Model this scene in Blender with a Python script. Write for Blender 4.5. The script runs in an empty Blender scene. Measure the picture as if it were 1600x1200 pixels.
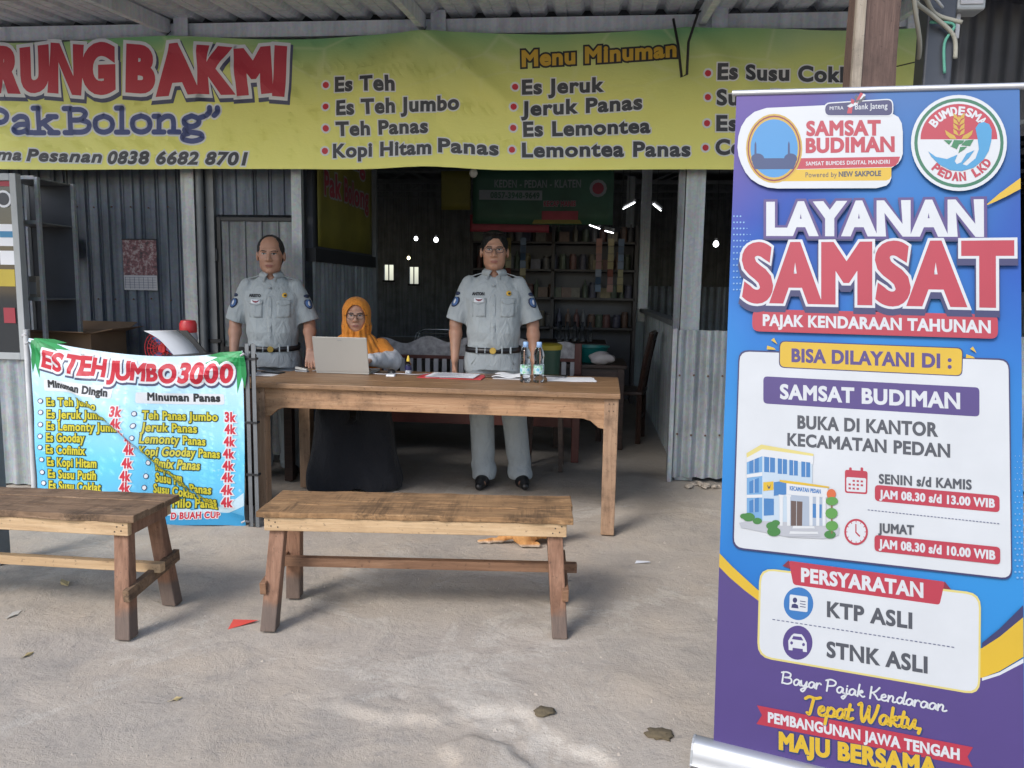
import bpy, bmesh, math, random
import numpy as np
from mathutils import Vector, Matrix
from mathutils.bvhtree import BVHTree
random.seed(7)
rng = np.random.default_rng(7)
scene = bpy.context.scene
COL = scene.collection
R = math.radians

# ------------------------------------------------------------------ camera
cam_d = bpy.data.cameras.new('camera')
cam_d.sensor_width = 36.0
cam_d.lens = 27.0
cam_d.clip_start = 0.05
cam_d.clip_end = 500.0
cam = bpy.data.objects.new('camera', cam_d)
COL.objects.link(cam)
yaw, pitch, roll = R(5.6), R(7.1), R(0.93)
fwd = Vector((-math.sin(yaw) * math.cos(pitch), math.cos(yaw) * math.cos(pitch), -math.sin(pitch)))
rgt = Vector((math.cos(yaw), math.sin(yaw), 0))
upv = rgt.cross(fwd)
r2 = rgt * math.cos(roll) + upv * math.sin(roll)
u2 = upv * math.cos(roll) - rgt * math.sin(roll)
cm = Matrix((r2, u2, -fwd)).transposed().to_4x4()
cm.translation = Vector((0, 0, 1.38))
cam.matrix_world = cm
scene.camera = cam

# ------------------------------------------------------------------ sky, sun, exposure
SUN_EL, SUN_AZ = R(40), R(212)          # hazy light from behind and to the left of the camera
world = bpy.data.worlds.new('World')
scene.world = world
world.use_nodes = True
wn = world.node_tree.nodes
sky = wn.new('ShaderNodeTexSky')
sky.sky_type = 'NISHITA'
sky.sun_disc = False
sky.sun_elevation = SUN_EL
sky.sun_rotation = SUN_AZ
sky.air_density = 1.0
sky.dust_density = 1.5
sky.ozone_density = 1.0
world.node_tree.links.new(sky.outputs['Color'], wn['Background'].inputs['Color'])
wn['Background'].inputs['Strength'].default_value = 0.15
sd = bpy.data.lights.new('sun', 'SUN')
sd.energy = 1.5
sd.angle = R(20)
sd.color = (1.0, 0.985, 0.965)
sun = bpy.data.objects.new('sun', sd)
COL.objects.link(sun)
sdir = Vector((math.sin(SUN_AZ) * math.cos(SUN_EL), math.cos(SUN_AZ) * math.cos(SUN_EL), math.sin(SUN_EL)))
sun.rotation_euler = sdir.to_track_quat('Z', 'Y').to_euler()
scene.view_settings.view_transform = 'Standard'
scene.view_settings.look = 'None'
scene.view_settings.gamma = 1.0
scene.view_settings.exposure = 0.82
scene.view_settings.use_curve_mapping = False
scene.cycles.max_bounces = 8
scene.cycles.diffuse_bounces = 5
scene.cycles.use_denoising = True

# ------------------------------------------------------------------ materials
MATS = {}
def lin(c):
    return tuple(((x / 12.92) if x <= 0.04045 else ((x + 0.055) / 1.055) ** 2.4) for x in c)
def hexc(h):
    return lin(tuple(int(h[i:i + 2], 16) / 255 for i in (0, 2, 4)))
class NT:
    def __init__(self, m):
        self.t = m.node_tree; self.n = self.t.nodes; self.l = self.t.links
        self.b = self.n['Principled BSDF']
    def new(self, typ, **kw):
        nd = self.n.new(typ)
        for k, v in kw.items():
            if k in ('operation', 'blend_type', 'data_type', 'wave_type', 'bands_direction', 'feature', 'noise_dimensions'):
                setattr(nd, k, v)
            else:
                nd.inputs[k].default_value = v
        return nd
    def link(self, a, b): self.l.new(a, b)
    def coords(self, scale=(1, 1, 1), out='Object', loc=(0, 0, 0), rot=(0, 0, 0)):
        tc = self.n.new('ShaderNodeTexCoord'); mp = self.n.new('ShaderNodeMapping')
        mp.inputs['Scale'].default_value = scale; mp.inputs['Location'].default_value = loc; mp.inputs['Rotation'].default_value = rot
        self.link(tc.outputs[out], mp.inputs['Vector']); return mp.outputs['Vector']
    def noise(self, vec, scale, detail=4, rough=0.55, dist=0.0):
        nd = self.new('ShaderNodeTexNoise', Scale=scale, Detail=detail, Roughness=rough, Distortion=dist)
        self.link(vec, nd.inputs['Vector']); return nd.outputs['Fac']
    def ramp(self, fac, stops):
        nd = self.n.new('ShaderNodeValToRGB'); e = nd.color_ramp.elements
        while len(e) < len(stops): e.new(0.5)
        for i, (p, c) in enumerate(stops):
            e[i].position = p; e[i].color = (*c, 1) if len(c) == 3 else c
        self.link(fac, nd.inputs['Fac']); return nd.outputs['Color']
    def mix(self, fac, a, b, mode='MIX'):
        nd = self.n.new('ShaderNodeMix'); nd.data_type = 'RGBA'; nd.blend_type = mode
        for s, v in ((nd.inputs[0], fac), (nd.inputs[6], a), (nd.inputs[7], b)):
            if isinstance(v, (int, float)): s.default_value = v
            elif isinstance(v, tuple): s.default_value = (*v, 1)
            else: self.link(v, s)
        return nd.outputs[2]
    def math(self, op, a, b=0.0):
        nd = self.n.new('ShaderNodeMath'); nd.operation = op
        for s, v in ((nd.inputs[0], a), (nd.inputs[1], b)):
            if isinstance(v, (int, float)): s.default_value = v
            else: self.link(v, s)
        return nd.outputs[0]
    def bump(self, fac, strength, dist=0.01, normal=None):
        nd = self.new('ShaderNodeBump', Strength=strength, Distance=dist)
        self.link(fac, nd.inputs['Height'])
        if normal is not None: self.link(normal, nd.inputs['Normal'])
        self.link(nd.outputs['Normal'], self.b.inputs['Normal']); return nd.outputs['Normal']
def newmat(name):
    m = bpy.data.materials.new(name); m.use_nodes = True; MATS[name] = m
    return m, NT(m)
def plain(name, col, rough=0.6, metal=0.0, var=0.12, scale=6.0, bump=0.0, bscale=60.0, spec=0.5, **kw):
    """one colour with a little uneven tone and fine relief"""
    if name in MATS: return MATS[name]
    m, t = newmat(name)
    v = t.coords()
    f = t.noise(v, scale, 5)
    c = t.ramp(f, [(0.25, tuple(x * (1 - var) for x in col)), (0.75, tuple(min(1, x * (1 + var)) for x in col))])
    t.link(c, t.b.inputs['Base Color'])
    t.b.inputs['Roughness'].default_value = rough; t.b.inputs['Metallic'].default_value = metal
    t.b.inputs['Specular IOR Level'].default_value = spec
    if bump: t.bump(t.noise(v, bscale, 4), bump, 0.004)
    for k, x in kw.items(): t.b.inputs[k].default_value = x
    return m
def wood(name, c1, c2, c3, axis=0, rough=0.75, dirt=0.5, scl=1.0, saws=False, foot=False):
    m, t = newmat(name)
    s = [22 * scl] * 3; s[axis] = 1.6 * scl
    v = t.coords(tuple(s)); v0 = t.coords()
    g = t.noise(v, 1.6, 8, 0.65, 1.2)
    c = t.ramp(g, [(0.28, c1), (0.52, c2), (0.75, c3)])
    s2 = [150 * scl] * 3; s2[axis] = 3.0
    fine = t.noise(t.coords(tuple(s2)), 1.0, 3)
    c = t.mix(t.math('MULTIPLY', fine, 0.35), c, tuple(x * 0.45 for x in c1), 'MIX')
    spots = t.ramp(t.noise(v0, 7, 6, 0.7), [(0.5, (0, 0, 0)), (0.72, (1, 1, 1))])
    c = t.mix(t.math('MULTIPLY', spots, dirt), c, tuple(x * 0.4 for x in c1))
    pits = t.ramp(t.noise(v0, 60, 4, .65), [(.62, (0, 0, 0)), (.68, (1, 1, 1))])
    c = t.mix(t.math('MULTIPLY', pits, .55), c, tuple(x * .25 for x in c1))
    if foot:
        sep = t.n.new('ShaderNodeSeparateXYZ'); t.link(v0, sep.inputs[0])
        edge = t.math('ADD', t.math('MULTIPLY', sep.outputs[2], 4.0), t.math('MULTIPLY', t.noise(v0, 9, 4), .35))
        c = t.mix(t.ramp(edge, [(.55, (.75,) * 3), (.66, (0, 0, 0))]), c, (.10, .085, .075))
    t.link(c, t.b.inputs['Base Color'])
    t.link(t.ramp(g, [(0.2, (rough + .1,) * 3), (0.8, (rough - .12,) * 3)]), t.b.inputs['Roughness'])
    saw = t.noise(t.coords(tuple(3.0 if i == (0 if axis else 1) else 90.0 for i in range(3))), 1.0, 4, .7)
    rough_ = t.ramp(t.noise(v0, 4, 3), [(.45, (0, 0, 0)), (.6, (1, 1, 1))])
    if saws: c = t.mix(t.math('MULTIPLY', rough_, t.ramp(saw, [(.45, (0, 0, 0)), (.6, (.7,) * 3)])), c, tuple(x * .35 for x in c1)); t.link(c, t.b.inputs['Base Color'])
    t.bump(t.math('ADD', g, t.math('MULTIPLY', fine, 0.6)), 0.5, 0.005)
    return m
def zinc(name, col, dark, rough=0.45, metal=0.55, streak=0.5):
    m, t = newmat(name)
    v = t.coords((14, 14, 0.7)); v0 = t.coords()
    st = t.noise(v, 1.2, 6, 0.6, 0.4)
    c = t.ramp(st, [(0.3, dark), (0.62, col)])
    blot = t.ramp(t.noise(v0, 3.1, 6, 0.65), [(0.45, (0, 0, 0)), (0.75, (1, 1, 1))])
    c = t.mix(t.math('MULTIPLY', blot, streak), c, tuple(x * 0.55 for x in dark))
    vor = t.new('ShaderNodeTexVoronoi', Scale=55.0); t.link(v0, vor.inputs['Vector'])
    c = t.mix(0.10, c, vor.outputs['Color'], 'OVERLAY')
    t.link(c, t.b.inputs['Base Color'])
    t.link(t.ramp(st, [(0.3, (rough + .2,) * 3), (0.7, (rough,) * 3)]), t.b.inputs['Roughness'])
    t.b.inputs['Metallic'].default_value = metal
    t.bump(t.noise(v0, 9, 4), 0.15, 0.01)
    return m
def vinyl(name, col, rough=0.45):
    return plain(name, col, rough, var=0.04, scale=9)

# ------------------------------------------------------------------ mesh helpers
def tag(o, label=None, cat=None, group=None, kind=None):
    for k, v in (('label', label), ('category', cat), ('group', group), ('kind', kind)):
        if v: o[k] = v
    return o
def link(o, parent=None):
    COL.objects.link(o)
    if parent is not None: o.parent = parent
    return o
def thing(name, label, cat, loc=(0, 0, 0), rotz=0.0, group=None):
    o = bpy.data.objects.new(name, None); o.empty_display_size = 0.05
    o.location = loc; o.rotation_euler = (0, 0, rotz)
    link(o); return tag(o, label, cat, group)
def copy_tree(o, parent=None):
    c = o.copy(); link(c, parent)
    for ch in o.children:
        copy_tree(ch, c)
    return c
def unit(v):
    v = np.asarray(v, float); return v / (np.linalg.norm(v) + 1e-12)
class MB:
    def __init__(self): self.v = []; self.f = []; self.m = []; self.cur = 0
    def add(self, vs, fs):
        n = len(self.v); self.v += [tuple(map(float, p)) for p in vs]
        self.f += [tuple(i + n for i in f) for f in fs]; self.m += [self.cur] * len(fs); return self
    def box(self, lo, hi):
        x0, y0, z0 = lo; x1, y1, z1 = hi
        return self.add([(x0, y0, z0), (x1, y0, z0), (x1, y1, z0), (x0, y1, z0), (x0, y0, z1), (x1, y0, z1), (x1, y1, z1), (x0, y1, z1)],
                        [(0, 3, 2, 1), (4, 5, 6, 7), (0, 1, 5, 4), (1, 2, 6, 5), (2, 3, 7, 6), (3, 0, 4, 7)])
    def hexa(self, bot, top):
        return self.add(list(bot) + list(top), [(0, 3, 2, 1), (4, 5, 6, 7), (0, 1, 5, 4), (1, 2, 6, 5), (2, 3, 7, 6), (3, 0, 4, 7)])
    def bar(self, p, q, w, h, up=(0, 0, 1)):
        p, q = np.array(p, float), np.array(q, float); d = unit(q - p)
        s = np.cross(d, up); s = unit(s) if np.linalg.norm(s) > 1e-6 else np.array([1., 0, 0]); u = np.cross(s, d)
        c = [(-1, -1), (1, -1), (1, 1), (-1, 1)]
        return self.hexa([p + s * a * w / 2 + u * b * h / 2 for a, b in c][::-1], [q + s * a * w / 2 + u * b * h / 2 for a, b in c][::-1])
    def tube(self, pts, r, n=8, caps=True):
        pts = [np.array(p, float) for p in pts]; rs = r if hasattr(r, '__len__') else [r] * len(pts)
        vs, fs = [], []; s = None
        for i, p in enumerate(pts):
            d = unit(pts[min(i + 1, len(pts) - 1)] - pts[max(i - 1, 0)])
            if s is None:
                s = np.cross(d, (0, 0, 1)); s = unit(s) if np.linalg.norm(s) > 1e-3 else np.array([1., 0, 0])
            s = unit(s - d * (s @ d)); u = np.cross(d, s)
            vs += [p + (s * math.cos(2 * math.pi * k / n) + u * math.sin(2 * math.pi * k / n)) * rs[i] for k in range(n)]
        for i in range(len(pts) - 1):
            for k in range(n):
                a, b = i * n + k, i * n + (k + 1) % n; fs.append((a, b, b + n, a + n))
        if caps: fs.append(tuple(range(n))[::-1]); fs.append(tuple((len(pts) - 1) * n + k for k in range(n)))
        return self.add(vs, fs)
    def lathe(self, prof, c=(0, 0, 0), n=20, axis=2):
        vs, fs = [], []
        for r, h in prof:
            for k in range(n):
                a = 2 * math.pi * k / n; x, y = r * math.cos(a), r * math.sin(a)
                p = (x, y, h) if axis == 2 else ((h, x, y) if axis == 0 else (y, h, x))
                vs.append((p[0] + c[0], p[1] + c[1], p[2] + c[2]))
        for i in range(len(prof) - 1):
            for k in range(n):
                a, b = i * n + k, i * n + (k + 1) % n; fs.append((a, b, b + n, a + n))
        fs.append(tuple(range(n))[::-1]); fs.append(tuple((len(prof) - 1) * n + k for k in range(n)))
        return self.add(vs, fs)
    def prism(self, poly, lo, hi, axis=1):
        """poly of 2D points swept along an axis"""
        def P(a, b, h): return (a, h, b) if axis == 1 else ((h, a, b) if axis == 0 else (a, b, h))
        n = len(poly); vs = [P(a, b, lo) for a, b in poly] + [P(a, b, hi) for a, b in poly]
        fs = [tuple(range(n)), tuple(range(n, 2 * n))[::-1]] + [(i, i + n, (i + 1) % n + n, (i + 1) % n) for i in range(n)]
        return self.add(vs, fs)
    def sheet(self, fn, us, ws, thick=None):
        nu, nw = len(us), len(ws); vs = [fn(u, w) for u in us for w in ws]
        fs = [(i * nw + j, (i + 1) * nw + j, (i + 1) * nw + j + 1, i * nw + j + 1) for i in range(nu - 1) for j in range(nw - 1)]
        return self.add(vs, fs)
    def build(self, name, mats, parent=None, smooth=False, bevel=0.0, seg=2, solid=0.0, fix=True, loc=None, sub=0, angle=None):
        me = bpy.data.meshes.new(name); me.from_pydata(self.v, [], self.f)
        mats = mats if isinstance(mats, (list, tuple)) else [mats]
        for m in mats: me.materials.append(MATS[m] if isinstance(m, str) else m)
        me.polygons.foreach_set('material_index', [min(i, len(mats) - 1) for i in self.m])
        if fix:
            bm = bmesh.new(); bm.from_mesh(me); bmesh.ops.recalc_face_normals(bm, faces=bm.faces); bm.to_mesh(me); bm.free()
        if smooth: me.polygons.foreach_set('use_smooth', [True] * len(me.polygons))
        if angle: me.set_sharp_from_angle(angle=R(angle))
        me.update(); o = bpy.data.objects.new(name, me); link(o, parent)
        if loc is not None: o.location = loc
        if solid:
            md = o.modifiers.new('solid', 'SOLIDIFY'); md.thickness = solid; md.offset = 0
        if bevel:
            md = o.modifiers.new('bevel', 'BEVEL'); md.width = bevel; md.segments = seg; md.limit_method = 'ANGLE'; md.angle_limit = R(40)
        if sub:
            md = o.modifiers.new('sub', 'SUBSURF'); md.levels = sub; md.render_levels = sub
        return o
def vnoise(x, y, seed=0):
    """smooth value noise on arrays, -1..1"""
    x = np.asarray(x, float); y = np.asarray(y, float)
    xi, yi = np.floor(x).astype(int), np.floor(y).astype(int); fx, fy = x - xi, y - yi
    fx = fx * fx * (3 - 2 * fx); fy = fy * fy * (3 - 2 * fy)
    def h(a, b):
        n = (a * 374761393 + b * 668265263 + seed * 974711) & 0x7fffffff
        n = (n ^ (n >> 13)) * 1274126177 & 0x7fffffff
        return ((n ^ (n >> 16)) & 0xffff) / 32767.5 - 1
    return (h(xi, yi) * (1 - fx) + h(xi + 1, yi) * fx) * (1 - fy) + (h(xi, yi + 1) * (1 - fx) + h(xi + 1, yi + 1) * fx) * fy
def fbm(x, y, seed=0, oct=4):
    return sum(vnoise(np.asarray(x) * 2 ** k + 17 * k, np.asarray(y) * 2 ** k - 9 * k, seed + k) * 0.5 ** k for k in range(oct))
# ================================================================== materials of the place
def ground_material():
    m, t = newmat('cement_ground')
    v = t.coords()
    big = t.noise(v, 0.9, 6, 0.6, 0.6); mid = t.noise(v, 4.5, 7, 0.68, 0.8); fine = t.noise(v, 42, 6, 0.72); grit = t.noise(v, 240, 3, 0.7)
    c = t.ramp(big, [(0.30, (0.295, 0.258, 0.222)), (0.50, (0.37, 0.322, 0.272)), (0.72, (0.45, 0.385, 0.318))])
    c = t.mix(0.40, c, t.ramp(mid, [(0.30, (0.225, 0.202, 0.182)), (0.52, (0.36, 0.316, 0.27)), (0.75, (0.49, 0.43, 0.36))]))
    warm = t.ramp(t.noise(t.coords(loc=(7, 5, 0)), 1.1, 4, 0.6), [(0.46, (0, 0, 0)), (0.70, (.55,) * 3)])
    c = t.mix(warm, c, (0.50, 0.395, 0.285))
    speck = t.ramp(t.noise(v, 48, 8, 0.8, .3), [(0.52, (0, 0, 0)), (0.60, (1, 1, 1))])
    dark = t.ramp(t.noise(t.coords((1, 1.7, 1)), 1.5, 7, 0.72, 1.0), [(0.52, (0,) * 3), (0.66, (1, 1, 1))])
    c = t.mix(t.math('MULTIPLY', dark, t.ramp(speck, [(0, (.22,) * 3), (1, (.5,) * 3)])), c, (0.17, 0.16, 0.15))
    st2 = t.ramp(t.noise(t.coords((1, 1.5, 1), loc=(2, 9, 0)), 3.4, 9, 0.74, 1.2), [(0.53, (0, 0, 0)), (0.60, (1, 1, 1))])
    c = t.mix(t.math('MULTIPLY', st2, t.ramp(speck, [(0, (.25,) * 3), (1, (.75,) * 3)])), c, (0.17, 0.16, 0.15))
    scuff = t.ramp(t.noise(t.coords((2.6, 0.7, 1), rot=(0, 0, .6)), 9, 10, 0.8, 2.0), [(0.58, (0, 0, 0)), (0.64, (1, 1, 1))])
    c = t.mix(t.math('MULTIPLY', scuff, .30), c, (0.20, 0.19, 0.175))
    pale = t.ramp(t.noise(t.coords(loc=(3, 1, 0)), 1.3, 8, 0.7, 1.0), [(0.54, (0, 0, 0)), (0.58, (1, 1, 1))])
    c = t.mix(t.math('MULTIPLY', pale, t.ramp(t.noise(v, 60, 5, .7), [(.35, (.1,) * 3), (.6, (.5,) * 3)])), c, (0.56, 0.525, 0.47))
    c = t.mix(0.5, c, t.ramp(grit, [(0.32, (0.36,) * 3), (0.68, (0.64,) * 3)]), 'OVERLAY')
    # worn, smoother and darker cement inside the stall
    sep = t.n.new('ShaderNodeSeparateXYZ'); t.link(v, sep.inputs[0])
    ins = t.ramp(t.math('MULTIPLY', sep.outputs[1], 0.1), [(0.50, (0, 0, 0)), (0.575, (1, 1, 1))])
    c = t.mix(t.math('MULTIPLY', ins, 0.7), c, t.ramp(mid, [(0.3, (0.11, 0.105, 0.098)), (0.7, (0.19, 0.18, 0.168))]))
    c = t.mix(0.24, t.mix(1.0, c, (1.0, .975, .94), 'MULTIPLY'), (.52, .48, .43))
    t.link(c, t.b.inputs['Base Color'])
    t.b.inputs['Roughness'].default_value = 0.92; t.b.inputs['Specular IOR Level'].default_value = 0.25
    h = t.math('ADD', t.math('MULTIPLY', mid, 1.0), t.math('ADD', t.math('MULTIPLY', fine, 0.45), t.math('MULTIPLY', grit, 0.22)))
    t.bump(h, 0.85, 0.013)
ground_material()
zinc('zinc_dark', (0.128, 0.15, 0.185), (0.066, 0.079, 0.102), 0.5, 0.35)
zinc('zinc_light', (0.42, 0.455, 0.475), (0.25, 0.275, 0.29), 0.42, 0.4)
zinc('zinc_roof', (0.60, 0.64, 0.70), (0.44, 0.48, 0.54), 0.5, 0.08, 0.25)
zinc('zinc_old', (0.22, 0.235, 0.25), (0.11, 0.118, 0.125), 0.5, 0.3, 0.7)
zinc('channel_steel', (0.38, 0.405, 0.42), (0.25, 0.27, 0.285), 0.4, 0.45, 0.3)
plain('white_frame', (0.32, 0.34, 0.35), 0.4, var=0.1)
plain('black_steel', (0.02, 0.021, 0.024), 0.5, 0.2)
plain('navy_steel', (0.055, 0.06, 0.075), 0.45, 0.1)
plain('dark_steel', (0.16, 0.17, 0.18), 0.5, 0.3, var=.25)
wood('post_wood', (0.07, 0.042, 0.034), (0.135, 0.083, 0.066), (0.20, 0.128, 0.10), 2)
wood('post_wood_pale', (0.22, 0.18, 0.14), (0.34, 0.29, 0.23), (0.42, 0.36, 0.29), 2)
plain('rust', (.10, .055, .035), .8)
plain('sky_leak', (0.8, 0.8, 0.8), 0.5)
def emit(name, col, s):
    m, t = newmat(name); t.b.inputs['Base Color'].default_value = (*col, 1)
    t.b.inputs['Emission Color'].default_value = (*col, 1); t.b.inputs['Emission Strength'].default_value = s
emit('lamp_white', (0.95, 0.98, 1.0), 4.0); emit('lamp_warm', (1.0, 0.86, 0.5), 4.0)
def glass(name, col=(1, 1, 1), rough=0.02, alpha=0.18):
    m, t = newmat(name); t.b.inputs['Base Color'].default_value = (*col, 1); t.b.inputs['Roughness'].default_value = rough
    t.b.inputs['Transmission Weight'].default_value = 1.0; t.b.inputs['IOR'].default_value = 1.03
glass('thin_glass')

# ================================================================== ground
def ground_z(x, y):
    z = 0.006 * fbm(x * 0.8, y * 0.8, 3, 3) + 0.0035 * fbm(x * 5, y * 5, 5, 3)
    patch = fbm(x * 1.1 + 3.3, y * 1.4 + 1.7, 11, 5)
    near = np.clip((2.62 - y) / 0.3, 0, 1) * np.clip((x + 1.1) / 0.4, 0, 1)
    z = z + 0.022 * (1 / (1 + np.exp(-np.clip((patch - 0.05) * 60, -40, 40))) - 1) * near
    return z - 0.006
def build_ground():
    xs = np.unique(np.concatenate([np.linspace(-60, -4.5, 14), np.arange(-4.5, -2.6, 0.08), np.arange(-2.6, 1.6, 0.016), np.arange(1.6, 4, 0.1), np.linspace(4, 60, 14)]))
    ys = np.unique(np.concatenate([np.linspace(-60, 1.2, 14), np.arange(1.2, 3.4, 0.016), np.arange(3.4, 6.0, 0.04), np.arange(6, 12, 0.25), np.linspace(12, 60, 14)]))
    X, Y = np.meshgrid(xs, ys, indexing='ij'); Z = ground_z(X, Y)
    b = MB(); nx, ny = X.shape
    b.v = list(map(tuple, np.stack([X, Y, Z], -1).reshape(-1, 3)))
    I = (np.arange(nx - 1)[:, None] * ny + np.arange(ny - 1)[None, :]).ravel()
    b.f = list(map(tuple, np.stack([I, I + ny, I + ny + 1, I + 1], 1))); b.m = [0] * len(b.f)
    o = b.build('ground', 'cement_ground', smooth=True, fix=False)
    tag(o, 'dusty grey patched cement ground', None, None, 'structure')
build_ground()

# ================================================================== stall building: one thing, posts, sheets, door and roof are its parts
stall = thing('stall_building', 'corrugated metal food stall with galvanised posts, open front and lean-to roof', 'stall')
def ribbed(x0, x1, rib=0.12, w=0.018, h=0.014, jitter=0.25, double=True):
    """x profile of a trapezoid-ribbed sheet: list of (x, depth)"""
    p = [(x0, 0.0)]; x = x0 + rib * 0.4
    while x < x1 - w * 2:
        p += [(x, 0), (x + w * .35, h), (x + w * .75, h), (x + w * 1.1, 0)]
        if double and random.random() < 0.5:
            xx = x + w * 1.7; p += [(xx, 0), (xx + w * .25, h * .5), (xx + w * .5, 0)]
        x += rib * (1 + random.uniform(-jitter, jitter))
    p.append((x1, 0)); return p
def wave(x0, x1, pitch=0.08, amp=0.011, n=10):
    k = max(2, int((x1 - x0) / pitch * n)); return [(x0 + (x1 - x0) * i / k, amp * math.sin(2 * math.pi * (x1 - x0) * i / k / pitch)) for i in range(k + 1)]
def wall_sheet(name, prof, y, z0, z1, mat, parent=stall, along='x', at=0.0, nz=2, wob=0.0):
    b = MB(); zs = np.linspace(z0, z1, nz)
    if along == 'x': b.sheet(lambda p, z: (p[0], y - p[1] + wob * math.sin(z * 3 + p[0] * 2), z), prof, zs)
    else: b.sheet(lambda p, z: (at + p[1] + wob * math.sin(z * 3 + p[0] * 2), p[0], z), prof, zs)
    return b.build(name, mat, parent, solid=0.0016)
# left front wall, ribbed sheets overlapped side by side
xw = -5.6
while xw < -2.86:
    x1 = min(xw + 0.72, -2.84)
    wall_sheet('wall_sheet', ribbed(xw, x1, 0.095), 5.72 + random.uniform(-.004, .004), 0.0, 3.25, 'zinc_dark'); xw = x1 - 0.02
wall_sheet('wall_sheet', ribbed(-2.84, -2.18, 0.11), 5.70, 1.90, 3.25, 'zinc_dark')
b = MB()
for zz in (.55, 1.25, 1.95, 2.65):
    for k in range(17): b.lathe([(.0045, 5.690), (.007, 5.697), (.007, 5.70)], (-5.3 + k * .148 + random.uniform(-.01, .01), 0, zz + random.uniform(-.006, .006)), 6, 1)
for zz in (.35, .78):
    for k in range(20): b.lathe([(.005, 5.552), (.008, 5.558), (.008, 5.562)], (.66 + k * .1, 0, zz + random.uniform(-.005, .005)), 6, 1)
b.build('screw_heads', 'rust', stall)['kind'] = 'stuff'
def channel(name, x, y, z0, z1, w=0.085, d=0.05, mat='channel_steel', parent=stall):
    b = MB(); t = 0.004
    b.box((x - w / 2, y, z0), (x + w / 2, y + t, z1)); b.box((x - w / 2, y + t, z0), (x - w / 2 + t, y + d, z1)); b.box((x + w / 2 - t, y + t, z0), (x + w / 2, y + d, z1))
    for z in np.arange(z0 + .3, z1, .62): b.lathe([(0.005, y - .003), (0.006, y)], (x + .02, 0, z), 6, 1)
    return b.build(name, mat, parent)
channel('post', -3.01, 5.60, 0, 3.25, 0.10); channel('post', -2.17, 5.60, 0, 3.25, 0.075)
channel('post', -2.87, 5.66, 0, 3.25, 0.06, mat='dark_steel')
pc = MB(); pc.box((0.655, 5.61, 0), (0.79, 5.68, 3.25)); pc.build('post', 'channel_steel', stall, bevel=0.004)
channel('post', 0.625, 5.60, 0, 3.25, 0.045, mat='zinc_old')
channel('post', 0.655, 9.6, 1.0, 3.4, 0.12); channel('post', 0.69, 14.2, 1.0, 3.4, 0.14)
# sheet-metal door with black angle-iron frame
door = bpy.data.objects.new('door', None); link(door, stall); door.location = (-2.51, 5.66, 0)
b = MB()
for lo, hi in (((-.31, 0, 0), (-.28, .03, 1.88)), ((.28, 0, 0), (.31, .03, 1.88)), ((-.28, 0, 1.85), (.28, .03, 1.88)), ((-.28, 0, .86), (.28, .03, .90)), ((-.28, 0, .02), (.28, .03, .06))): b.box(lo, hi)
b.build('door_frame', 'black_steel', door, bevel=.003)
b = MB(); b.sheet(lambda p, z: (p[0], .018 - p[1], z), ribbed(-.285, .285, .13, .016, .012, .1, False), (0.03, 1.86)); b.build('door_sheet', 'zinc_old', door, solid=.0016)
for z in (.35, 1.55):
    b = MB(); b.lathe([(.012, z), (.012, z + .09)], (-.315, -.004, 0), 8); b.build('hinge', 'black_steel', door)
b = MB(); b.box((-.40, -.02, .93), (-.27, -.006, .955)); b.lathe([(.012, -.03), (.012, -.006)], (-.30, 0, .942), 8, 1); b.build('bolt', 'black_steel', door)
# low sinusoidal front sheet at the far end of the opening, inner side sheets
wall_sheet('low_wall_sheet', wave(0.632, 2.9, 0.10, 0.021), 5.585, 0.03, 1.105, 'zinc_light', wob=.004, nz=6)
for x0, x1 in ((2.88, 5.0), (4.98, 7.0), (6.98, 9.0)): wall_sheet('low_wall_sheet', wave(x0, x1, 0.10, 0.021), 5.59, 0.03, 1.105, 'zinc_light', wob=.004, nz=6)
b = MB(); b.box((0.60, 5.55, 0), (0.632, 5.60, 1.115)); b.build('wall_edge_strip', 'zinc_light', stall, bevel=.003)
for k in range(6):
    y0 = 5.75 + k * 1.5; wall_sheet('side_wall_sheet', wave(y0, y0 + 1.52, 0.105, 0.016), 0, 0.02, 1.12, 'zinc_light', along='y', at=0.70 + .004 * (k % 2))
b = MB(); b.box((.62, 5.75, 1.12), (.72, 14.7, 1.16)); b.build('wall_rail', 'dark_steel', stall)
for k in range(5):
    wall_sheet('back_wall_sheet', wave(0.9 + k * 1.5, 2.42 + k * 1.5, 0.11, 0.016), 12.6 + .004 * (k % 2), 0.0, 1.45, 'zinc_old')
# left inner wall: corrugated below, dark sheet above
for k in range(2):
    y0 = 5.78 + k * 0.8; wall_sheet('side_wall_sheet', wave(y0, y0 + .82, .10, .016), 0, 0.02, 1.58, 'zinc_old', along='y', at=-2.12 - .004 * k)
b = MB(); b.box((-2.16, 5.80, 1.60), (-2.12, 7.42, 3.3)); b.build('side_wall_board', 'navy_steel', stall)
b = MB(); b.box((-2.165, 5.76, 1.56), (-2.085, 7.43, 1.66)); b.build('wall_rail', 'black_steel', stall)
channel('post', -2.12, 7.44, 0, 3.3, .07, mat='dark_steel')
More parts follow.
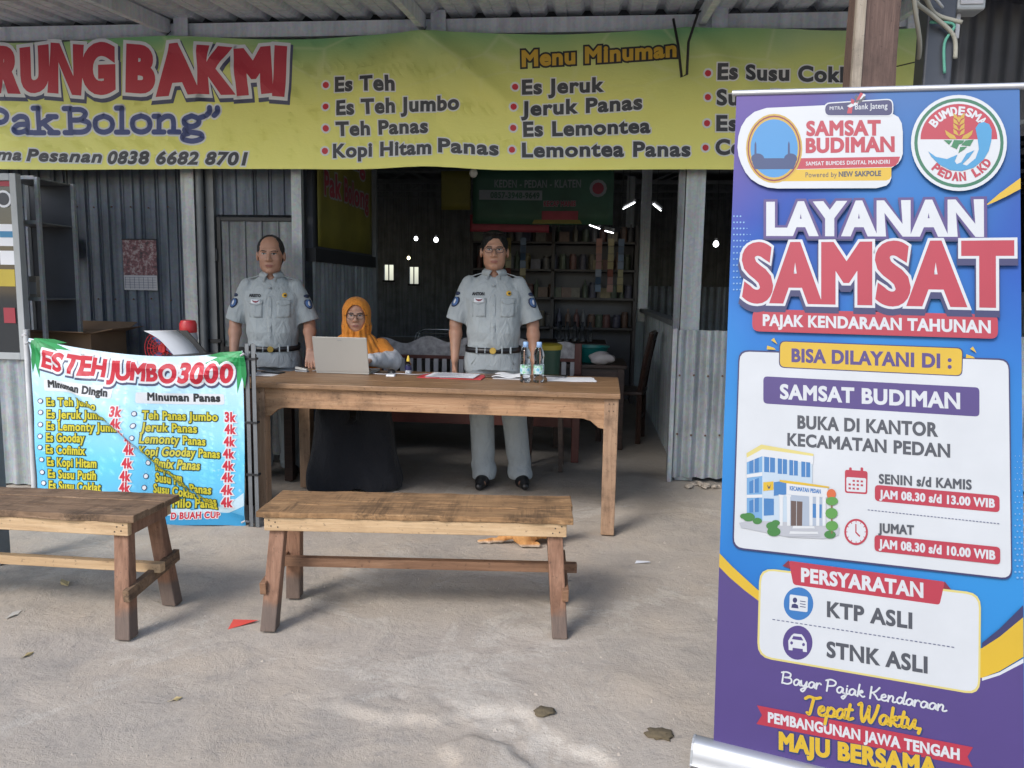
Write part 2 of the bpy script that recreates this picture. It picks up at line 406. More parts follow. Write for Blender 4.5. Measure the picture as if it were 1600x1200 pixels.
# far end of the hall: wall with openings to the daylight
def hall():
    y = 21.0; b = MB()
    holes = [(-6.02, -5.95, 1.60, 1.98), (-5.66, -5.40, 1.55, 1.97), (-4.95, -4.70, 1.46, 1.92)]
    xs = sorted({-16.0, 9.0} | {h[0] for h in holes} | {h[1] for h in holes})
    for a, c in zip(xs[:-1], xs[1:]):
        hs = [h for h in holes if h[0] <= a and h[1] >= c]
        if hs: b.box((a, y, 0), (c, y + .08, hs[0][2])); b.box((a, y, hs[0][3]), (c, y + .08, 4.6))
        else: b.box((a, y, 0), (c, y + .08, 4.6))
    b.build('hall_back_wall', 'zinc_old', stall)
    b = MB()
    for h in holes:
        b.box((h[0] - .04, y - .03, h[2] - .05), (h[1] + .04, y - .004, h[2])); 
        b.box(((h[0] + h[1]) / 2 - .012, y - .02, h[2]), ((h[0] + h[1]) / 2 + .012, y + .02, h[3]))
    b.build('window_bars', 'black_steel', stall)
    b = MB(); b.box((-16, 7.5, 0), (-15.9, 21, 1.6)); b.build('hall_side_wall', 'zinc_dark', stall)  # unseen side wall, left open above to let sky light into the hall
    b = MB(); b.box((9, 5.75, 0), (9.1, 10.5, 1.2)); b.box((9, 10.5, 0), (9.1, 21, 4.7)); b.build('hall_side_wall', 'zinc_dark', stall)  # near stretch kept low, out of view, to admit more sky light
    b = MB(); b.box((-16, 7.5, 0), (-2.18, 7.56, 4.6)); b.build('hall_front_wall', 'zinc_dark', stall)
    # hall roof: long ribbed sheets on steel trusses
    prof = [(x, .03 if k % 4 in (1, 2) else 0) for k, x in enumerate(np.arange(-16.2, 9.2, .1))]
    b = MB(); b.sheet(lambda p, y_: (p[0], y_, 3.36 + (y_ - 5.5) * .055 + p[1]), prof, (5.45, 21.3)); b.build('hall_roof_sheet', 'navy_steel', stall, solid=.002)
    for k in range(6):
        y_ = 7.8 + k * 2.3; z = 3.3 + (y_ - 5.5) * .055; b = MB()
        b.bar((-15, y_, z - .05), (9, y_, z - .05), .06, .06); b.bar((-15, y_, z - .45), (9, y_, z - .45), .05, .05)
        for j in range(24): b.bar((-15 + j, y_, z - .45 * (j % 2 == 0) - .03), (-14 + j, y_, z - .45 * (j % 2 == 1) - .03), .03, .03)
        b.build('roof_truss', 'dark_steel', stall)
hall()
# lean-to roof over the forecourt
def lean_to():
    zr = lambda y: 3.262 - (5.6 - y) * 0.096
    ROOF_FRONT = 3.0
    x = -5.4; k = 0
    while x < 2.05:
        w = 0.75
        pr = [(x, 0)]
        for j in range(3):
            c = x + .04 + j * .25; pr += [(c, 0), (c + .025, .032), (c + .06, .032), (c + .085, 0), (c + .15, 0), (c + .155, .006), (c + .165, 0)]
        pr.append((x + w + .02, 0.001))
        b = MB(); b.sheet(lambda p, y_: (p[0], y_, zr(y_) + p[1] + .002 * (k % 2)), pr, (ROOF_FRONT, 3.6, 5.62))
        b.build('roof_sheet', 'zinc_roof', stall, solid=.0012); x += w; k += 1
    for xr in (-4.95, -3.06, -1.2, .70, 1.95):
        b = MB(); b.bar((xr, ROOF_FRONT + .05, zr(ROOF_FRONT) - .055), (xr, 5.5, zr(5.5) - .055), .045, .10); b.build('rafter', 'zinc_roof', stall, bevel=.003)
        b = MB(); b.box((xr + .06, 5.47, 3.10), (xr + .165, 5.476, 3.27)); b.box((xr + .06, 5.476, 3.10), (xr + .066, 5.52, 3.27)); b.build('bracket', 'zinc_roof', stall)
    for yp in (3.2, 3.9, 4.8):
        b = MB(); b.bar((-5.4, yp, zr(yp) - .02), (2.1, yp, zr(yp) - .02), .035, .03); b.build('purlin', 'channel_steel', stall)
    b = MB(); b.box((-5.5, 5.50, 3.12), (2.1, 5.505, 3.22)); b.box((-5.5, 5.505, 3.12), (2.1, 5.55, 3.125)); b.box((-5.5, 5.505, 3.215), (2.1, 5.55, 3.22)); b.build('front_beam', 'zinc_roof', stall)
    # darker, higher roof over the next bay
    b = MB(); prof = [(2.1 + .06 * k, .025 if k % 4 in (1, 2) else 0) for k in range(110)]
    b.sheet(lambda p, y_: (p[0], y_, 3.62 - (5.6 - y_) * .06 + p[1]), prof, (3.0, 5.7)); b.build('side_roof_sheet', 'zinc_dark', stall, solid=.002)
    for yp in (3.2, 4.6, 5.6):
        b = MB(); b.bar((2.1, yp, 3.56 - (5.6 - yp) * .06), (8.6, yp, 3.56 - (5.6 - yp) * .06), .06, .08); b.build('purlin', 'dark_steel', stall)
    b = MB(); b.sheet(lambda p, z: (p[0], 5.9 - p[1], z), wave(.9, 9.0, .11, .012), (2.5, 3.6)); b.build('gable_sheet', 'navy_steel', stall, solid=.002)
    b = MB(); b.bar((1.9, 5.72, 2.35), (5.5, 5.72, 3.1), .03, .03); b.build('brace', 'dark_steel', stall)
lean_to()

# free-standing posts in front of the stall
def post_thing(name, label, x0, x1, y0, y1, z1, mats, cut=None):
    b = MB(); b.box((x0, y0, 0), (x1, y1, z1)); b.m = [0, 0, 0, 1, 0, 2][:6]
    # uneven old timber: a few rows of slightly shifted rings
    o = b.build(name, mats, None, bevel=.006)
    return tag(o, label, 'post')
def timber_post():
    t = thing('wooden_post', 'old brown timber post rising behind the roll-up banner', 'post', (1.075, 3.28, 0))
    b = MB(); zs = np.linspace(0, 3.12, 24); ring = []
    for i, z in enumerate(zs):
        j = lambda s: .006 * float(vnoise(z * 3 + s, s * 7.1, 4))
        ring.append([(-.078 + j(1), -.075 + j(2), z), (.085 + j(3), -.055 + j(4), z), (.075 + j(5), .075 + j(6), z), (-.08 + j(7), .07 + j(8), z)])
    vs = [p for r_ in ring for p in r_]; fs = []
    for i in range(len(zs) - 1):
        for k in range(4): a = i * 4 + k; c = i * 4 + (k + 1) % 4; fs.append((a, c, c + 4, a + 4))
    b.add(vs, fs + [(3, 2, 1, 0), tuple(len(vs) - 4 + k for k in range(4))]); b.build('timber', 'post_wood', t, bevel=.006)
    b = MB(); b.box((-.092, -.084, 0), (-.055, -.060, 3.1)); b.build('pale_batten', 'post_wood_pale', t, bevel=.003)
timber_post()
o = MB().box((1.372, 3.52, 0), (1.485, 3.63, 3.15)).build('steel_post', 'navy_steel', None, bevel=.008)
tag(o, 'dark square steel post beside the old brown timber post', 'post')
o = MB().box((-2.885, 3.34, 0), (-2.815, 3.41, 3.10)).build('steel_post', 'dark_steel', None, bevel=.004)
tag(o, 'grey steel post at the far left edge beyond the cut-off bench', 'post')
# ================================================================== table and benches
wood('table_wood', (0.27, 0.145, 0.072), (0.42, 0.24, 0.128), (0.52, 0.33, 0.185), 0, .6, .85)
wood('table_leg_wood', (0.23, 0.135, 0.08), (0.36, 0.225, 0.138), (0.45, 0.30, 0.19), 2, .65, .85)
wood('top_wood', (0.15, 0.08, 0.038), (0.28, 0.16, 0.082), (0.40, 0.245, 0.132), 0, .5, .4)
wood('bench_top_wood', (0.14, 0.075, 0.033), (0.32, 0.18, 0.08), (0.47, 0.285, 0.138), 0, .85, .8, 1.0, True)
wood('bench_top_dark', (0.115, 0.068, 0.038), (0.235, 0.145, 0.084), (0.34, 0.225, 0.135), 0, .85, .8, 1.0, True)
wood('pale_wood', (0.40, 0.255, 0.135), (0.55, 0.375, 0.21), (0.66, 0.475, 0.285), 0, .75, .25)
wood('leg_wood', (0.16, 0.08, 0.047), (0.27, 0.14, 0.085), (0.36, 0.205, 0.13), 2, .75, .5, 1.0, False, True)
wood('rail_wood', (0.13, 0.065, 0.035), (0.24, 0.125, 0.068), (0.33, 0.19, 0.11), 0, .75, .4)
wood('dark_wood', (0.02, 0.011, 0.008), (0.045, 0.022, 0.016), (0.075, 0.037, 0.026), 0, .45, .3)
plain('nail_dark', (0.03, 0.025, 0.02), .6)

def rough_plank(x0, x1, y0, y1, z0, z1, nx=40, seed=0, wob=.004, skew=0.0):
    """a plank with uneven, worn edges; returns MB"""
    b = MB(); xs = np.linspace(x0, x1, nx); vs = []; fs = []
    for i, x in enumerate(xs):
        f = float(fbm(x * 13, seed * 3.1, seed, 3)) * wob; g = float(fbm(x * 6, seed * 2.3 + 9, seed + 3, 3)) * wob; h = float(fbm(x * 9, 4.0 + seed, seed + 5, 3)) * wob * .6
        dx = skew * ((i == 0) - (i == nx - 1)) * 0
        vs += [(x + dx, y0 + f, z0), (x + dx, y1 + g, z0), (x + dx, y1 + g, z1 + h * .4), (x + dx, y0 + f, z1 + h * .5)]
    for i in range(nx - 1):
        for k in range(4): a = i * 4 + k; c = i * 4 + (k + 1) % 4; fs.append((a, c, c + 4, a + 4))
    fs += [(0, 1, 2, 3), tuple((nx - 1) * 4 + k for k in (3, 2, 1, 0))]
    return b.add(vs, fs)

def make_table():
    t = thing('wooden_table', 'long brown wooden service table with scalloped apron holding the laptop', 'table', (-0.88, 4.65, 0), R(-1.2))
    hx, hy, zt = 1.075, .41, .813
    for k, (y0, y1) in enumerate(((-.41, -.15), (-.147, .13), (.133, .41))):
        rough_plank(-hx, hx, y0, y1, zt - .03, zt, 50, 20 + k, .002).build('top_plank', 'top_wood', t, bevel=.004)
    def apron(y0, y1):
        L = hx - .085; z1 = zt - .031; z0 = z1 - .118
        pts = [(-L, z1), (L, z1), (L, z0 - .055)]
        for a, h in ((-.0, -.055), (-.03, -.05), (-.055, -.03), (-.075, -.012), (-.10, -.006), (-.115, 0)): pts.append((L + a, z0 + h))
        pts += [(-L - a, z0 + h) for a, h in ((-.115, 0), (-.10, -.006), (-.075, -.012), (-.055, -.03), (-.03, -.05), (0, -.055))]
        b = MB(); n = len(pts); vs = [(a, y0, h) for a, h in pts] + [(a, y1, h) for a, h in pts]
        b.add(vs, [tuple(range(n)), tuple(range(n, 2 * n))[::-1]] + [(i, i + n, (i + 1) % n + n, (i + 1) % n) for i in range(n)])
        return b.build('apron', 'table_wood', t, bevel=.003)
    apron(-.375, -.345); apron(.345, .375)
    for s in (-1, 1): MB().box((s * .985 - .015, -.34, zt - .15), (s * .985 + .015, .34, zt - .031)).build('side_apron', 'table_wood', t, bevel=.003)
    for sx in (-1, 1):
        for sy in (-1, 1):
            x, y = sx * (hx - .0475), sy * .345
            b = MB(); b.hexa([(x - .038, y - .038, 0), (x + .038, y - .038, 0), (x + .038, y + .038, 0), (x - .038, y + .038, 0)], [(x - .04, y - .04, zt - .031), (x + .04, y - .04, zt - .031), (x + .04, y + .04, zt - .031), (x - .04, y + .04, zt - .031)])
            o = b.build('leg', 'table_leg_wood', t, bevel=.005)
            if sy < 0:
                b = MB()
                for dz in (.06, .10):
                    for dx in (-.012, .012): b.lathe([(.003, -.3895 - .001), (.003, -.384)], (x + dx, 0, zt - dz), 6, 1)
                b.build('nail', 'nail_dark', o)
    return t
make_table()

def make_bench(label, loc, rz, L, mats, group, seed, cut_end=False):
    t = thing('wooden_bench', label, 'bench', loc, rz, group)
    hx, zt, d = L / 2, .487, .165
    edges = [-d, -.045, .012, d] if seed == 1 else [-d, -.06, .05, d]
    for k in range(3):
        y0, y1 = edges[k] + .0015, edges[k + 1] - .0015
        rough_plank(-hx + random.uniform(-.004, .008), hx + random.uniform(-.008, .008), y0, y1, zt - .026, zt + random.uniform(-.002, .002), 110, seed * 10 + k, .007).build('seat_plank', mats[0], t, bevel=.003)
    for s in (-1, 1):
        b = MB(); b.box((-hx + .03, s * .140 - .013, zt - .082), (hx - .03, s * .140 + .013, zt - .027)); o = b.build('seat_rail', mats[1], t, bevel=.003)
        b = MB()
        for ex in (-1, 1):
            for dx, dz in ((.02, .038), (.045, .046), (.028, .062), (.055, .066)): b.lathe([(.003, s * .140 + s * .0145), (.003, s * .140)], (ex * (hx - .03 - dx), 0, zt - dz), 6, 1)
        b.build('nail', 'nail_dark', o)
    for ex in (-1, 1):
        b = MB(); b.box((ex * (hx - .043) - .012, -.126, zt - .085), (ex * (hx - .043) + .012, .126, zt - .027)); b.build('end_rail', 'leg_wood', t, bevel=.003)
        for s in (-1, 1):
            xt, yt = ex * (hx - .078), s * .100; xb, yb = ex * (hx - .048), s * .165; w = .031
            b = MB(); b.hexa([(xb - w, yb - w, 0), (xb + w, yb - w, 0), (xb + w, yb + w, 0), (xb - w, yb + w, 0)], [(xt - w, yt - w * .7, zt - .03), (xt + w, yt - w * .7, zt - .03), (xt + w, yt + w * .7, zt - .03), (xt - w, yt + w * .7, zt - .03)])
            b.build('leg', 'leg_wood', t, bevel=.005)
        xc = ex * (hx - .058); b = MB(); b.bar((xc + ex * .028, -.185, .175), (xc + ex * .028, .185, .215), .026, .05); b.build('cross_rail', 'rail_wood' if seed == 1 else 'bench_top_dark', t, bevel=.003)
    b = MB(); b.box((-hx + .01, -.012, .205), (hx - .01 + (.035 if seed == 1 else .02), .026, .243)); b.build('stretcher', mats[2], t, bevel=.003)
    return t
make_bench('weathered plank bench in front of the service table, with reddish legs', (-.675, 3.055, 0), R(4.4), 1.265, ('bench_top_wood', 'pale_wood', 'rail_wood'), 'plank benches on the forecourt', 1)
make_bench('weathered plank bench before the blue menu banner, cut by the picture edge', (-2.365, 2.87, 0), R(-.5), 1.30, ('bench_top_dark', 'pale_wood', 'pale_wood'), 'plank benches on the forecourt', 2)

# second table, behind the menu banner
def side_table():
    t = thing('side_table', 'dark wooden table behind the blue menu banner, carrying the printer', 'table', (-2.62, 4.85, 0))
    MB().box((-.62, -.36, .745), (.60, .36, .775)).build('table_top', 'top_wood', t, bevel=.004)
    for s in (-1, 1): MB().box((-.58, s * .32 - .012, .64), (.56, s * .32 + .012, .744)).build('apron', 'dark_wood', t)
    for sx in (-.56, .54):
        for sy in (-.31, .31): MB().box((sx - .03, sy - .03, 0), (sx + .03, sy + .03, .744)).build('leg', 'dark_wood', t, bevel=.004)
side_table()

# ================================================================== inside the stall
plain('carved_panel', (0.34, 0.33, 0.34), .6, var=.5, scale=22)
plain('red_brown', (0.10, 0.028, 0.022), .45, var=.3)
plain('slat_white', (0.40, 0.40, 0.42), .5, var=.2)
def settee():
    t = thing('carved_settee', 'dark red carved wooden settee with pale slats behind the table', 'settee', (-1.0, 6.35, 0))
    for x in (-.92, .92):
        MB().box((x - .03, -.30, 0), (x + .03, -.24, .62)).build('leg', 'red_brown', t, bevel=.005); MB().box((x - .03, .22, 0), (x + .03, .28, .92)).build('leg', 'red_brown', t, bevel=.005)
        MB().box((x - .035, -.30, .62), (x + .035, .22, .66)).build('armrest', 'red_brown', t, bevel=.008)
    for k in range(5): MB().box((-.89, -.28 + k * .10, .40), (.89, -.19 + k * .10, .425)).build('seat_slat', 'red_brown', t, bevel=.003)
    MB().box((-.89, -.27, .28), (.89, -.245, .395)).build('seat_apron', 'red_brown', t, bevel=.003)
    MB().box((-.89, .235, .76), (.89, .265, .79)).build('back_rail', 'red_brown', t, bevel=.004); MB().box((-.89, .235, .46), (.89, .265, .50)).build('back_rail', 'red_brown', t, bevel=.004)
    b = MB(); n = 40; pts = [(-.89 + 1.78 * k / n, .90 + .03 * math.sin(k * .7) + .035 * math.sin(math.pi * k / n)) for k in range(n + 1)]
    b.prism([(-.89, .79)] + [(.89, .79)] + pts[::-1], .24, .26); b.build('crest', 'carved_panel', t)
    for k in range(24): MB().box((-.86 + k * .0745, .243, .50), (-.82 + k * .0745, .257, .76)).build('back_slat', 'slat_white', t)
settee()
def dark_chair():
    t = thing('wooden_chair', 'dark high-backed wooden chair beside the inner corrugated wall', 'chair', (.33, 7.15, 0), R(-100))
    for sx in (-.19, .19):
        MB().bar((sx, -.18, 0), (sx, -.18, .46), .045, .045, (0, 1, 0)).build('leg', 'dark_wood', t)
        MB().tube([(sx, .18, 0), (sx, .18, .46), (sx, .22, .75), (sx, .27, 1.0)], .026, 6).build('leg', 'dark_wood', t)
    MB().box((-.22, -.21, .44), (.22, .21, .475)).build('seat', 'dark_wood', t, bevel=.01)
    MB().bar((-.19, .265, .97), (.19, .265, .97), .03, .09).build('top_rail', 'dark_wood', t, bevel=.006)
    for k in range(5): MB().bar((-.14 + k * .07, .185, .48), (-.14 + k * .07, .26, .93), .03, .014).build('back_slat', 'dark_wood', t)
    for y in (-.18, .18): MB().bar((-.19, y, .22), (.19, y, .22), .02, .03).build('stretcher', 'dark_wood', t)
dark_chair()
def dark_table(name, label, loc, lx, ly, h=.74):
    t = thing(name, label, 'table', loc)
    MB().box((-lx, -ly, h - .03), (lx, ly, h)).build('table_top', 'dark_wood', t, bevel=.004)
    for sx in (-1, 1):
        for sy in (-1, 1): MB().box((sx * (lx - .05) - .03, sy * (ly - .05) - .03, 0), (sx * (lx - .05) + .03, sy * (ly - .05) + .03, h - .03)).build('leg', 'dark_wood', t, bevel=.003)
    for sy in (-1, 1): MB().box((-lx + .08, sy * (ly - .05) - .012, h - .13), (lx - .08, sy * (ly - .05) + .012, h - .03)).build('apron', 'dark_wood', t)
    return t
dark_table('dining_table', 'dark dining table inside the hall behind the seated person', (-2.0 + .65, 7.9, 0), .75, .4, .78)
dark_table('dining_table', 'dark table inside the stall holding the teal basin', (.02, 6.95, 0), .32, .35, .74)
dark_table('dining_table', 'dark serving table before the stocked shelf in the depth', (-.45, 8.7, 0), .65, .35, .8)
# stool and yellow-lidded bucket behind the standing person
t = thing('stool', 'small dark stool under the yellow-lidded bucket', 'stool', (-.31, 5.86, 0))
MB().box((-.15, -.15, .60), (.15, .15, .63)).build('seat', 'dark_wood', t, bevel=.005)
for sx in (-1, 1):
    for sy in (-1, 1): MB().bar((sx * .13, sy * .13, 0), (sx * .11, sy * .11, .6), .032, .032, (0, 1, 0)).build('leg', 'dark_wood', t)
plain('bucket_green', (0.03, 0.075, 0.05), .4); plain('lid_yellow', (0.42, 0.32, 0.03), .4); plain('teal_plastic', (0.01, 0.17, 0.16), .35)
t = thing('bucket', 'dark green plastic bucket with a yellow lid behind the water bottles', 'bucket', (-.31, 5.86, .632))
MB().lathe([(.085, 0), (.092, .02), (.108, .30), (.112, .30)], n=24).build('bucket_body', 'bucket_green', t, smooth=True, angle=40)
MB().lathe([(.116, .29), (.118, .325), (.10, .335), (.02, .337)], n=24).build('lid', 'lid_yellow', t, smooth=True, angle=40)
t = thing('plastic_basin', 'round teal plastic basin on the dark table inside', 'basin', (.02, 6.85, .742))
MB().lathe([(.12, 0), (.125, .005), (.16, .13), (.175, .135), (.175, .142), (.152, .138), (.115, .012), (.01, .010)], n=32).build('basin_bowl', 'teal_plastic', t, smooth=True, angle=50)
m, nt = newmat('plastic_bag'); nt.b.inputs['Base Color'].default_value = (.6, .56, .56, 1); nt.b.inputs['Roughness'].default_value = .25; nt.b.inputs['Alpha'].default_value = .8
def blob(name, c, r, mat, label, cat, seed=0, amp=.25, parent=None):
    b = MB(); n, k = 20, 12; vs = []; fs = []
    for i in range(k + 1):
        for j in range(n):
            th, ph = math.pi * i / k, 2 * math.pi * j / n
            q = 1 + amp * float(fbm(3 * math.sin(th) * math.cos(ph) + seed, 3 * math.sin(th) * math.sin(ph) + 2 * math.cos(th), seed, 3))
            vs.append((r[0] * q * math.sin(th) * math.cos(ph), r[1] * q * math.sin(th) * math.sin(ph), r[2] * (1 + math.cos(th) * min(q, 1.1))))
    for i in range(k):
        for j in range(n): a = i * n + j; c2 = i * n + (j + 1) % n; fs.append((a, c2, c2 + n, a + n))
    b.add(vs, fs); o = b.build(name, mat, parent, smooth=True, loc=c); return tag(o, label, cat)
blob('plastic_bag', (.12, 6.62, .742), (.10, .07, .055), 'plastic_bag', 'crumpled clear plastic bag in front of the teal basin', 'bag', 3)

# stocked shelf deep inside
plain('shelf_board', (0.06, 0.055, 0.055), .6)
jar_cols = [(0.30, 0.12, 0.05), (0.35, 0.30, 0.20), (0.12, 0.2, 0.1), (0.35, 0.08, 0.06), (0.3, 0.3, 0.32), (0.12, 0.12, 0.25), (0.4, 0.3, 0.06)]
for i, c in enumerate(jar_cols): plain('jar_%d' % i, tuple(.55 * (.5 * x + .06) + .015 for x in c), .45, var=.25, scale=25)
plain('jar_lid', (.35, .36, .38), .4)
def stock():
    t = thing('stock_shelf', 'dark open shelf full of jars and bottles deep inside the stall', 'shelf', (-.45, 9.6, 0))
    for x in (-1.0, 0, 1.0): MB().box((x - .02, -.18, 0), (x + .02, .18, 2.15)).build('upright', 'shelf_board', t)
    lv = (.92, 1.28, 1.62, 1.95)
    for z in lv: MB().box((-1.0, -.18, z - .025), (1.0, .18, z)).build('shelf_board', 'shelf_board', t)
    MB().box((-1.0, .19, 0), (1.0, .21, 2.15)).build('back_board', 'navy_steel', t)
    protos = []
    for k in range(4):
        r_, h = (.05, .16) if k == 0 else ((.035, .22) if k == 1 else ((.06, .12) if k == 2 else (.045, .19)))
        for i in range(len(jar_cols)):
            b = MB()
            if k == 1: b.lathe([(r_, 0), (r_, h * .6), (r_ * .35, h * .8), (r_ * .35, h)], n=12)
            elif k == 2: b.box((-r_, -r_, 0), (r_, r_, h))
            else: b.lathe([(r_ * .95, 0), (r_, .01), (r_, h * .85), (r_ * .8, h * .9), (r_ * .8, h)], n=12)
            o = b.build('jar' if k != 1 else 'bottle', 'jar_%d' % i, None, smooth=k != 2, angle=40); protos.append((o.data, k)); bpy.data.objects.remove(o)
    names = {0: ('jar', 'jar'), 1: ('bottle', 'bottle'), 2: ('packet', 'packet'), 3: ('canister', 'canister')}
    lev = ('lowest', 'second', 'third', 'top'); cn = ('brown', 'cream', 'green', 'red', 'grey', 'blue', 'yellow'); ordn = lambda q: ('first', 'second', 'third', 'fourth', 'fifth', 'sixth', 'seventh', 'eighth', 'ninth', 'tenth', 'eleventh', 'twelfth', 'thirteenth', 'fourteenth', 'fifteenth', 'sixteenth', 'seventeenth', 'eighteenth', 'nineteenth', 'twentieth', 'twenty-first', 'twenty-second', 'twenty-third', 'twenty-fourth', 'twenty-fifth', 'twenty-sixth')[q]
    n = 0
    for li, z in enumerate(lv):
        x = -.93; ci = 0
        while x < .94:
            pi_ = random.randrange(len(protos)); me, k = protos[pi_]
            o = bpy.data.objects.new(names[k][0], me); link(o); o.location = (-.45 + x, 9.6 + random.uniform(-.08, .04), z + .001); o.rotation_euler = (0, 0, random.uniform(0, 6) if k != 2 else random.uniform(-.2, .2))
            tag(o, 'dim %s %s, %s item from the left on the %s board of the stock shelf' % (cn[pi_ % 7], names[k][1], ordn(ci), lev[li]), names[k][1], 'goods on the stock shelf'); ci += 1
            x += random.uniform(.078, .13)
stock()
def water_row():
    for k in range(5):
        o = MB().lathe([(.03, 0), (.032, .01), (.03, .08), (.032, .12), (.03, .15), (.013, .19), (.013, .22)], n=14).build('water_bottle', 'bottle_clear', None, smooth=True)
        o.location = (-.32 + .085 * k, 8.6, .802)
        tag(o, 'clear water bottle, %s from the left in the row on the serving table' % ('first', 'second', 'third', 'fourth', 'fifth')[k], 'bottle', 'row of bottles on the serving table')
m, nt = newmat('bottle_clear'); nt.b.inputs['Base Color'].default_value = (.92, .96, 1, 1); nt.b.inputs['Roughness'].default_value = .05; nt.b.inputs['Transmission Weight'].default_value = 1; nt.b.inputs['IOR'].default_value = 1.2
water_row()

# lamps of the hall, then glowing tubes in place of roof-gap glints
def bulb(label, loc, mat='lamp_white', drop=.8, r_=.05, cat='lamp'):
    t = thing('bulb_lamp', label, cat, loc)
    MB().lathe([(.005, -r_ * 1.1), (r_ * .6, -r_ * .9), (r_, -r_ * .2), (r_ * .8, r_ * .5), (r_ * .4, r_)], n=16).build('bulb', mat, t, smooth=True)
    MB().lathe([(r_ * .45, r_ * .95), (r_ * .45, r_ * 2)], n=12).build('socket', 'slat_white', t)
    MB().tube([(0, 0, r_ * 2), (0, 0, drop)], .004, 5).build('cord', 'black_steel', t)
bulb('lit cold white bulb deep in the hall, nearer the far windows', (-3.631, 16, 2.38), r_=.042); bulb('lit white bulb deep in the hall, beside the standing head', (-3.211, 16.02, 2.36), r_=.05)
bulb('small warm yellow bulb glowing above the far windows', (-3.80, 16.05, 1.98), 'lamp_warm', 1.3, r_=.035); bulb('lit white bulb hanging over the dark side bay', (1.55, 9.9, 1.97), r_=.036, drop=1.6)
plain('unlit_bulb', (.55, .56, .5), .25)
bulb('unlit cream bulb hanging under the yellow banner', (-.905, 5.95, 2.25), 'unlit_bulb', 1.1, .034)
def roof_gap_glint(label, p, q):  # glowing tube added in place of daylight glinting through a roof gap
    c = tuple((a + b_) / 2 for a, b_ in zip(p, q)); t = thing('roof_gap_glint', label, 'lamp', c)
    P = [tuple(a - o_ for a, o_ in zip(v, c)) for v in (p, q)]
    MB().tube(P, .006, 8).build('tube', 'lamp_white', t, smooth=True)
    MB().bar(tuple(np.array(P[0]) + (0, 0, .035)), tuple(np.array(P[1]) + (0, 0, .035)), .04, .03).build('glint_backing', 'slat_white', t)
    MB().tube([(0, 0, .04), (0, 0, 1.05)], .003, 4).build('cord', 'black_steel', t)
roof_gap_glint('slanting glowing tube in place of a roof-gap glint left of the bay posts', (.42, 10.6, 2.46), (.56, 10.4, 2.52)); roof_gap_glint('slanting glowing tube in place of a roof-gap glint right of the bay posts', (.80, 10.4, 2.50), (.92, 10.6, 2.44))
roof_gap_glint('short glowing tube in place of a roof-gap glint just under the hanging bunting', (-.02, 9.2, 2.13), (.10, 9.1, 2.08)); roof_gap_glint('tiny glowing tube in place of a roof-gap glint lowest under the hanging bunting', (.16, 9.0, 2.05), (.25, 8.9, 2.02))

plain('sachet_a', (.16, .05, .04), .35); plain('sachet_b', (.05, .09, .16), .35); plain('sachet_c', (.18, .15, .06), .35)
for k, x in enumerate((-1.15, -.98, -.80, .10, .24, .36)):
    t = thing('sachet_strip', 'dim hanging strip of sachets, %s from the left before the stock shelf' % ('first', 'second', 'third', 'fourth', 'fifth', 'sixth')[k], 'sachets', (x, 9.25 + .04 * (k % 2), 1.98), 0, 'sachet strips hung in the stall')
    for j in range(7):
        b = MB(); b.hexa([(-.035, -.002, -.085), (.035, -.002, -.085), (.035, .002, -.085), (-.035, .002, -.085)], [(-.035, -.002, 0), (.035, -.002, 0), (.035, .002, 0), (-.035, .002, 0)]); o = b.build('sachet', 'sachet_' + 'abc'[(k * 2 + j // 4) % 3], t); o.location = (0, 0, -.09 * j); o.rotation_euler = (0, 0, random.uniform(-.5, .5))
    MB().tube([(0, 0, 0), (0, 0, 1.5)], .003, 4).build('cord', 'black_steel', t)
t = thing('chrome_rack', 'bent chrome rail rack standing on the dark dining table', 'rack', (-1.55, 7.75, .781)); plain('chrome', (.5, .52, .55), .25, .8)
MB().tube([(-.22, 0, 0), (-.2, 0, .13), (-.12, 0, .17), (.12, 0, .17), (.2, 0, .13), (.26, 0, 0)], .008, 8).build('rail', 'chrome', t, smooth=True); MB().tube([(-.22, .12, 0), (-.2, .12, .12), (.2, .12, .12), (.26, .12, 0)], .008, 8).build('rail', 'chrome', t); MB().box((-.24, -.03, 0), (.28, .15, .012)).build('tray', 'black_plastic' if 'black_plastic' in MATS else 'black_steel', t)
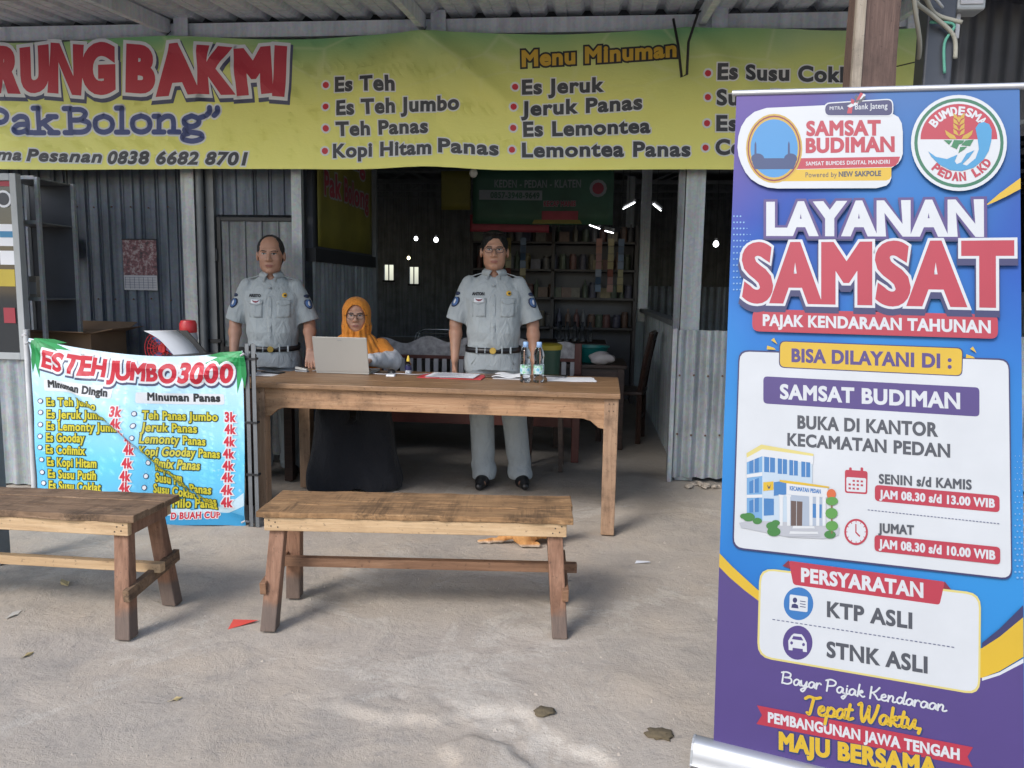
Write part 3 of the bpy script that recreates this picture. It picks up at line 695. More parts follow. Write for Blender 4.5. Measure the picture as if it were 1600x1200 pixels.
# ================================================================== lettering
_fc = {}
CAPH = [1.0]
def font_shape(s):
    """2D triangles of a string in units of the cap height, with its boundary loops"""
    if s in _fc: return _fc[s]
    c = bpy.data.curves.new('t', 'FONT'); c.body = s; c.size = 1; c.resolution_u = 5; c.fill_mode = 'FRONT'; c.space_character = 1.09
    o = bpy.data.objects.new('t', c); COL.objects.link(o)
    dg = bpy.context.evaluated_depsgraph_get(); me = bpy.data.meshes.new_from_object(o.evaluated_get(dg))
    bm = bmesh.new(); bm.from_mesh(me); bmesh.ops.remove_doubles(bm, verts=bm.verts, dist=1e-4); bm.verts.index_update()
    v = np.array([p.co[:2] for p in bm.verts]).reshape(-1, 2); f = []; cnt = set()
    for fc in bm.faces:
        ids = [x.index for x in fc.verts]
        a = sum(v[ids[i]][0] * v[ids[(i + 1) % len(ids)]][1] - v[ids[(i + 1) % len(ids)]][0] * v[ids[i]][1] for i in range(len(ids)))
        if a < 0: ids = ids[::-1]
        f.append(tuple(ids)); cnt |= {(ids[i], ids[(i + 1) % len(ids)]) for i in range(len(ids))}
    nxt = {p: q for (p, q) in cnt if (q, p) not in cnt}
    loops = []; seen = set()
    for p in list(nxt):
        lp = []; q = p
        while q in nxt and q not in seen: seen.add(q); lp.append(q); q = nxt[q]
        if len(lp) > 2: loops.append(lp)
    bm.free(); bpy.data.objects.remove(o); bpy.data.curves.remove(c); bpy.data.meshes.remove(me)
    v = v / CAPH[0]
    _fc[s] = (v, f, v[:, 1].max(), loops, v[:, 0].min(), v[:, 0].max()); return _fc[s]
CAPH[0] = font_shape('H')[2]; _fc.clear()
def miter(P, w):
    """outward offset points of a closed loop (face on its left)"""
    P = np.asarray(P); n = len(P); a = P - np.roll(P, 1, 0); b = np.roll(P, -1, 0) - P
    na = np.stack([a[:, 1], -a[:, 0]], 1); nb = np.stack([b[:, 1], -b[:, 0]], 1)
    na /= np.linalg.norm(na, axis=1, keepdims=True) + 1e-9; nb /= np.linalg.norm(nb, axis=1, keepdims=True) + 1e-9
    m_ = na + nb; q = np.sum(m_ * m_, 1, keepdims=True); m_ = m_ * 2 / np.maximum(q, 0.9)
    return P + m_ * w
# brush-script strokes for the two hand-written lines (unit cap height, x advances)
SCRIPT = {
 'B': (.72, [[(.12, .98), (.02, 0)], [(.0, .9), (.3, 1.0), (.55, .9), (.5, .62), (.2, .52)], [(.2, .52), (.55, .5), (.6, .2), (.35, .0), (.02, .04)]]),
 'P': (.62, [[(.14, .95), (.04, -.02)], [(.0, .86), (.3, 1.0), (.58, .86), (.5, .55), (.12, .42)]]),
 'K': (.66, [[(.14, .98), (.04, 0)], [(.6, 1.0), (.35, .62), (.12, .48)], [(.2, .52), (.36, .3), (.5, .02), (.66, .08)]]),
 'T': (.62, [[(.0, .86), (.2, 1.0), (.5, .94), (.74, 1.02)], [(.42, .96), (.32, .5), (.2, 0), (.08, .06)]]),
 'W': (.95, [[(.0, .92), (.14, 1.0), (.12, .4), (.2, .0), (.4, .5), (.5, .9), (.46, .35), (.56, .0), (.8, .55), (.92, 1.02)]]),
 'a': (.47, [[(.40, .42), (.22, .52), (.05, .3), (.08, .04), (.25, .06), (.4, .42), (.38, .1), (.47, .05)]]),
 'y': (.46, [[(.03, .48), (.05, .12), (.22, .08), (.38, .48)], [(.38, .48), (.3, -.1), (.12, -.42), (.0, -.3), (.2, -.1), (.46, .08)]]),
 'r': (.34, [[(.06, .5), (.02, 0)], [(.04, .22), (.12, .44), (.24, .52), (.31, .44)]]),
 'j': (.26, [[(.16, .48), (.1, -.1), (-.06, -.42), (-.16, -.3), (.05, -.1), (.26, .08)], [(.18, .68), (.19, .70)]]),
 'k': (.46, [[(.18, 1.0), (.05, 0)], [(.08, .3), (.3, .52), (.34, .38), (.14, .28), (.34, .02), (.46, .08)]]),
 'e': (.40, [[(.06, .24), (.28, .34), (.24, .52), (.07, .4), (.06, .08), (.25, .02), (.40, .14)]]),
 'n': (.50, [[(.06, .5), (.02, 0)], [(.04, .2), (.2, .5), (.32, .42), (.28, .08), (.38, .02), (.50, .1)]]),
 'd': (.52, [[(.38, .42), (.2, .52), (.04, .3), (.08, .04), (.25, .06), (.42, .5)], [(.52, 1.0), (.38, .1), (.50, .05)]]),
 'p': (.47, [[(.1, .5), (-.06, -.45)], [(.06, .3), (.24, .52), (.4, .36), (.3, .04), (.06, .06)], [(.3, .04), (.47, .1)]]),
 't': (.34, [[(.22, .86), (.1, .14), (.18, .02), (.34, .1)], [(.0, .54), (.32, .58)]]),
 'u': (.50, [[(.06, .5), (.02, .14), (.14, .02), (.36, .5)], [(.38, .5), (.33, .1), (.50, .06)]]),
 ',': (.2, [[(.1, .06), (.02, -.2)]]), ' ': (.28, [])}
# slab-serif strokes for the stall's second line: heavy rounded letters
SLAB = {
 'P': (.74, [[(.16, .06), (.16, .94)], [(.16, .92), (.45, .92), (.62, .76), (.58, .52), (.40, .42), (.2, .42)], [(.0, .03), (.34, .03)], [(.0, .97), (.2, .97)]]),
 'B': (.78, [[(.16, .06), (.16, .94)], [(.16, .92), (.46, .92), (.6, .76), (.46, .54), (.2, .52)], [(.46, .52), (.68, .40), (.66, .16), (.48, .05), (.16, .06)], [(.0, .03), (.2, .03)], [(.0, .97), (.2, .97)]]),
 'a': (.62, [[(.08, .54), (.25, .66), (.44, .56), (.44, .08)], [(.44, .36), (.2, .34), (.08, .18), (.2, .03), (.42, .12)], [(.44, .04), (.58, .04)]]),
 'k': (.68, [[(.14, .04), (.14, .96)], [(.0, .03), (.28, .03)], [(.0, .97), (.14, .97)], [(.5, .62), (.16, .34)], [(.26, .40), (.52, .04)], [(.40, .64), (.62, .64)], [(.42, .03), (.66, .03)]]),
 'o': (.66, [[(.32, .66), (.12, .55), (.08, .33), (.14, .12), (.32, .03), (.5, .12), (.56, .33), (.5, .55), (.32, .66)]]),
 'l': (.36, [[(.15, .04), (.15, .96)], [(.0, .03), (.32, .03)], [(.0, .97), (.15, .97)]]),
 'n': (.72, [[(.14, .04), (.14, .62)], [(.0, .64), (.14, .64)], [(.0, .03), (.28, .03)], [(.14, .46), (.32, .64), (.5, .56), (.53, .04)], [(.42, .03), (.68, .03)]]),
 'g': (.64, [[(.28, .66), (.1, .54), (.1, .36), (.26, .24), (.44, .34), (.46, .54), (.28, .66)], [(.44, .56), (.6, .64)], [(.2, .22), (.1, .1), (.3, .02), (.52, -.04), (.54, -.22), (.3, -.32), (.06, -.24), (.08, -.08), (.2, -.02)]]),
 '”': (.42, [[(.1, .98), (.1, .82), (.02, .68)], [(.3, .98), (.3, .82), (.22, .68)]]), '“': (.42, [[(.1, .70), (.1, .84), (.18, .98)], [(.3, .70), (.3, .84), (.38, .98)]]), ' ': (.3, [])}
def spline(pts, n=5):
    P = [np.array(p, float) for p in pts]
    if len(P) < 3: return P
    out = []
    for i in range(len(P) - 1):
        p0, p1, p2, p3 = P[max(i - 1, 0)], P[i], P[i + 1], P[min(i + 2, len(P) - 1)]
        for k in range(n):
            t = k / n; out.append(.5 * (2 * p1 + (p2 - p0) * t + (2 * p0 - 5 * p1 + 4 * p2 - p3) * t * t + (3 * p1 - p0 - 3 * p2 + p3) * t ** 3))
    return out + [P[-1]]
def faceted(fn, g):
    """the surface as flat triangles between grid points, so that print lies exactly on the cloth"""
    def f(x, y, h):
        i, j = np.floor(x / g + 1e-5), np.floor(y / g + 1e-5); u, v = x / g - i, y / g - j; z = np.zeros_like(x)
        A = lambda a, b: np.stack(np.broadcast_arrays(*fn((i + a) * g, (j + b) * g, z)), 1)
        u, v = u[:, None], v[:, None]; P00, P10, P01, P11 = A(0, 0), A(1, 0), A(0, 1), A(1, 1)
        lo = u + v <= 1.0; P = np.where(lo, P00 + (P10 - P00) * u + (P01 - P00) * v, P11 + (P01 - P11) * (1 - u) + (P10 - P11) * (1 - v))
        o1 = np.stack(np.broadcast_arrays(*fn(x, y, h)), 1) - np.stack(np.broadcast_arrays(*fn(x, y, z)), 1)
        P = P + o1; return P[:, 0], P[:, 1], P[:, 2]
    return f
class Flat:
    """flat print: 2D faces with a layer height and a material slot each"""
    def __init__(self): self.v = []; self.h = []; self.f = []; self.m = []
    def add(self, pts, faces, h, m):
        n = len(self.v); self.v += [tuple(p) for p in pts]; self.h += [h] * len(pts); self.f += [tuple(i + n for i in f) for f in faces]; self.m += [m] * len(faces)
    def ring(self, P, w, h, m):
        P = np.asarray(P); keep = [i for i in range(len(P)) if np.linalg.norm(P[i] - P[i - 1]) > 1e-6]; P = P[keep]; n = len(P)
        if n < 3: return
        Q = miter(P, w)
        for i in range(n): k = (i + 1) % n; self.add([P[i], Q[i], Q[k], P[k]], [(0, 1, 2, 3)], h + (i % 7) * 2e-5, m)
    def stroke(self, pts, w, h, m, k=10, step=2e-4):
        pts = [np.array(p) for p in pts]
        for i in range(len(pts) - 1):
            a, b = pts[i], pts[i + 1]; d = b - a; L = np.linalg.norm(d)
            if L < 1e-7: continue
            nn = np.array([-d[1], d[0]]) / L * w; self.add([a - nn, b - nn, b + nn, a + nn], [(0, 1, 2, 3)], h + (i % 5) * step * .05, m)
        for i, a in enumerate(pts):
            self.add([a + w * np.array([math.cos(2 * math.pi * j / k), math.sin(2 * math.pi * j / k)]) for j in range(k)], [tuple(range(k))], h + step * .3 + (i % 3) * step * .05, m)
    def build(self, name, surf, mats, parent, grid=None, smooth=False):
        me = bpy.data.meshes.new(name)
        me.from_pydata([(x, y, h) for (x, y), h in zip(self.v, self.h)], [], self.f)
        for q in mats: me.materials.append(MATS.get(q + '_b', MATS[q]) if cur and cur.get('shift') else MATS[q])
        me.polygons.foreach_set('material_index', self.m)
        if grid:
            bm = bmesh.new(); bm.from_mesh(me)
            for ax in (0, 1):
                c = [v.co[ax] for v in bm.verts]
                for q in np.arange(math.ceil(min(c) / grid) * grid, max(c), grid):
                    co = [0, 0, 0]; no = [0, 0, 0]; co[ax] = q; no[ax] = 1
                    bmesh.ops.bisect_plane(bm, geom=bm.verts[:] + bm.edges[:] + bm.faces[:], plane_co=co, plane_no=no, dist=1e-7)
            c = [v.co[0] + v.co[1] for v in bm.verts]
            for q in np.arange(math.ceil(min(c) / grid) * grid, max(c), grid): bmesh.ops.bisect_plane(bm, geom=bm.verts[:] + bm.edges[:] + bm.faces[:], plane_co=(q, 0, 0), plane_no=(1, 1, 0), dist=1e-7)
            surf = faceted(surf, grid)
            bm.to_mesh(me); bm.free()
        co = np.empty(len(me.vertices) * 3); me.vertices.foreach_get('co', co); co = co.reshape(-1, 3)
        try: P = np.stack(np.broadcast_arrays(*surf(co[:, 0], co[:, 1], co[:, 2])), 1)
        except (TypeError, ValueError): P = np.array([surf(*map(float, c)) for c in co])
        me.vertices.foreach_set('co', P.ravel())
        if smooth: me.polygons.foreach_set('use_smooth', [True] * len(me.polygons))
        me.update(); o = bpy.data.objects.new(name, me); return link(o, parent)
ST = {}   # style -> (kind, fill colour, bold, [(outline colour, width, (dx, dy))...], extra)
def text_shapes(F, txt, o, X, Y, st, lay):
    """puts one string into F; returns the list of material names"""
    kind, fill, bold, outs, ex = st
    o, X, Y = np.array(o), np.array(X), np.array(Y); cap = np.linalg.norm(Y); mats = [fill]
    def aff(p): return o + np.outer(p[:, 0], X) + np.outer(p[:, 1], Y)
    step = cur['step'] if cur else 2e-4
    if kind in ('script', 'slab'):
        tab = SCRIPT if kind == 'script' else SLAB; x = 0; S = []
        for ch in txt:
            w, st_ = tab[ch]; S += [np.array(spline([(p[0] + x, p[1]) for p in s_])) for s_ in st_]; x += w
        S = [aff(np.stack([s_[:, 0] / x, s_[:, 1]], 1)) for s_ in S]
        for k, (c, w, d) in enumerate(outs):
            mats.append(c)
            for s_ in S: F.stroke(s_ + np.array(d) * cap, (bold + w) * cap, lay + step * k, k + 1, step=step)
        for s_ in S: F.stroke(s_, bold * cap, lay + step * len(outs), 0, step=step)
        return mats
    jobs = []
    if ex.get('letters'):
        # comic headline: every letter on its own, tilted and scaled a little
        xs = []; x = 0
        for ch in txt:
            v, f, _, lp, x0, x1 = font_shape(ch); w = (x1 - x0) + .05; xs.append((x, ch)); x += w + ex.get('gap', .06)
        for i, (xx, ch) in enumerate(xs):
            v, f, _, lp, x0, x1 = font_shape(ch); p = v.copy(); p[:, 0] = (p[:, 0] - x0)
            a = R(ex['letters'] * (1 if i % 2 else -1) * (.6 + .4 * math.sin(i * 2.3))); c = np.array([(x1 - x0) / 2, .5]); s_ = 1 + .06 * math.sin(i * 1.7)
            q = (p - c) * s_; q = q @ np.array([[math.cos(a), math.sin(a)], [-math.sin(a), math.cos(a)]]) + c; q[:, 0] += q[:, 1] * ex.get('shear', 0); q[:, 0] += xx
            jobs.append((aff(np.stack([q[:, 0] / (x - .06), q[:, 1]], 1)), f, lp))
    else:
        v, f, _, lp, x0, x1 = font_shape(txt); p = v.copy(); p[:, 0] += p[:, 1] * ex.get('shear', 0); a, b = p[:, 0].min(), p[:, 0].max()
        jobs.append((aff(np.stack([(p[:, 0] - a) / (b - a), p[:, 1]], 1)), f, lp))
    for k, (c, w, d) in enumerate(outs):
        mats.append(c)
        for q, f, lp in jobs:
            q = q + np.array(d) * cap; F.add(q, f, lay + step * k, k + 1)
            for j, l in enumerate(lp): F.ring(q[l], (bold + w) * cap, lay + step * k + 1.2e-5 * (j % 4 + 1), k + 1)
    for q, f, lp in jobs:
        F.add(q, f, lay + step * len(outs), 0)
        if bold:
            for j, l in enumerate(lp): F.ring(q[l], bold * cap, lay + step * len(outs) + 1.2e-5 * (j % 4 + 1), 0)
    return mats
for n_, c_ in dict(p_red='c8324c', p_white='e9edf2', p_navy='33356e', p_ink='3a3d45', p_black='22252b', p_yellow='eec42c', p_gold='d9b13a', p_slate='454a66', p_blueword='44538f',
                   p_purple='56428c', p_darkred='8d1f3c', p_cyan='42a5dc', p_green='1c7a58', p_green2='2c8a5a', p_leafA='178a48', p_leafB='2aa25c', p_wave='3aa0d4', p_wavelight='cfeaf6', p_pale='cfe4f2',
                   p_listyellow='f0e23a', p_darkgreen='1d3b22', p_pricered='d02c40', p_dot='8cc0f4', p_badgeblue='3a9ce0', p_badgenavy='1d3f7a', p_orange='e8703a', p_bush='3f8a3e', p_bush2='5fa64a',
                   p_ofblue='7db4e4', p_oflight='cfe2f2', p_ofglass='3f86c8', p_ofyellow='f0e08a', p_ofwhite='eef1f4', p_ofdoor='6a5550', p_ofshade='b9c6d8', p_grey='c9ccd4', p_trunk='8a6a44', p_headred='c43a4e', p_iconblue='2f7ec8').items():
    k_ = 1.0 if n_ in ('p_ink', 'p_black', 'p_slate', 'p_darkgreen') else .50
    vinyl(n_, tuple(x * k_ for x in hexc(c_)), .5)
    if n_ in ('p_white', 'p_headred', 'p_pricered', 'p_listyellow', 'p_gold', 'p_blueword', 'p_leafA', 'p_leafB', 'p_wave', 'p_wavelight'): vinyl(n_ + '_b', tuple(x * (.62 if n_ == 'p_listyellow' else .78) for x in hexc(c_)), .5)
ST.update(head=('font', 'p_headred', .10, [('p_slate', .115, (.03, -.07)), ('p_white', .085, (0, 0))], dict(letters=5, gap=.20)),
 serif=('slab', 'p_blueword', .105, [('p_white', .065, (0, 0))], {}), ital=('font', 'p_ink', .075, [('p_white', .12, (0, 0))], dict(shear=.22)),
 item=('font', 'p_ink', .068, [('p_white', .09, (0, 0))], {}), gold=('font', 'p_gold', .07, [('p_black', .13, (0, 0))], {}),
 bullet=('poly', 'p_pricered', 0, [('p_white', .012, (0, 0))], {}),
 jhead=('font', 'p_pricered', .07, [('p_slate', .16, (.03, -.10)), ('p_white', .13, (0, 0))], dict(letters=3, gap=.13, shear=.18)),
 cap=('font', 'p_black', .08, [], {}), list=('font', 'p_listyellow', .045, [('p_darkgreen', .10, (.02, -.02))], {}), price=('font', 'p_pricered', .06, [('p_white', .11, (0, 0))], {}),
 redcap=('font', 'p_pricered', .06, [('p_white', .12, (0, 0))], {}), mbullet=('poly', 'p_white', 0, [('p_navy', .004, (0, 0))], {}),
 wbold=('font', 'p_white', .058, [], {}), ybold=('font', 'p_yellow', .075, [('p_badgenavy', .06, (.02, -.03))], {}), ink=('font', 'p_ink', .055, [], {}), pbold=('font', 'p_purple', .06, [], {}),
 scriptw=('script', 'p_white', .07, [], {}), scripty=('script', 'p_yellow', .085, [('p_badgenavy', .03, (.03, -.03))], {}), tinyblue=('font', 'p_iconblue', .05, [], {}),
 layanan=('font', 'p_white', .075, [('p_navy', .085, (.0, -.06)), ('p_purple', .085, (0, 0))], {}), samsat=('font', 'p_red', .066, [('p_navy', .06, (.0, -.10)), ('p_white', .045, (0, 0))], {}),
 wsmall=('font', 'p_white', .03, [], {}), ink_s=('font', 'p_ink', .01, [], {}), ink_b=('font', 'p_ink', .06, [], {}), redb=('font', 'p_red', .07, [], {}), wthin=('font', 'p_white', .015, [], {}))
PC = dict(pale='p_white', palm0='p_leafA', palm1='p_leafB', wave='p_wave', wavelight='p_wavelight', purple='p_purple', yellow='p_yellow', navy2='p_navy', palewhite='p_white', cream='p_ofyellow', white='p_white', darkred='p_darkred', red='p_red',
 iconblue='p_iconblue', iconpurple='p_purple', iconwhite='p_white', iconink='p_navy', iconpurple2='p_purple', ink2='p_slate', navy='p_navy', yellow2='p_yellow', purple2='p_purple', white2='p_white', red2='p_red', greylight='p_grey',
 ofblue='p_ofblue', oflight='p_oflight', ofyellow='p_ofyellow', ofwhite='p_ofwhite', ofglass='p_ofglass', ofwhite2='p_ofwhite', ofyellow2='p_yellow', ofink='p_ink', ofshade='p_ofshade', ofdoor='p_ofdoor', ofshade2='p_grey', ofwhite3='p_ofwhite',
 stepA='p_ofwhite', stepB='p_grey', leaf0='p_bush', leaf1='p_bush2', trunk='p_trunk', orange='p_orange', goldring='p_gold', redring='p_darkred', goldring2='p_gold', badgeblue='p_badgeblue', badgenavy='p_badgenavy', white3='p_white',
 emgreen='p_green', emgreen2='p_green2', wavecyan='p_cyan', dots='p_dot')
JOINED = {'halftone_dots', 'dashed_rule', 'office_illustration', 'calendar_icon', 'clock_icon', 'id_card_icon', 'car_icon', 'badge_silhouette', 'partner_emblem', 'wheat_emblem', 'field_emblem'}  # tiny print pieces that stay one part
cur = None; BAN = {}
def begin(b):
    global cur; cur = BAN[b]; cur['shift'] = b in ('Y', 'M')
def T(txt, o, X, Y, style):
    F = Flat(); cur['lay'] += 4e-5
    mats = text_shapes(F, txt, o, X, Y, ST[style], cur['lay'] + cur['tl'])
    nm = {'head': 'headline_lettering', 'jhead': 'headline_lettering', 'layanan': 'headline_lettering', 'samsat': 'headline_lettering', 'price': 'price_lettering', 'list': 'menu_lettering', 'item': 'menu_lettering', 'gold': 'menu_title_lettering', 'scriptw': 'script_lettering', 'scripty': 'script_lettering'}.get(style, 'lettering')
    F.build(nm, cur['surf'], mats, cur['parent'], cur['grid'])
def G(name, pts, style):
    """flat polygon print; runs of the same name and style go into one object"""
    if style in ('bullet', 'mbullet'): fill, out = ST[style][1], ST[style][3][0]
    else: fill, out = PC[style], None
    a = sum(pts[i - 1][0] * pts[i][1] - pts[i][0] * pts[i - 1][1] for i in range(len(pts)))
    if a < 0: pts = pts[::-1]
    one = name in JOINED
    F, mats = cur['open'].setdefault(name, (Flat(), [])) if one else (Flat(), [])
    def mi(c):
        if c not in mats: mats.append(c)
        return mats.index(c)
    cur['lay'] += 3e-5
    tri = fill_poly(pts)
    if out: F.add(*ring_out(pts, out[1]), cur['lay'], mi(out[0]))
    F.add(pts, tri, cur['lay'] + (1e-4 if out else 0), mi(fill))
    if not one: F.build(name, cur['surf'], mats, cur['parent'], cur['grid'])
def ring_out(pts, w):
    Q = miter(np.array(pts), w); return Q, fill_poly([tuple(q) for q in Q])
from mathutils.geometry import tessellate_polygon
def fill_poly(pts):
    return [tuple(t) for t in tessellate_polygon([[Vector((p[0], p[1], 0)) for p in pts]])]
def finish():
    for nm, (F, mats) in cur['open'].items(): F.build(nm, cur['surf'], mats, cur['parent'], cur['grid'])['kind'] = 'stuff'
    cur['open'] = {}
def D(pts, r):
    for x, y in pts: G('halftone_dots', [(x + r * math.cos(a * 1.0472), y + r * math.sin(a * 1.0472)) for a in range(6)], 'dots')
# ================================================================== the three printed banners
def yellow_cloth():
    m, t = newmat('yellow_vinyl'); v = t.coords(); sep = t.n.new('ShaderNodeSeparateXYZ'); t.link(v, sep.inputs[0])
    z = t.math('MULTIPLY', t.math('SUBTRACT', sep.outputs[2], 2.2), 1.08)
    zz = t.math('ADD', z, t.math('MULTIPLY', t.math('SUBTRACT', t.noise(v, .9, 3), .5), .5))
    c = t.ramp(zz, [(0.0, (0.80, 0.78, 0.21)), (0.45, (0.71, 0.71, 0.20)), (0.76, (0.52, 0.60, 0.20)), (0.94, (0.27, 0.46, 0.19)), (1.0, (0.18, 0.40, 0.18))])
    vor = t.new('ShaderNodeTexVoronoi', Scale=1.6); vor.feature = 'DISTANCE_TO_EDGE'; t.link(t.coords((1, 1, 1.8), rot=(0, .5, 0)), vor.inputs['Vector'])
    ln = t.ramp(vor.outputs['Distance'], [(0.0, (1, 1, 1)), (0.03, (0, 0, 0))])
    c = t.mix(t.math('MULTIPLY', t.math('MULTIPLY', ln, .30), t.ramp(zz, [(.45, (0, 0, 0)), (.8, (1, 1, 1))])), c, (.62, .66, .40))
    pale = t.ramp(t.noise(v, 1.4, 2), [(.56, (0, 0, 0)), (.75, (1, 1, 1))])
    c = t.mix(t.math('MULTIPLY', t.math('MULTIPLY', pale, .30), t.ramp(zz, [(.55, (0, 0, 0)), (.9, (1, 1, 1))])), c, (.55, .62, .45))
    t.link(c, t.b.inputs['Base Color']); t.b.inputs['Roughness'].default_value = .5
    t.bump(t.math('ADD', t.noise(t.coords((1, 1, 3)), 30, 3), t.math('MULTIPLY', t.noise(t.coords((1.2, 1, 1), rot=(0, .6, 0)), 5, 5, .6, 1.0), 3.0)), .22, .006)
yellow_cloth()
RIDGES = [((-1.18, 3.1), (-.55, 2.60), .034, .07), ((-1.18, 3.1), (-1.75, 2.65), .022, .08), ((-1.18, 3.1), (-1.05, 2.2), -.012, .05), ((-5.2, 3.1), (-4.3, 2.7), .02, .08), ((-.2, 2.25), (.5, 2.5), .016, .07), ((.60, 3.1), (1.3, 2.5), .020, .06), ((.60, 3.1), (.2, 2.5), .012, .05), ((-3.0, 3.1), (-2.2, 2.7), .014, .06),
          ((-4.6, 2.55), (-3.9, 2.3), .012, .04), ((-2.6, 2.3), (-1.7, 2.62), .010, .05), ((1.25, 2.2), (1.3, 3.0), .014, .05), ((-3.4, 2.22), (-2.9, 2.5), .008, .04)]
def ridge(x, z, y, a, b, amp, w):
    ax, az = a; bx, bz = b; L = math.hypot(bx - ax, bz - az); ex, ez = (bx - ax) / L, (bz - az) / L
    s = (x - ax) * ex + (z - az) * ez; d = -(x - ax) * ez + (z - az) * ex
    return y - amp * 1.5 * np.clip(1.1 - np.abs(s / L - .4), 0, 1) * np.exp(-(d / w) ** 2)
def ysurf(x, z, h):
    y = 5.45 - .022 * fbm(x * .9, z * 1.3, 21, 2) - .004 * fbm(x * 4, z * 3, 22, 2)
    for q in RIDGES: y = ridge(x, z, y, *q)
    return (x, y - h, z)
yb = thing('shop_banner', 'long yellow and green vinyl banner with the food stall name and drinks menu', 'banner')
F = Flat(); pts = []
for k in range(81):
    x = -6.1 + 8.18 * k / 80; pts.append((x, 2.198 + .006 * math.sin(x * 2.1) + .028 * math.exp(-((x + 1.15) / .35) ** 2)))
for k in range(81):
    x = 2.08 - 8.18 * k / 80; pts.append((x, 3.10 + .022 * math.cos((x + 1.2) * 3.4) * .6))
F.add(pts, fill_poly(pts), 0, 0)
o = F.build('banner_cloth', ysurf, ['yellow_vinyl'], yb, .05, True)
BAN['Y'] = dict(surf=ysurf, parent=yb, grid=.05, lay=0.0, tl=.0008, step=.0003, open={})
plain('tie_black', (.015, .015, .017), .5); plain('rope_grey', (.34, .33, .28), .9); plain('rope_green', (.10, .32, .24), .8)
MB().tube([(.50, 5.40, 3.16), (.535, 5.36, 2.98), (.565, 5.36, 2.78), (.60, 5.37, 2.80), (.60, 5.36, 3.0), (.66, 5.40, 3.20), (.75, 5.38, 3.22)], .009, 6).build('tie_strap', 'tie_black', yb, smooth=True)
MB().tube([(1.72, 5.41, 2.83), (1.76, 5.40, 2.74), (1.77, 5.41, 2.80)], .018, 6).build('knot', 'rope_grey', yb, smooth=True)
MB().tube([(1.74, 5.41, 2.80), (2.0, 5.2, 2.82)], .004, 5).build('tie_cord', 'tie_black', yb)
for xr in (-4.4, -3.05, -1.19): MB().tube([(xr, 5.43, 3.07), (xr + .01, 5.44, 3.12), (xr + .01, 5.50, 3.17)], .005, 5).build('tie_wire', 'tie_black', yb)

# menu banner on poles
def menu_cloth():
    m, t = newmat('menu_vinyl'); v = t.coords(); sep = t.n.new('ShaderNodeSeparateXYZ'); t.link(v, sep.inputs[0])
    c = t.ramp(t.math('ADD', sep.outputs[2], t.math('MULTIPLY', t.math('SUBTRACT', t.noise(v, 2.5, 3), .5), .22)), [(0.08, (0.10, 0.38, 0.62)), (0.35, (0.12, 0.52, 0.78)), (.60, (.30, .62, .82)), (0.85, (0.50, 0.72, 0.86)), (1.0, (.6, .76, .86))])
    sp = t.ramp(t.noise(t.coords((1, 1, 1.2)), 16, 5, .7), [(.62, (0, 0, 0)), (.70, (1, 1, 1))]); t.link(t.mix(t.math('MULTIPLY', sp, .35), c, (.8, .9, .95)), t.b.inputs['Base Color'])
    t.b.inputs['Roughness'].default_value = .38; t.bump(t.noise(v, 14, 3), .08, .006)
menu_cloth()
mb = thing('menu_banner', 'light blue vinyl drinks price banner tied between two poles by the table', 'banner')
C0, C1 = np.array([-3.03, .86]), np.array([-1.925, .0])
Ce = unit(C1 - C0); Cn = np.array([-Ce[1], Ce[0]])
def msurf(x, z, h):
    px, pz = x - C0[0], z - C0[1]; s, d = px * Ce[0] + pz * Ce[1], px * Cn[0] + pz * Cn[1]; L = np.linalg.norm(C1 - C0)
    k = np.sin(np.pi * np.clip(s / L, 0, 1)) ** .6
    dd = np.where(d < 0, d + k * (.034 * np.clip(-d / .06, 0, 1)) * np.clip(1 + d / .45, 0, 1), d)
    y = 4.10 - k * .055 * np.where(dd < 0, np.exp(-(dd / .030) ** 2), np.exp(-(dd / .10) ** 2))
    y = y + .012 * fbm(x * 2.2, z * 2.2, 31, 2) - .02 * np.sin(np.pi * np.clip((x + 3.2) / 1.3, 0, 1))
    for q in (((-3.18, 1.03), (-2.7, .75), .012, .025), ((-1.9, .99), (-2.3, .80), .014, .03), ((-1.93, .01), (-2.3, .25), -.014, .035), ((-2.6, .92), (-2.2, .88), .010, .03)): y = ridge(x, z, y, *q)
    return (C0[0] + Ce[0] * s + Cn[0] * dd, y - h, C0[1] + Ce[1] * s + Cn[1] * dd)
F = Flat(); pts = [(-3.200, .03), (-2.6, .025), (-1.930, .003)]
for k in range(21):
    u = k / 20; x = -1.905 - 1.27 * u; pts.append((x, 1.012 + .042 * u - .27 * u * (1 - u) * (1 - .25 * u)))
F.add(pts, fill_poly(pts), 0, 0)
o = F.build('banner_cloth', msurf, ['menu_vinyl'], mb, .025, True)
BAN['M'] = dict(surf=msurf, parent=mb, grid=.025, lay=.0003, tl=.0006, step=.0003, open={})
plain('pole_white', (.48, .49, .50), .5, var=.25)
b = MB(); b.tube([(-3.225, 4.12, 0), (-3.215, 4.12, 1.10)], .017, 10); b.build('pole', 'pole_white', mb, smooth=True, angle=50)
MB().tube([(-3.235, 4.12, 1.06), (-3.20, 4.105, 1.08), (-3.20, 4.12, 1.055), (-3.235, 4.11, 1.07)], .010, 6).build('knot', 'slat_white', mb, smooth=True)
for x0 in (-1.905, -1.868):
    b = MB(); b.box((x0, 4.10, 0), (x0 + .004, 4.13, 1.05)); b.box((x0, 4.10, 0), (x0 + .026, 4.103, 1.05)); b.build('pole', 'dark_steel', mb)
for z in (.30, .60, .96): MB().box((-1.91, 4.094, z), (-1.838, 4.132, z + .012)).build('clamp', 'black_steel', mb)
for x, z in ((-3.19, 1.02), (-1.915, .985), (-1.935, .03)):
    MB().tube([(x, 4.075, z), (x + .02, 4.07, z + .012), (x + .03, 4.10, z)], .006, 5).build('knot', 'slat_white', mb)

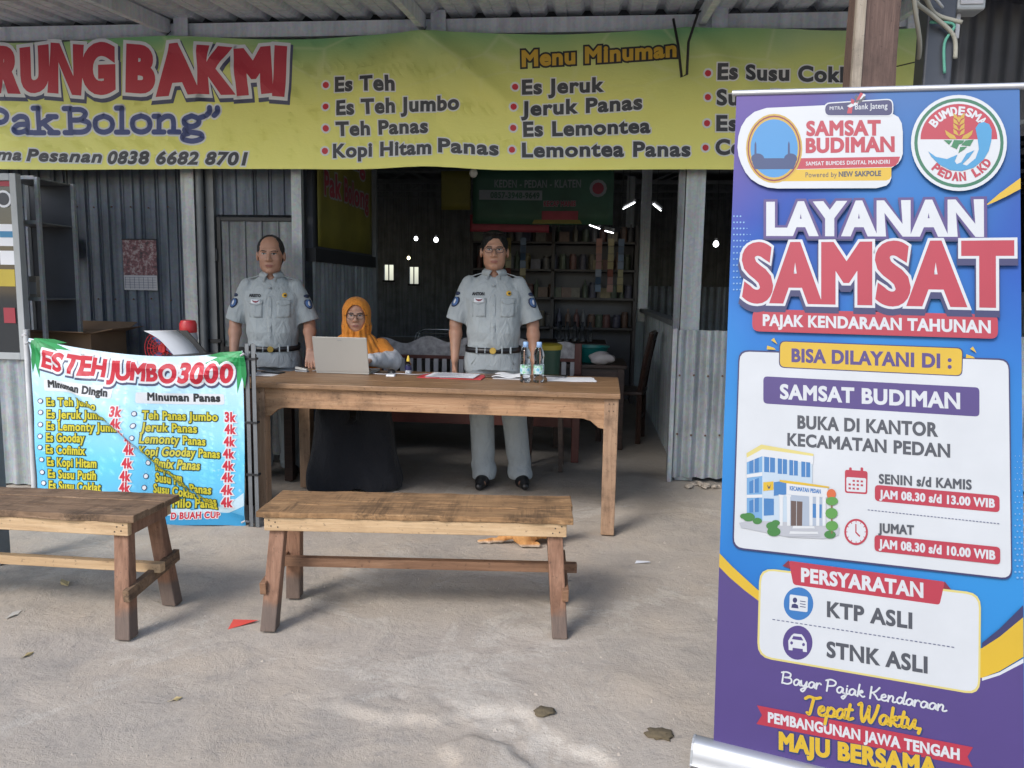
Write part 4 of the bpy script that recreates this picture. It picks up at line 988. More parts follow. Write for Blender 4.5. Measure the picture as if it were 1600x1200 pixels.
# roll-up stand
def rollup_cloth():
    m, t = newmat('rollup_print'); v = t.coords(); sep = t.n.new('ShaderNodeSeparateXYZ'); t.link(v, sep.inputs[0])
    g = t.math('ADD', t.math('MULTIPLY', sep.outputs[2], .5), t.math('MULTIPLY', sep.outputs[0], .12))
    c = t.ramp(g, [(.25, (0.008, 0.10, .33)), (.50, (0.014, 0.16, .40)), (.66, (.010, .11, .36)), (.80, (0.006, 0.05, .28)), (.93, (.015, .045, .23)), (1.0, (.045, .03, .14))])
    n = t.noise(t.coords((1, 1, .5), rot=(0, .7, 0)), 2.2, 2); c = t.mix(t.ramp(n, [(.4, (0, 0, 0)), (.62, (.45,) * 3)]), c, (.02, .20, .45))
    cor = t.ramp(t.math('SUBTRACT', sep.outputs[2], sep.outputs[0]), [(.93, (0, 0, 0)), (1.0, (1, 1, 1))])
    cor = t.ramp(t.math('MULTIPLY', t.math('SUBTRACT', sep.outputs[2], t.math('MULTIPLY', sep.outputs[0], 1.2)), .55), [(.80, (0, 0, 0)), (.98, (1, 1, 1))]); c = t.mix(t.math('MULTIPLY', cor, .8), c, (.085, .05, .21))
    t.link(c, t.b.inputs['Base Color']); t.b.inputs['Roughness'].default_value = .5; t.b.inputs['Specular IOR Level'].default_value = .3
rollup_cloth()
RB = thing('rollup_banner', 'tall blue and purple roll-up service banner on an aluminium base', 'banner', (.352, 2.162, 0), R(-18.13))
RLEAN = R(7.0)
def rsurf(s, t, h):
    bow = .008 * np.sin(math.pi * t / 1.97) + .0002 * np.sin(s * 9 + t * 3)
    h = h + bow
    return (s, t * math.sin(RLEAN) - h * math.cos(RLEAN), t * math.cos(RLEAN) + h * math.sin(RLEAN))
F = Flat(); pts = [(.048, .05), (.43, .05), (.820, .05), (.784, .60), (.737, 1.27), (.6935, 1.925), (.34, 1.947), (-.014, 1.969), (.016, 1.0)]
F.add(pts, fill_poly(pts), 0, 0); F.build('banner_sheet', rsurf, ['rollup_print'], RB, .05, True)
BAN['R'] = dict(surf=rsurf, parent=RB, grid=.05, lay=.0004, tl=.0002, step=2e-4, open={})
m, nt = newmat('aluminium'); nt.b.inputs['Base Color'].default_value = (.45, .46, .48, 1); nt.b.inputs['Metallic'].default_value = .6; nt.b.inputs['Roughness'].default_value = .45
prof = [(x * .92, z * .88) for x, z in ((-.044, .006), (-.047, .014), (-.044, .018), (-.043, .040), (-.038, .062), (-.027, .080), (-.012, .088), (.006, .089), (.026, .080), (.042, .055), (.045, .012), (.04, .004), (-.04, .003))]
b = MB(); b.prism(prof, -.004, .872, axis=0); b.build('base_housing', 'aluminium', RB, smooth=True, angle=50)
plain('grey_plastic', (.30, .31, .32), .4)
for x in (-.010, .872):
    b = MB(); b.prism([(a * 1.04, c * 1.02) for a, c in prof], x, x + .006, axis=0); b.build('end_cap', 'grey_plastic', RB)
for x in (.12, .74): MB().box((x - .03, -.16, .001), (x + .03, .16, .0035)).build('foot', 'aluminium', RB)
a0, a1 = np.array(rsurf(-.026, 1.974, 0)), np.array(rsurf(.735, 1.928, 0))
MB().tube([a0, a1], .0085, 10).build('top_rod', 'aluminium', RB, smooth=True, angle=50)
MB().tube([(.40, .02, .09), (.36, .268, 1.94)], .008, 8).build('support_pole', 'aluminium', RB)

def hanging(name, label, x0, x1, y, z0, z1, mat, sag=.02):
    b = MB(); b.sheet(lambda x, z: (x, y + sag * math.sin(x * 5 + z * 2), z), np.linspace(x0, x1, 24), np.linspace(z0, z1, 6)); t = thing(name, label, 'banner')
    b.build('banner_cloth', mat, t, smooth=True, solid=.001); return t
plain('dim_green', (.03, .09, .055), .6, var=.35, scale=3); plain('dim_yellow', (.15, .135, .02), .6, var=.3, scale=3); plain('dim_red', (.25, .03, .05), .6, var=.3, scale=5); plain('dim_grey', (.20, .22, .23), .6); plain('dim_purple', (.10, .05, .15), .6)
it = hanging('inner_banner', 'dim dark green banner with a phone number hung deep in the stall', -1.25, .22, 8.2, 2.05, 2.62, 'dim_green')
def isurf(x, z, h): return (x, 8.2 + .02 * np.sin(x * 5 + z * 2) - .004 - h, z)
ST['inner'] = ('font', 'dim_grey', .03, [], {}); ST['innerk'] = ('font', 'dim_green', .05, [], {}); ST['innerr'] = ('font', 'dim_red', .05, [('dim_grey', .08, (0, 0))], {})
PC.update(igrey='dim_grey', ired='dim_red', iyel='dim_yellow')
BAN['I'] = dict(surf=isurf, parent=it, grid=.06, lay=.0005, tl=.002, step=.001, open={})
begin('I')
T('KEDEN - PEDAN - KLATEN', (-1.02, 2.43), (.90, 0), (0, .075), 'inner')
G('number_plate', [(-1.18, 2.30), (-.52, 2.30), (-.52, 2.40), (-1.18, 2.40)], 'igrey'); T('0857-3948-9649', (-1.06, 2.32), (.51, 0), (0, .058), 'innerk')
T('KECAP MANIS', (-.50, 2.24), (.33, 0), (0, .05), 'innerr'); G('red_strip', [(-.52, 2.10), (-.14, 2.10), (-.14, 2.19), (-.52, 2.19)], 'ired'); G('yellow_strip', [(-.62, 2.06), (-.1, 2.06), (-.12, 2.10), (-.60, 2.10)], 'iyel')
G('round_badge', [(.06 + .09 * math.cos(a * .5236), 2.42 + .09 * math.sin(a * .5236)) for a in range(12)], 'igrey'); G('round_badge_red', [(.06 + .06 * math.cos(a * .5236), 2.42 + .06 * math.sin(a * .5236)) for a in range(12)], 'ired')
finish()
hanging('inner_banner', 'dim yellow banner hung above the pale text of the inner green banner', -1.6, -1.28, 8.25, 2.20, 2.60, 'dim_yellow')
hanging('inner_banner', 'dim red and grey price sheet under the inner green banner', -1.30, -.45, 8.35, 1.98, 2.16, 'dim_red')
b = MB(); b.sheet(lambda y, z: (-2.105 + .01 * math.sin(y * 9), y, z), np.linspace(5.85, 7.38, 14), np.linspace(1.68, 3.0, 6)); t = thing('wall_banner', 'dim yellow cloth banner with faded red words on the inner side wall', 'banner'); b.build('banner_cloth', 'dim_yellow', t, smooth=True, solid=.001)
BAN['W'] = dict(surf=lambda y, z, h: (-2.105 + .01 * np.sin(y * 9) + .003 + h, y, z), parent=t, grid=None, lay=0.0, tl=.001, step=.001, open={})
begin('W'); T('Warung', (6.1, 2.42), (1.0, 0), (0, .20), 'innerr'); T('Pak Bolong', (6.05, 2.10), (1.15, 0), (0, .18), 'innerr')
# ---- printed artwork, in metres on each banner
begin('Y')
T('WARUNG',(-5.03,2.767),(1.606,-.014),(.02,.286),'head')
T('BAKMI',(-3.321,2.752),(1.159,-.018),(.01,.279),'head')
T('“Pak',(-4.609,2.453),(.719,-.003),(.013,.182),'serif')
T('Bolong”',(-3.845,2.45),(1.188,.001),(.009,.179),'serif')
T('Terima',(-4.684,2.273),(.475,-.01),(.006,.074),'ital')
T('Pesanan',(-4.159,2.259),(.591,-.014),(.004,.078),'ital')
T('0838 6682 8701',(-3.514,2.236),(1.037,-.004),(.003,.081),'ital')
T('Es Teh',(-1.814,2.735),(.422,.001),(.001,.091),'item')
T('Es Teh Jumbo',(-1.802,2.575),(.862,.033),(.001,.09),'item')
T('Teh Panas',(-1.813,2.435),(.653,.019),(0,.087),'item')
T('Kopi Hitam',(-1.838,2.285),(.701,.026),(.001,.088),'item')
T('Panas',(-1.078,2.324),(.419,-.026),(-.001,.087),'item')
T('Es Jeruk',(-.492,2.703),(.545,.016),(-.002,.088),'item')
T('Jeruk Panas',(-.494,2.559),(.809,.041),(-.002,.089),'item')
T('Es Lemontea',(-.478,2.422),(.854,.023),(-.003,.089),'item')
T('Lemontea Panas',(-.484,2.285),(1.136,.008),(-.003,.089),'item')
T('Es Susu Coklat',(.815,2.787),(.94,-.025),(-.005,.089),'item')
T('Susu P',(.819,2.626),(.421,-.003),(-.005,.091),'item')
T('Es',(.827,2.46),(.13,0),(-.005,.092),'item')
T('Co',(.83,2.305),(.169,0),(-.005,.092),'item')
T('Menu Minuman',(-.495,2.884),(1.022,.05),(-.003,.095),'gold')
G('bullet',[(-1.864,2.779),(-1.867,2.79),(-1.875,2.798),(-1.887,2.801),(-1.898,2.798),(-1.907,2.79),(-1.91,2.779),(-1.907,2.768),(-1.899,2.76),(-1.887,2.757),(-1.876,2.76),(-1.867,2.768)],'bullet')
G('bullet',[(-1.866,2.631),(-1.869,2.642),(-1.877,2.65),(-1.889,2.653),(-1.9,2.651),(-1.909,2.643),(-1.912,2.632),(-1.909,2.621),(-1.901,2.613),(-1.889,2.61),(-1.878,2.613),(-1.869,2.621)],'bullet')
G('bullet',[(-1.868,2.483),(-1.871,2.494),(-1.879,2.502),(-1.891,2.505),(-1.903,2.502),(-1.911,2.494),(-1.914,2.483),(-1.911,2.472),(-1.903,2.464),(-1.891,2.461),(-1.88,2.464),(-1.871,2.472)],'bullet')
G('bullet',[(-1.879,2.329),(-1.882,2.341),(-1.891,2.349),(-1.902,2.352),(-1.914,2.349),(-1.923,2.341),(-1.926,2.33),(-1.923,2.319),(-1.915,2.31),(-1.903,2.307),(-1.891,2.31),(-1.883,2.318)],'bullet')
G('bullet',[(-.524,2.75),(-.527,2.76),(-.535,2.768),(-.546,2.771),(-.557,2.768),(-.565,2.76),(-.568,2.75),(-.564,2.739),(-.556,2.732),(-.545,2.729),(-.534,2.731),(-.526,2.739)],'bullet')
G('bullet',[(-.53,2.614),(-.533,2.625),(-.541,2.633),(-.552,2.636),(-.563,2.633),(-.571,2.625),(-.574,2.614),(-.571,2.604),(-.563,2.596),(-.552,2.593),(-.541,2.596),(-.533,2.604)],'bullet')
G('bullet',[(-.532,2.478),(-.535,2.489),(-.544,2.496),(-.555,2.499),(-.566,2.497),(-.574,2.489),(-.577,2.478),(-.573,2.467),(-.565,2.46),(-.554,2.457),(-.543,2.459),(-.535,2.467)],'bullet')
G('bullet',[(-.539,2.332),(-.542,2.343),(-.55,2.351),(-.561,2.354),(-.572,2.351),(-.58,2.343),(-.583,2.332),(-.58,2.321),(-.572,2.314),(-.56,2.311),(-.549,2.314),(-.541,2.321)],'bullet')
G('bullet',[(.767,2.824),(.764,2.835),(.756,2.842),(.745,2.845),(.735,2.843),(.728,2.835),(.725,2.825),(.729,2.815),(.737,2.807),(.747,2.804),(.758,2.807),(.765,2.814)],'bullet')
G('bullet',[(.775,2.672),(.771,2.682),(.763,2.69),(.753,2.693),(.742,2.69),(.735,2.683),(.733,2.672),(.736,2.662),(.744,2.654),(.755,2.652),(.765,2.654),(.772,2.662)],'bullet')
G('bullet',[(.778,2.506),(.775,2.517),(.767,2.524),(.756,2.527),(.746,2.524),(.738,2.517),(.736,2.506),(.739,2.496),(.747,2.488),(.758,2.485),(.769,2.488),(.776,2.496)],'bullet')
G('bullet',[(.777,2.347),(.774,2.358),(.766,2.365),(.755,2.368),(.745,2.366),(.737,2.358),(.735,2.347),(.738,2.337),(.746,2.329),(.757,2.326),(.767,2.329),(.775,2.337)],'bullet')
finish()
begin('M')
G('palm_leaf',[(-3.149,1.033),(-3.029,1.022),(-2.946,1.032),(-3.024,1.051),(-3.146,1.055)],'palm0')
G('palm_leaf',[(-3.152,1.033),(-3.02,.996),(-2.926,.988),(-3.009,1.024),(-3.144,1.054)],'palm1')
G('palm_leaf',[(-3.154,1.034),(-3.05,.981),(-2.972,.961),(-3.034,1.007),(-3.142,1.053)],'palm0')
G('palm_leaf',[(-3.156,1.035),(-3.052,.953),(-2.971,.912),(-3.031,.977),(-3.14,1.052)],'palm1')
G('palm_leaf',[(-3.157,1.036),(-3.085,.949),(-3.023,.902),(-3.061,.969),(-3.138,1.051)],'palm0')
G('palm_leaf',[(-3.158,1.038),(-3.098,.923),(-3.042,.855),(-3.07,.938),(-3.137,1.049)],'palm1')
G('palm_leaf',[(-3.159,1.04),(-3.13,.931),(-3.093,.864),(-3.1,.941),(-3.136,1.047)],'palm0')
G('palm_leaf',[(-3.16,1.042),(-3.152,.91),(-3.129,.825),(-3.121,.915),(-3.136,1.045)],'palm1')
G('palm_leaf',[(-3.159,1.044),(-3.177,.929),(-3.171,.852),(-3.146,.928),(-3.136,1.043)],'palm0')
G('palm_leaf',[(-1.907,1.011),(-2.032,1.001),(-2.115,.978),(-2.031,.972),(-1.906,.99)],'palm0')
G('palm_leaf',[(-1.909,1.011),(-2.049,.973),(-2.138,.931),(-2.042,.945),(-1.904,.99)],'palm1')
G('palm_leaf',[(-1.911,1.01),(-2.026,.955),(-2.096,.904),(-2.013,.93),(-1.902,.991)],'palm0')
G('palm_leaf',[(-1.913,1.009),(-2.031,.924),(-2.099,.853),(-2.013,.901),(-1.9,.992)],'palm1')
G('palm_leaf',[(-1.915,1.007),(-2.002,.916),(-2.048,.844),(-1.98,.898),(-1.898,.993)],'palm0')
G('palm_leaf',[(-1.916,1.005),(-1.994,.886),(-2.032,.797),(-1.969,.872),(-1.897,.995)],'palm1')
G('palm_leaf',[(-1.917,1.003),(-1.965,.889),(-1.98,.808),(-1.937,.881),(-1.896,.997)],'palm0')
G('palm_leaf',[(-1.917,1.001),(-1.945,.865),(-1.946,.771),(-1.916,.861),(-1.896,.999)],'palm1')
G('palm_leaf',[(-1.918,.999),(-1.918,.879),(-1.901,.799),(-1.888,.881),(-1.895,1.001)],'palm0')
G('wave_print',[(-3.206,.027),(-3.134,.015),(-3.061,.025),(-2.988,.047),(-2.915,.054),(-2.845,.04),(-2.774,.031),(-2.702,.045),(-2.63,.066),(-2.559,.068),(-2.489,.053),(-2.419,.048),(-2.349,.064),(-2.278,.083),(-2.209,.081),(-2.14,.066),(-2.071,.065),(-2.001,.083),(-1.933,.062),(-1.931,-.002),(-3.21,-.036)],'wave')
G('wave_print',[(-2.477,.06),(-2.398,.102),(-2.34,.078),(-2.281,.099),(-2.244,.074),(-2.166,.089),(-2.069,.116),(-1.991,.15),(-1.929,.198),(-1.927,.123),(-2.013,.081),(-2.128,.065),(-2.245,.048),(-2.392,.041)],'wavelight')
T('ES',(-3.106,.894),(.127,-.026),(.006,.092),'jhead')
T('TEH',(-2.963,.868),(.243,-.023),(.006,.096),'jhead')
T('JUMBO',(-2.704,.838),(.412,-.014),(.004,.096),'jhead')
T('3000',(-2.276,.828),(.309,.005),(.004,.102),'jhead')
G('caption_strip',[(-3.104,.805),(-3.103,.811),(-3.1,.816),(-3.094,.818),(-3.088,.819),(-2.691,.792),(-2.685,.791),(-2.68,.788),(-2.677,.783),(-2.677,.776),(-2.679,.736),(-2.68,.729),(-2.683,.725),(-2.688,.722),(-2.695,.722),(-3.092,.748),(-3.099,.749),(-3.104,.752),(-3.106,.757),(-3.107,.764)],'pale')
G('caption_strip',[(-2.543,.747),(-2.542,.754),(-2.539,.758),(-2.534,.761),(-2.527,.762),(-2.037,.766),(-2.03,.765),(-2.026,.763),(-2.023,.758),(-2.022,.752),(-2.023,.719),(-2.024,.713),(-2.027,.708),(-2.032,.705),(-2.039,.704),(-2.53,.699),(-2.537,.7),(-2.541,.703),(-2.544,.708),(-2.545,.714)],'pale')
T('Minuman Dingin',(-3.079,.772),(.373,-.037),(.002,.041),'cap')
T('Minuman Panas',(-2.468,.72),(.419,.002),(.001,.041),'cap')
T('Es Teh Jumbo',(-3.101,.66),(.333,-.005),(.002,.046),'list')
T('Es Jeruk Jumbo',(-3.106,.588),(.388,-.009),(.003,.047),'list')
T('Es Lemonty Jumbo',(-3.11,.52),(.459,-.014),(.002,.047),'list')
T('Es Gooday',(-3.114,.452),(.229,-.003),(.002,.048),'list')
T('Es Cofimix',(-3.119,.384),(.234,-.007),(.002,.047),'list')
T('Es Kopi Hitam',(-3.119,.311),(.301,-.007),(.003,.048),'list')
T('Es Susu Putih',(-3.12,.239),(.298,-.003),(.003,.047),'list')
T('Es Susu Coklat',(-3.12,.17),(.326,-.002),(.003,.048),'list')
T('Teh Panas Jumbo',(-2.503,.612),(.435,0),(.002,.046),'list')
T('Jeruk Panas',(-2.502,.545),(.314,-.004),(.002,.046),'list')
T('Lemonty Panas',(-2.501,.482),(.36,-.013),(.001,.046),'list')
T('Kopi Gooday Panas',(-2.5,.415),(.44,-.017),(.002,.046),'list')
T('Cofimix Panas',(-2.48,.355),(.307,-.025),(.002,.047),'list')
T('Kopi Hitam',(-2.455,.296),(.195,-.033),(.002,.047),'list')
T('Susu Putih Panas',(-2.458,.232),(.353,-.038),(.002,.047),'list')
T('Susu Coklat Panas',(-2.469,.171),(.389,-.044),(.002,.047),'list')
T('Es Milo Panas',(-2.429,.089),(.344,.004),(.002,.048),'list')
T('3k',(-2.68,.625),(.058,0),(.002,.052),'price')
T('4k',(-2.676,.558),(.058,0),(.003,.052),'price')
T('4k',(-2.668,.491),(.059,0),(.002,.052),'price')
T('4k',(-2.639,.439),(.058,.001),(.002,.052),'price')
T('4k',(-2.65,.379),(.059,0),(.003,.053),'price')
T('4k',(-2.661,.303),(.058,0),(.003,.053),'price')
T('4k',(-2.673,.23),(.059,.001),(.002,.053),'price')
T('4k',(-2.676,.166),(.059,0),(.002,.054),'price')
T('3k',(-2.023,.609),(.057,0),(.002,.052),'price')
T('4k',(-2.025,.539),(.057,.001),(.001,.051),'price')
T('4k',(-2.031,.469),(.057,0),(.002,.052),'price')
T('4k',(-2.037,.399),(.057,0),(.001,.051),'price')
T('4k',(-2.043,.328),(.057,0),(.002,.052),'price')
T('4k',(-2.049,.26),(.057,.001),(.002,.052),'price')
T('4k',(-2.051,.189),(.057,0),(.002,.052),'price')
T('4k',(-2.05,.117),(.058,.001),(.001,.053),'price')
T('D BUAH CUP',(-2.362,.023),(.283,.014),(.002,.035),'redcap')
G('bullet',[(-3.126,.689),(-3.128,.696),(-3.134,.7),(-3.142,.7),(-3.149,.695),(-3.152,.688),(-3.15,.681),(-3.144,.677),(-3.136,.677),(-3.129,.682)],'mbullet')
G('bullet',[(-3.131,.621),(-3.133,.628),(-3.139,.632),(-3.147,.632),(-3.153,.628),(-3.156,.62),(-3.154,.613),(-3.148,.609),(-3.14,.61),(-3.134,.614)],'mbullet')
G('bullet',[(-3.135,.55),(-3.137,.557),(-3.143,.561),(-3.151,.561),(-3.158,.556),(-3.161,.549),(-3.159,.542),(-3.153,.538),(-3.145,.538),(-3.138,.542)],'mbullet')
G('bullet',[(-3.14,.482),(-3.142,.489),(-3.148,.493),(-3.156,.493),(-3.162,.488),(-3.165,.481),(-3.163,.474),(-3.157,.469),(-3.149,.47),(-3.143,.474)],'mbullet')
G('bullet',[(-3.144,.417),(-3.146,.424),(-3.152,.428),(-3.16,.428),(-3.166,.423),(-3.169,.416),(-3.167,.409),(-3.161,.405),(-3.153,.405),(-3.147,.41)],'mbullet')
G('bullet',[(-3.14,.345),(-3.142,.352),(-3.148,.356),(-3.156,.356),(-3.163,.351),(-3.166,.344),(-3.164,.337),(-3.158,.333),(-3.15,.333),(-3.143,.338)],'mbullet')
G('bullet',[(-3.145,.268),(-3.147,.275),(-3.153,.28),(-3.161,.279),(-3.168,.275),(-3.171,.267),(-3.169,.26),(-3.163,.256),(-3.155,.256),(-3.148,.261)],'mbullet')
G('bullet',[(-3.141,.203),(-3.143,.21),(-3.149,.215),(-3.157,.214),(-3.164,.21),(-3.167,.202),(-3.165,.195),(-3.159,.191),(-3.151,.191),(-3.144,.196)],'mbullet')
G('bullet',[(-2.536,.64),(-2.538,.647),(-2.544,.651),(-2.551,.651),(-2.558,.647),(-2.561,.64),(-2.558,.633),(-2.552,.629),(-2.545,.629),(-2.538,.633)],'mbullet')
G('bullet',[(-2.535,.574),(-2.537,.581),(-2.543,.585),(-2.551,.584),(-2.557,.58),(-2.56,.573),(-2.558,.566),(-2.552,.562),(-2.544,.562),(-2.538,.567)],'mbullet')
G('bullet',[(-2.534,.507),(-2.536,.514),(-2.542,.518),(-2.55,.518),(-2.556,.513),(-2.559,.506),(-2.557,.499),(-2.551,.495),(-2.543,.495),(-2.537,.5)],'mbullet')
G('bullet',[(-2.526,.44),(-2.528,.447),(-2.534,.451),(-2.541,.451),(-2.548,.446),(-2.551,.439),(-2.548,.432),(-2.542,.428),(-2.535,.428),(-2.528,.433)],'mbullet')
G('bullet',[(-2.488,.336),(-2.49,.343),(-2.496,.347),(-2.503,.347),(-2.51,.342),(-2.513,.335),(-2.511,.328),(-2.504,.324),(-2.497,.324),(-2.49,.329)],'mbullet')
G('bullet',[(-2.503,.26),(-2.505,.267),(-2.511,.271),(-2.519,.271),(-2.525,.266),(-2.528,.259),(-2.526,.252),(-2.52,.248),(-2.512,.248),(-2.505,.253)],'mbullet')
G('bullet',[(-2.513,.195),(-2.515,.202),(-2.522,.207),(-2.529,.206),(-2.536,.202),(-2.538,.194),(-2.536,.187),(-2.53,.183),(-2.523,.183),(-2.516,.188)],'mbullet')
finish()
begin('R')
D([(.003,1.6113),(.0123,1.6111),(.0216,1.6109)],0.0026)
D([(.0042,1.5933),(.0135,1.5932),(.0228,1.593),(.0321,1.5928)],0.0026)
D([(.0054,1.5754),(.0147,1.5752),(.024,1.5751),(.0333,1.5749)],0.0026)
D([(.0425,1.5748)],0.0015)
D([(.0066,1.5574),(.0159,1.5573),(.0252,1.5572),(.0345,1.5571)],0.0026)
D([(.0437,1.557),(.0529,1.5568)],0.0015)
D([(.0078,1.5395),(.0171,1.5394),(.0264,1.5393),(.0356,1.5392)],0.0026)
D([(.0449,1.5391),(.0541,1.539),(.0632,1.539)],0.0015)
D([(.009,1.5216),(.0183,1.5215),(.0276,1.5214),(.0368,1.5214)],0.0026)
D([(.046,1.5213),(.0552,1.5213),(.0644,1.5212),(.0735,1.5211)],0.0015)
D([(.0102,1.5036),(.0195,1.5036),(.0288,1.5036),(.038,1.5035)],0.0026)
D([(.0472,1.5035),(.0564,1.5035),(.0656,1.5034),(.0747,1.5034),(.0838,1.5034)],0.0015)
D([(.0114,1.4857),(.0207,1.4857),(.03,1.4857),(.0392,1.4857)],0.0026)
D([(.0484,1.4857),(.0576,1.4857),(.0668,1.4857),(.0759,1.4857)],0.0015)
D([(.0126,1.4678),(.0219,1.4678),(.0311,1.4678),(.0404,1.4678)],0.0026)
D([(.0496,1.4679),(.0588,1.4679),(.0679,1.4679)],0.0015)
D([(.0138,1.4498),(.0231,1.4499),(.0323,1.45),(.0416,1.45)],0.0026)
D([(.0508,1.4501),(.06,1.4501)],0.0015)
D([(.015,1.4319),(.0243,1.432),(.0335,1.4321),(.0428,1.4322)],0.0026)
D([(.052,1.4323)],0.0015)
D([(.0162,1.414),(.0254,1.4141),(.0347,1.4142),(.0439,1.4144)],0.0026)
D([(.0173,1.3961),(.0266,1.3962),(.0359,1.3964)],0.0026)
D([(.7408,.9834),(.7499,.9843),(.7589,.9852),(.768,.9862)],0.0013)
D([(.7462,.9692),(.7553,.9701),(.7644,.9711),(.7734,.972)],0.0014)
D([(.7426,.954),(.7517,.955),(.7608,.956),(.7698,.957)],0.0014)
D([(.7481,.9398),(.7571,.9408),(.7662,.9419),(.7752,.9429)],0.0015)
D([(.7444,.9246),(.7535,.9257),(.7626,.9267),(.7716,.9278)],0.0016)
D([(.7499,.9105),(.759,.9116),(.768,.9126),(.777,.9137)],0.0016)
D([(.7462,.8953),(.7553,.8964),(.7644,.8975),(.7734,.8986)],0.0017)
D([(.7517,.8812),(.7608,.8823),(.7698,.8834),(.7788,.8845)],0.0018)
D([(.7481,.866),(.7571,.8671),(.7662,.8683),(.7752,.8694)],0.0018)
D([(.7535,.8519),(.7626,.8531),(.7716,.8542),(.7806,.8554)],0.0019)
D([(.7499,.8366),(.759,.8379),(.768,.8391),(.777,.8402)],0.0019)
D([(.7553,.8226),(.7644,.8238),(.7734,.8251),(.7824,.8263)],0.002)
D([(.7517,.8073),(.7608,.8086),(.7698,.8098),(.7788,.8111)],0.0021)
D([(.7572,.7933),(.7662,.7946),(.7752,.7959),(.7842,.7972)],0.0021)
D([(.7535,.778),(.7626,.7793),(.7716,.7807),(.7806,.782)],0.0022)
D([(.759,.7641),(.768,.7654),(.7771,.7667),(.786,.7681)],0.0023)
D([(.7553,.7487),(.7644,.7501),(.7734,.7515),(.7825,.7528)],0.0023)
D([(.7608,.7348),(.7698,.7362),(.7789,.7376),(.7878,.739)],0.0024)
D([(.7572,.7195),(.7662,.7209),(.7753,.7223),(.7843,.7237)],0.0025)
D([(.7626,.7056),(.7717,.707),(.7807,.7084),(.7896,.7099)],0.0025)
D([(.759,.6902),(.768,.6917),(.7771,.6931),(.7861,.6946)],0.0026)
D([(.7644,.6763),(.7735,.6778),(.7825,.6793),(.7914,.6808)],0.0027)
G('lower_field',[(.0303,.5864),(.0635,.5588),(.1065,.5297),(.1544,.5019),(.2475,.4536),(.3583,.4169),(.4893,.3926),(.6124,.3966),(.7039,.4067),(.7416,.4299),(.7905,.4655),(.8166,.0802),(.7733,.0676),(.0485,.0586)],'purple')
G('yellow_swoosh',[(.0289,.6258),(.0672,.593),(.1405,.5385),(.2339,.4925),(.3561,.4512),(.487,.4288),(.6093,.4456),(.6992,.4831),(.736,.5201),(.7828,.5787),(.7896,.4794),(.7415,.4326),(.7039,.4067),(.6124,.3966),(.4893,.3926),(.3583,.4169),(.2475,.4536),(.1544,.5019),(.1065,.5297),(.0635,.5588),(.0303,.5864)],'yellow')
G('swoosh_edge',[(.6992,.4831),(.736,.5201),(.7828,.5787),(.7808,.6093),(.7347,.5413),(.6983,.4965)],'navy2')
G('swoosh_edge',[(.7039,.4067),(.7416,.4299),(.7899,.4753),(.7906,.464),(.7421,.422),(.7044,.3992)],'palewhite')
G('card_border',[(.1437,.5601),(.1455,.5785),(.1524,.5919),(.1645,.6002),(.1815,.6035),(.6556,.6222),(.67,.6204),(.6805,.6137),(.6872,.6022),(.6901,.5859),(.7006,.3983),(.6995,.3819),(.6941,.37),(.6844,.3627),(.6704,.36),(.1914,.3464),(.1742,.3485),(.1617,.3559),(.1538,.3688),(.1506,.387)],'cream')
G('requirements_card',[(.1491,.5598),(.1506,.5761),(.1567,.5879),(.1674,.5953),(.1825,.5981),(.655,.6162),(.6677,.6146),(.6771,.6087),(.683,.5985),(.6856,.584),(.6958,.3995),(.6948,.3849),(.6901,.3744),(.6815,.3679),(.6691,.3654),(.1922,.3521),(.177,.354),(.1659,.3606),(.1589,.372),(.156,.3881)],'white')
G('ribbon_fold',[(.2034,.6165),(.219,.635),(.2317,.6104)],'darkred')
G('ribbon_fold',[(.6042,.6403),(.6208,.6211),(.6006,.6204)],'darkred')
G('ribbon',[(.221,.626),(.2207,.6294),(.2215,.6319),(.2235,.6334),(.2268,.6339),(.5985,.6392),(.6014,.6388),(.6033,.6374),(.6042,.635),(.6042,.6316),(.5981,.5845),(.5973,.5811),(.5957,.5786),(.5934,.5771),(.5904,.5766),(.2432,.5686),(.2398,.5691),(.237,.5705),(.235,.5729),(.2336,.5763)],'red')
T('PERSYARATAN',(.2573,.5816),(.299,.0084),(-.0023,.0362),'wbold')
G('icon_disc',[(.2911,.5246),(.2898,.5334),(.2871,.5416),(.283,.5489),(.2778,.555),(.2716,.5597),(.2647,.5628),(.2573,.5642),(.2497,.5638),(.2422,.5616),(.2351,.5577),(.2286,.5523),(.2231,.5455),(.2187,.5377),(.2156,.529),(.2139,.5199),(.2138,.5108),(.2151,.5018),(.2179,.4936),(.2221,.4862),(.2274,.4801),(.2337,.4755),(.2407,.4724),(.2481,.4712),(.2557,.4717),(.2632,.474),(.2703,.478),(.2766,.4835),(.2821,.4902),(.2864,.4981),(.2894,.5066),(.291,.5156)],'iconblue')
G('icon_disc',[(.296,.4161),(.2947,.4252),(.292,.4337),(.2879,.4412),(.2827,.4474),(.2765,.4522),(.2695,.4554),(.2621,.4567),(.2546,.4562),(.2471,.4538),(.24,.4497),(.2335,.444),(.228,.4369),(.2236,.4286),(.2205,.4196),(.2189,.4102),(.2188,.4006),(.2201,.3914),(.223,.3829),(.2271,.3753),(.2325,.369),(.2388,.3643),(.2458,.3613),(.2532,.36),(.2608,.3607),(.2683,.3632),(.2753,.3674),(.2816,.3732),(.2871,.3803),(.2913,.3884),(.2943,.3974),(.2959,.4067)],'iconpurple')
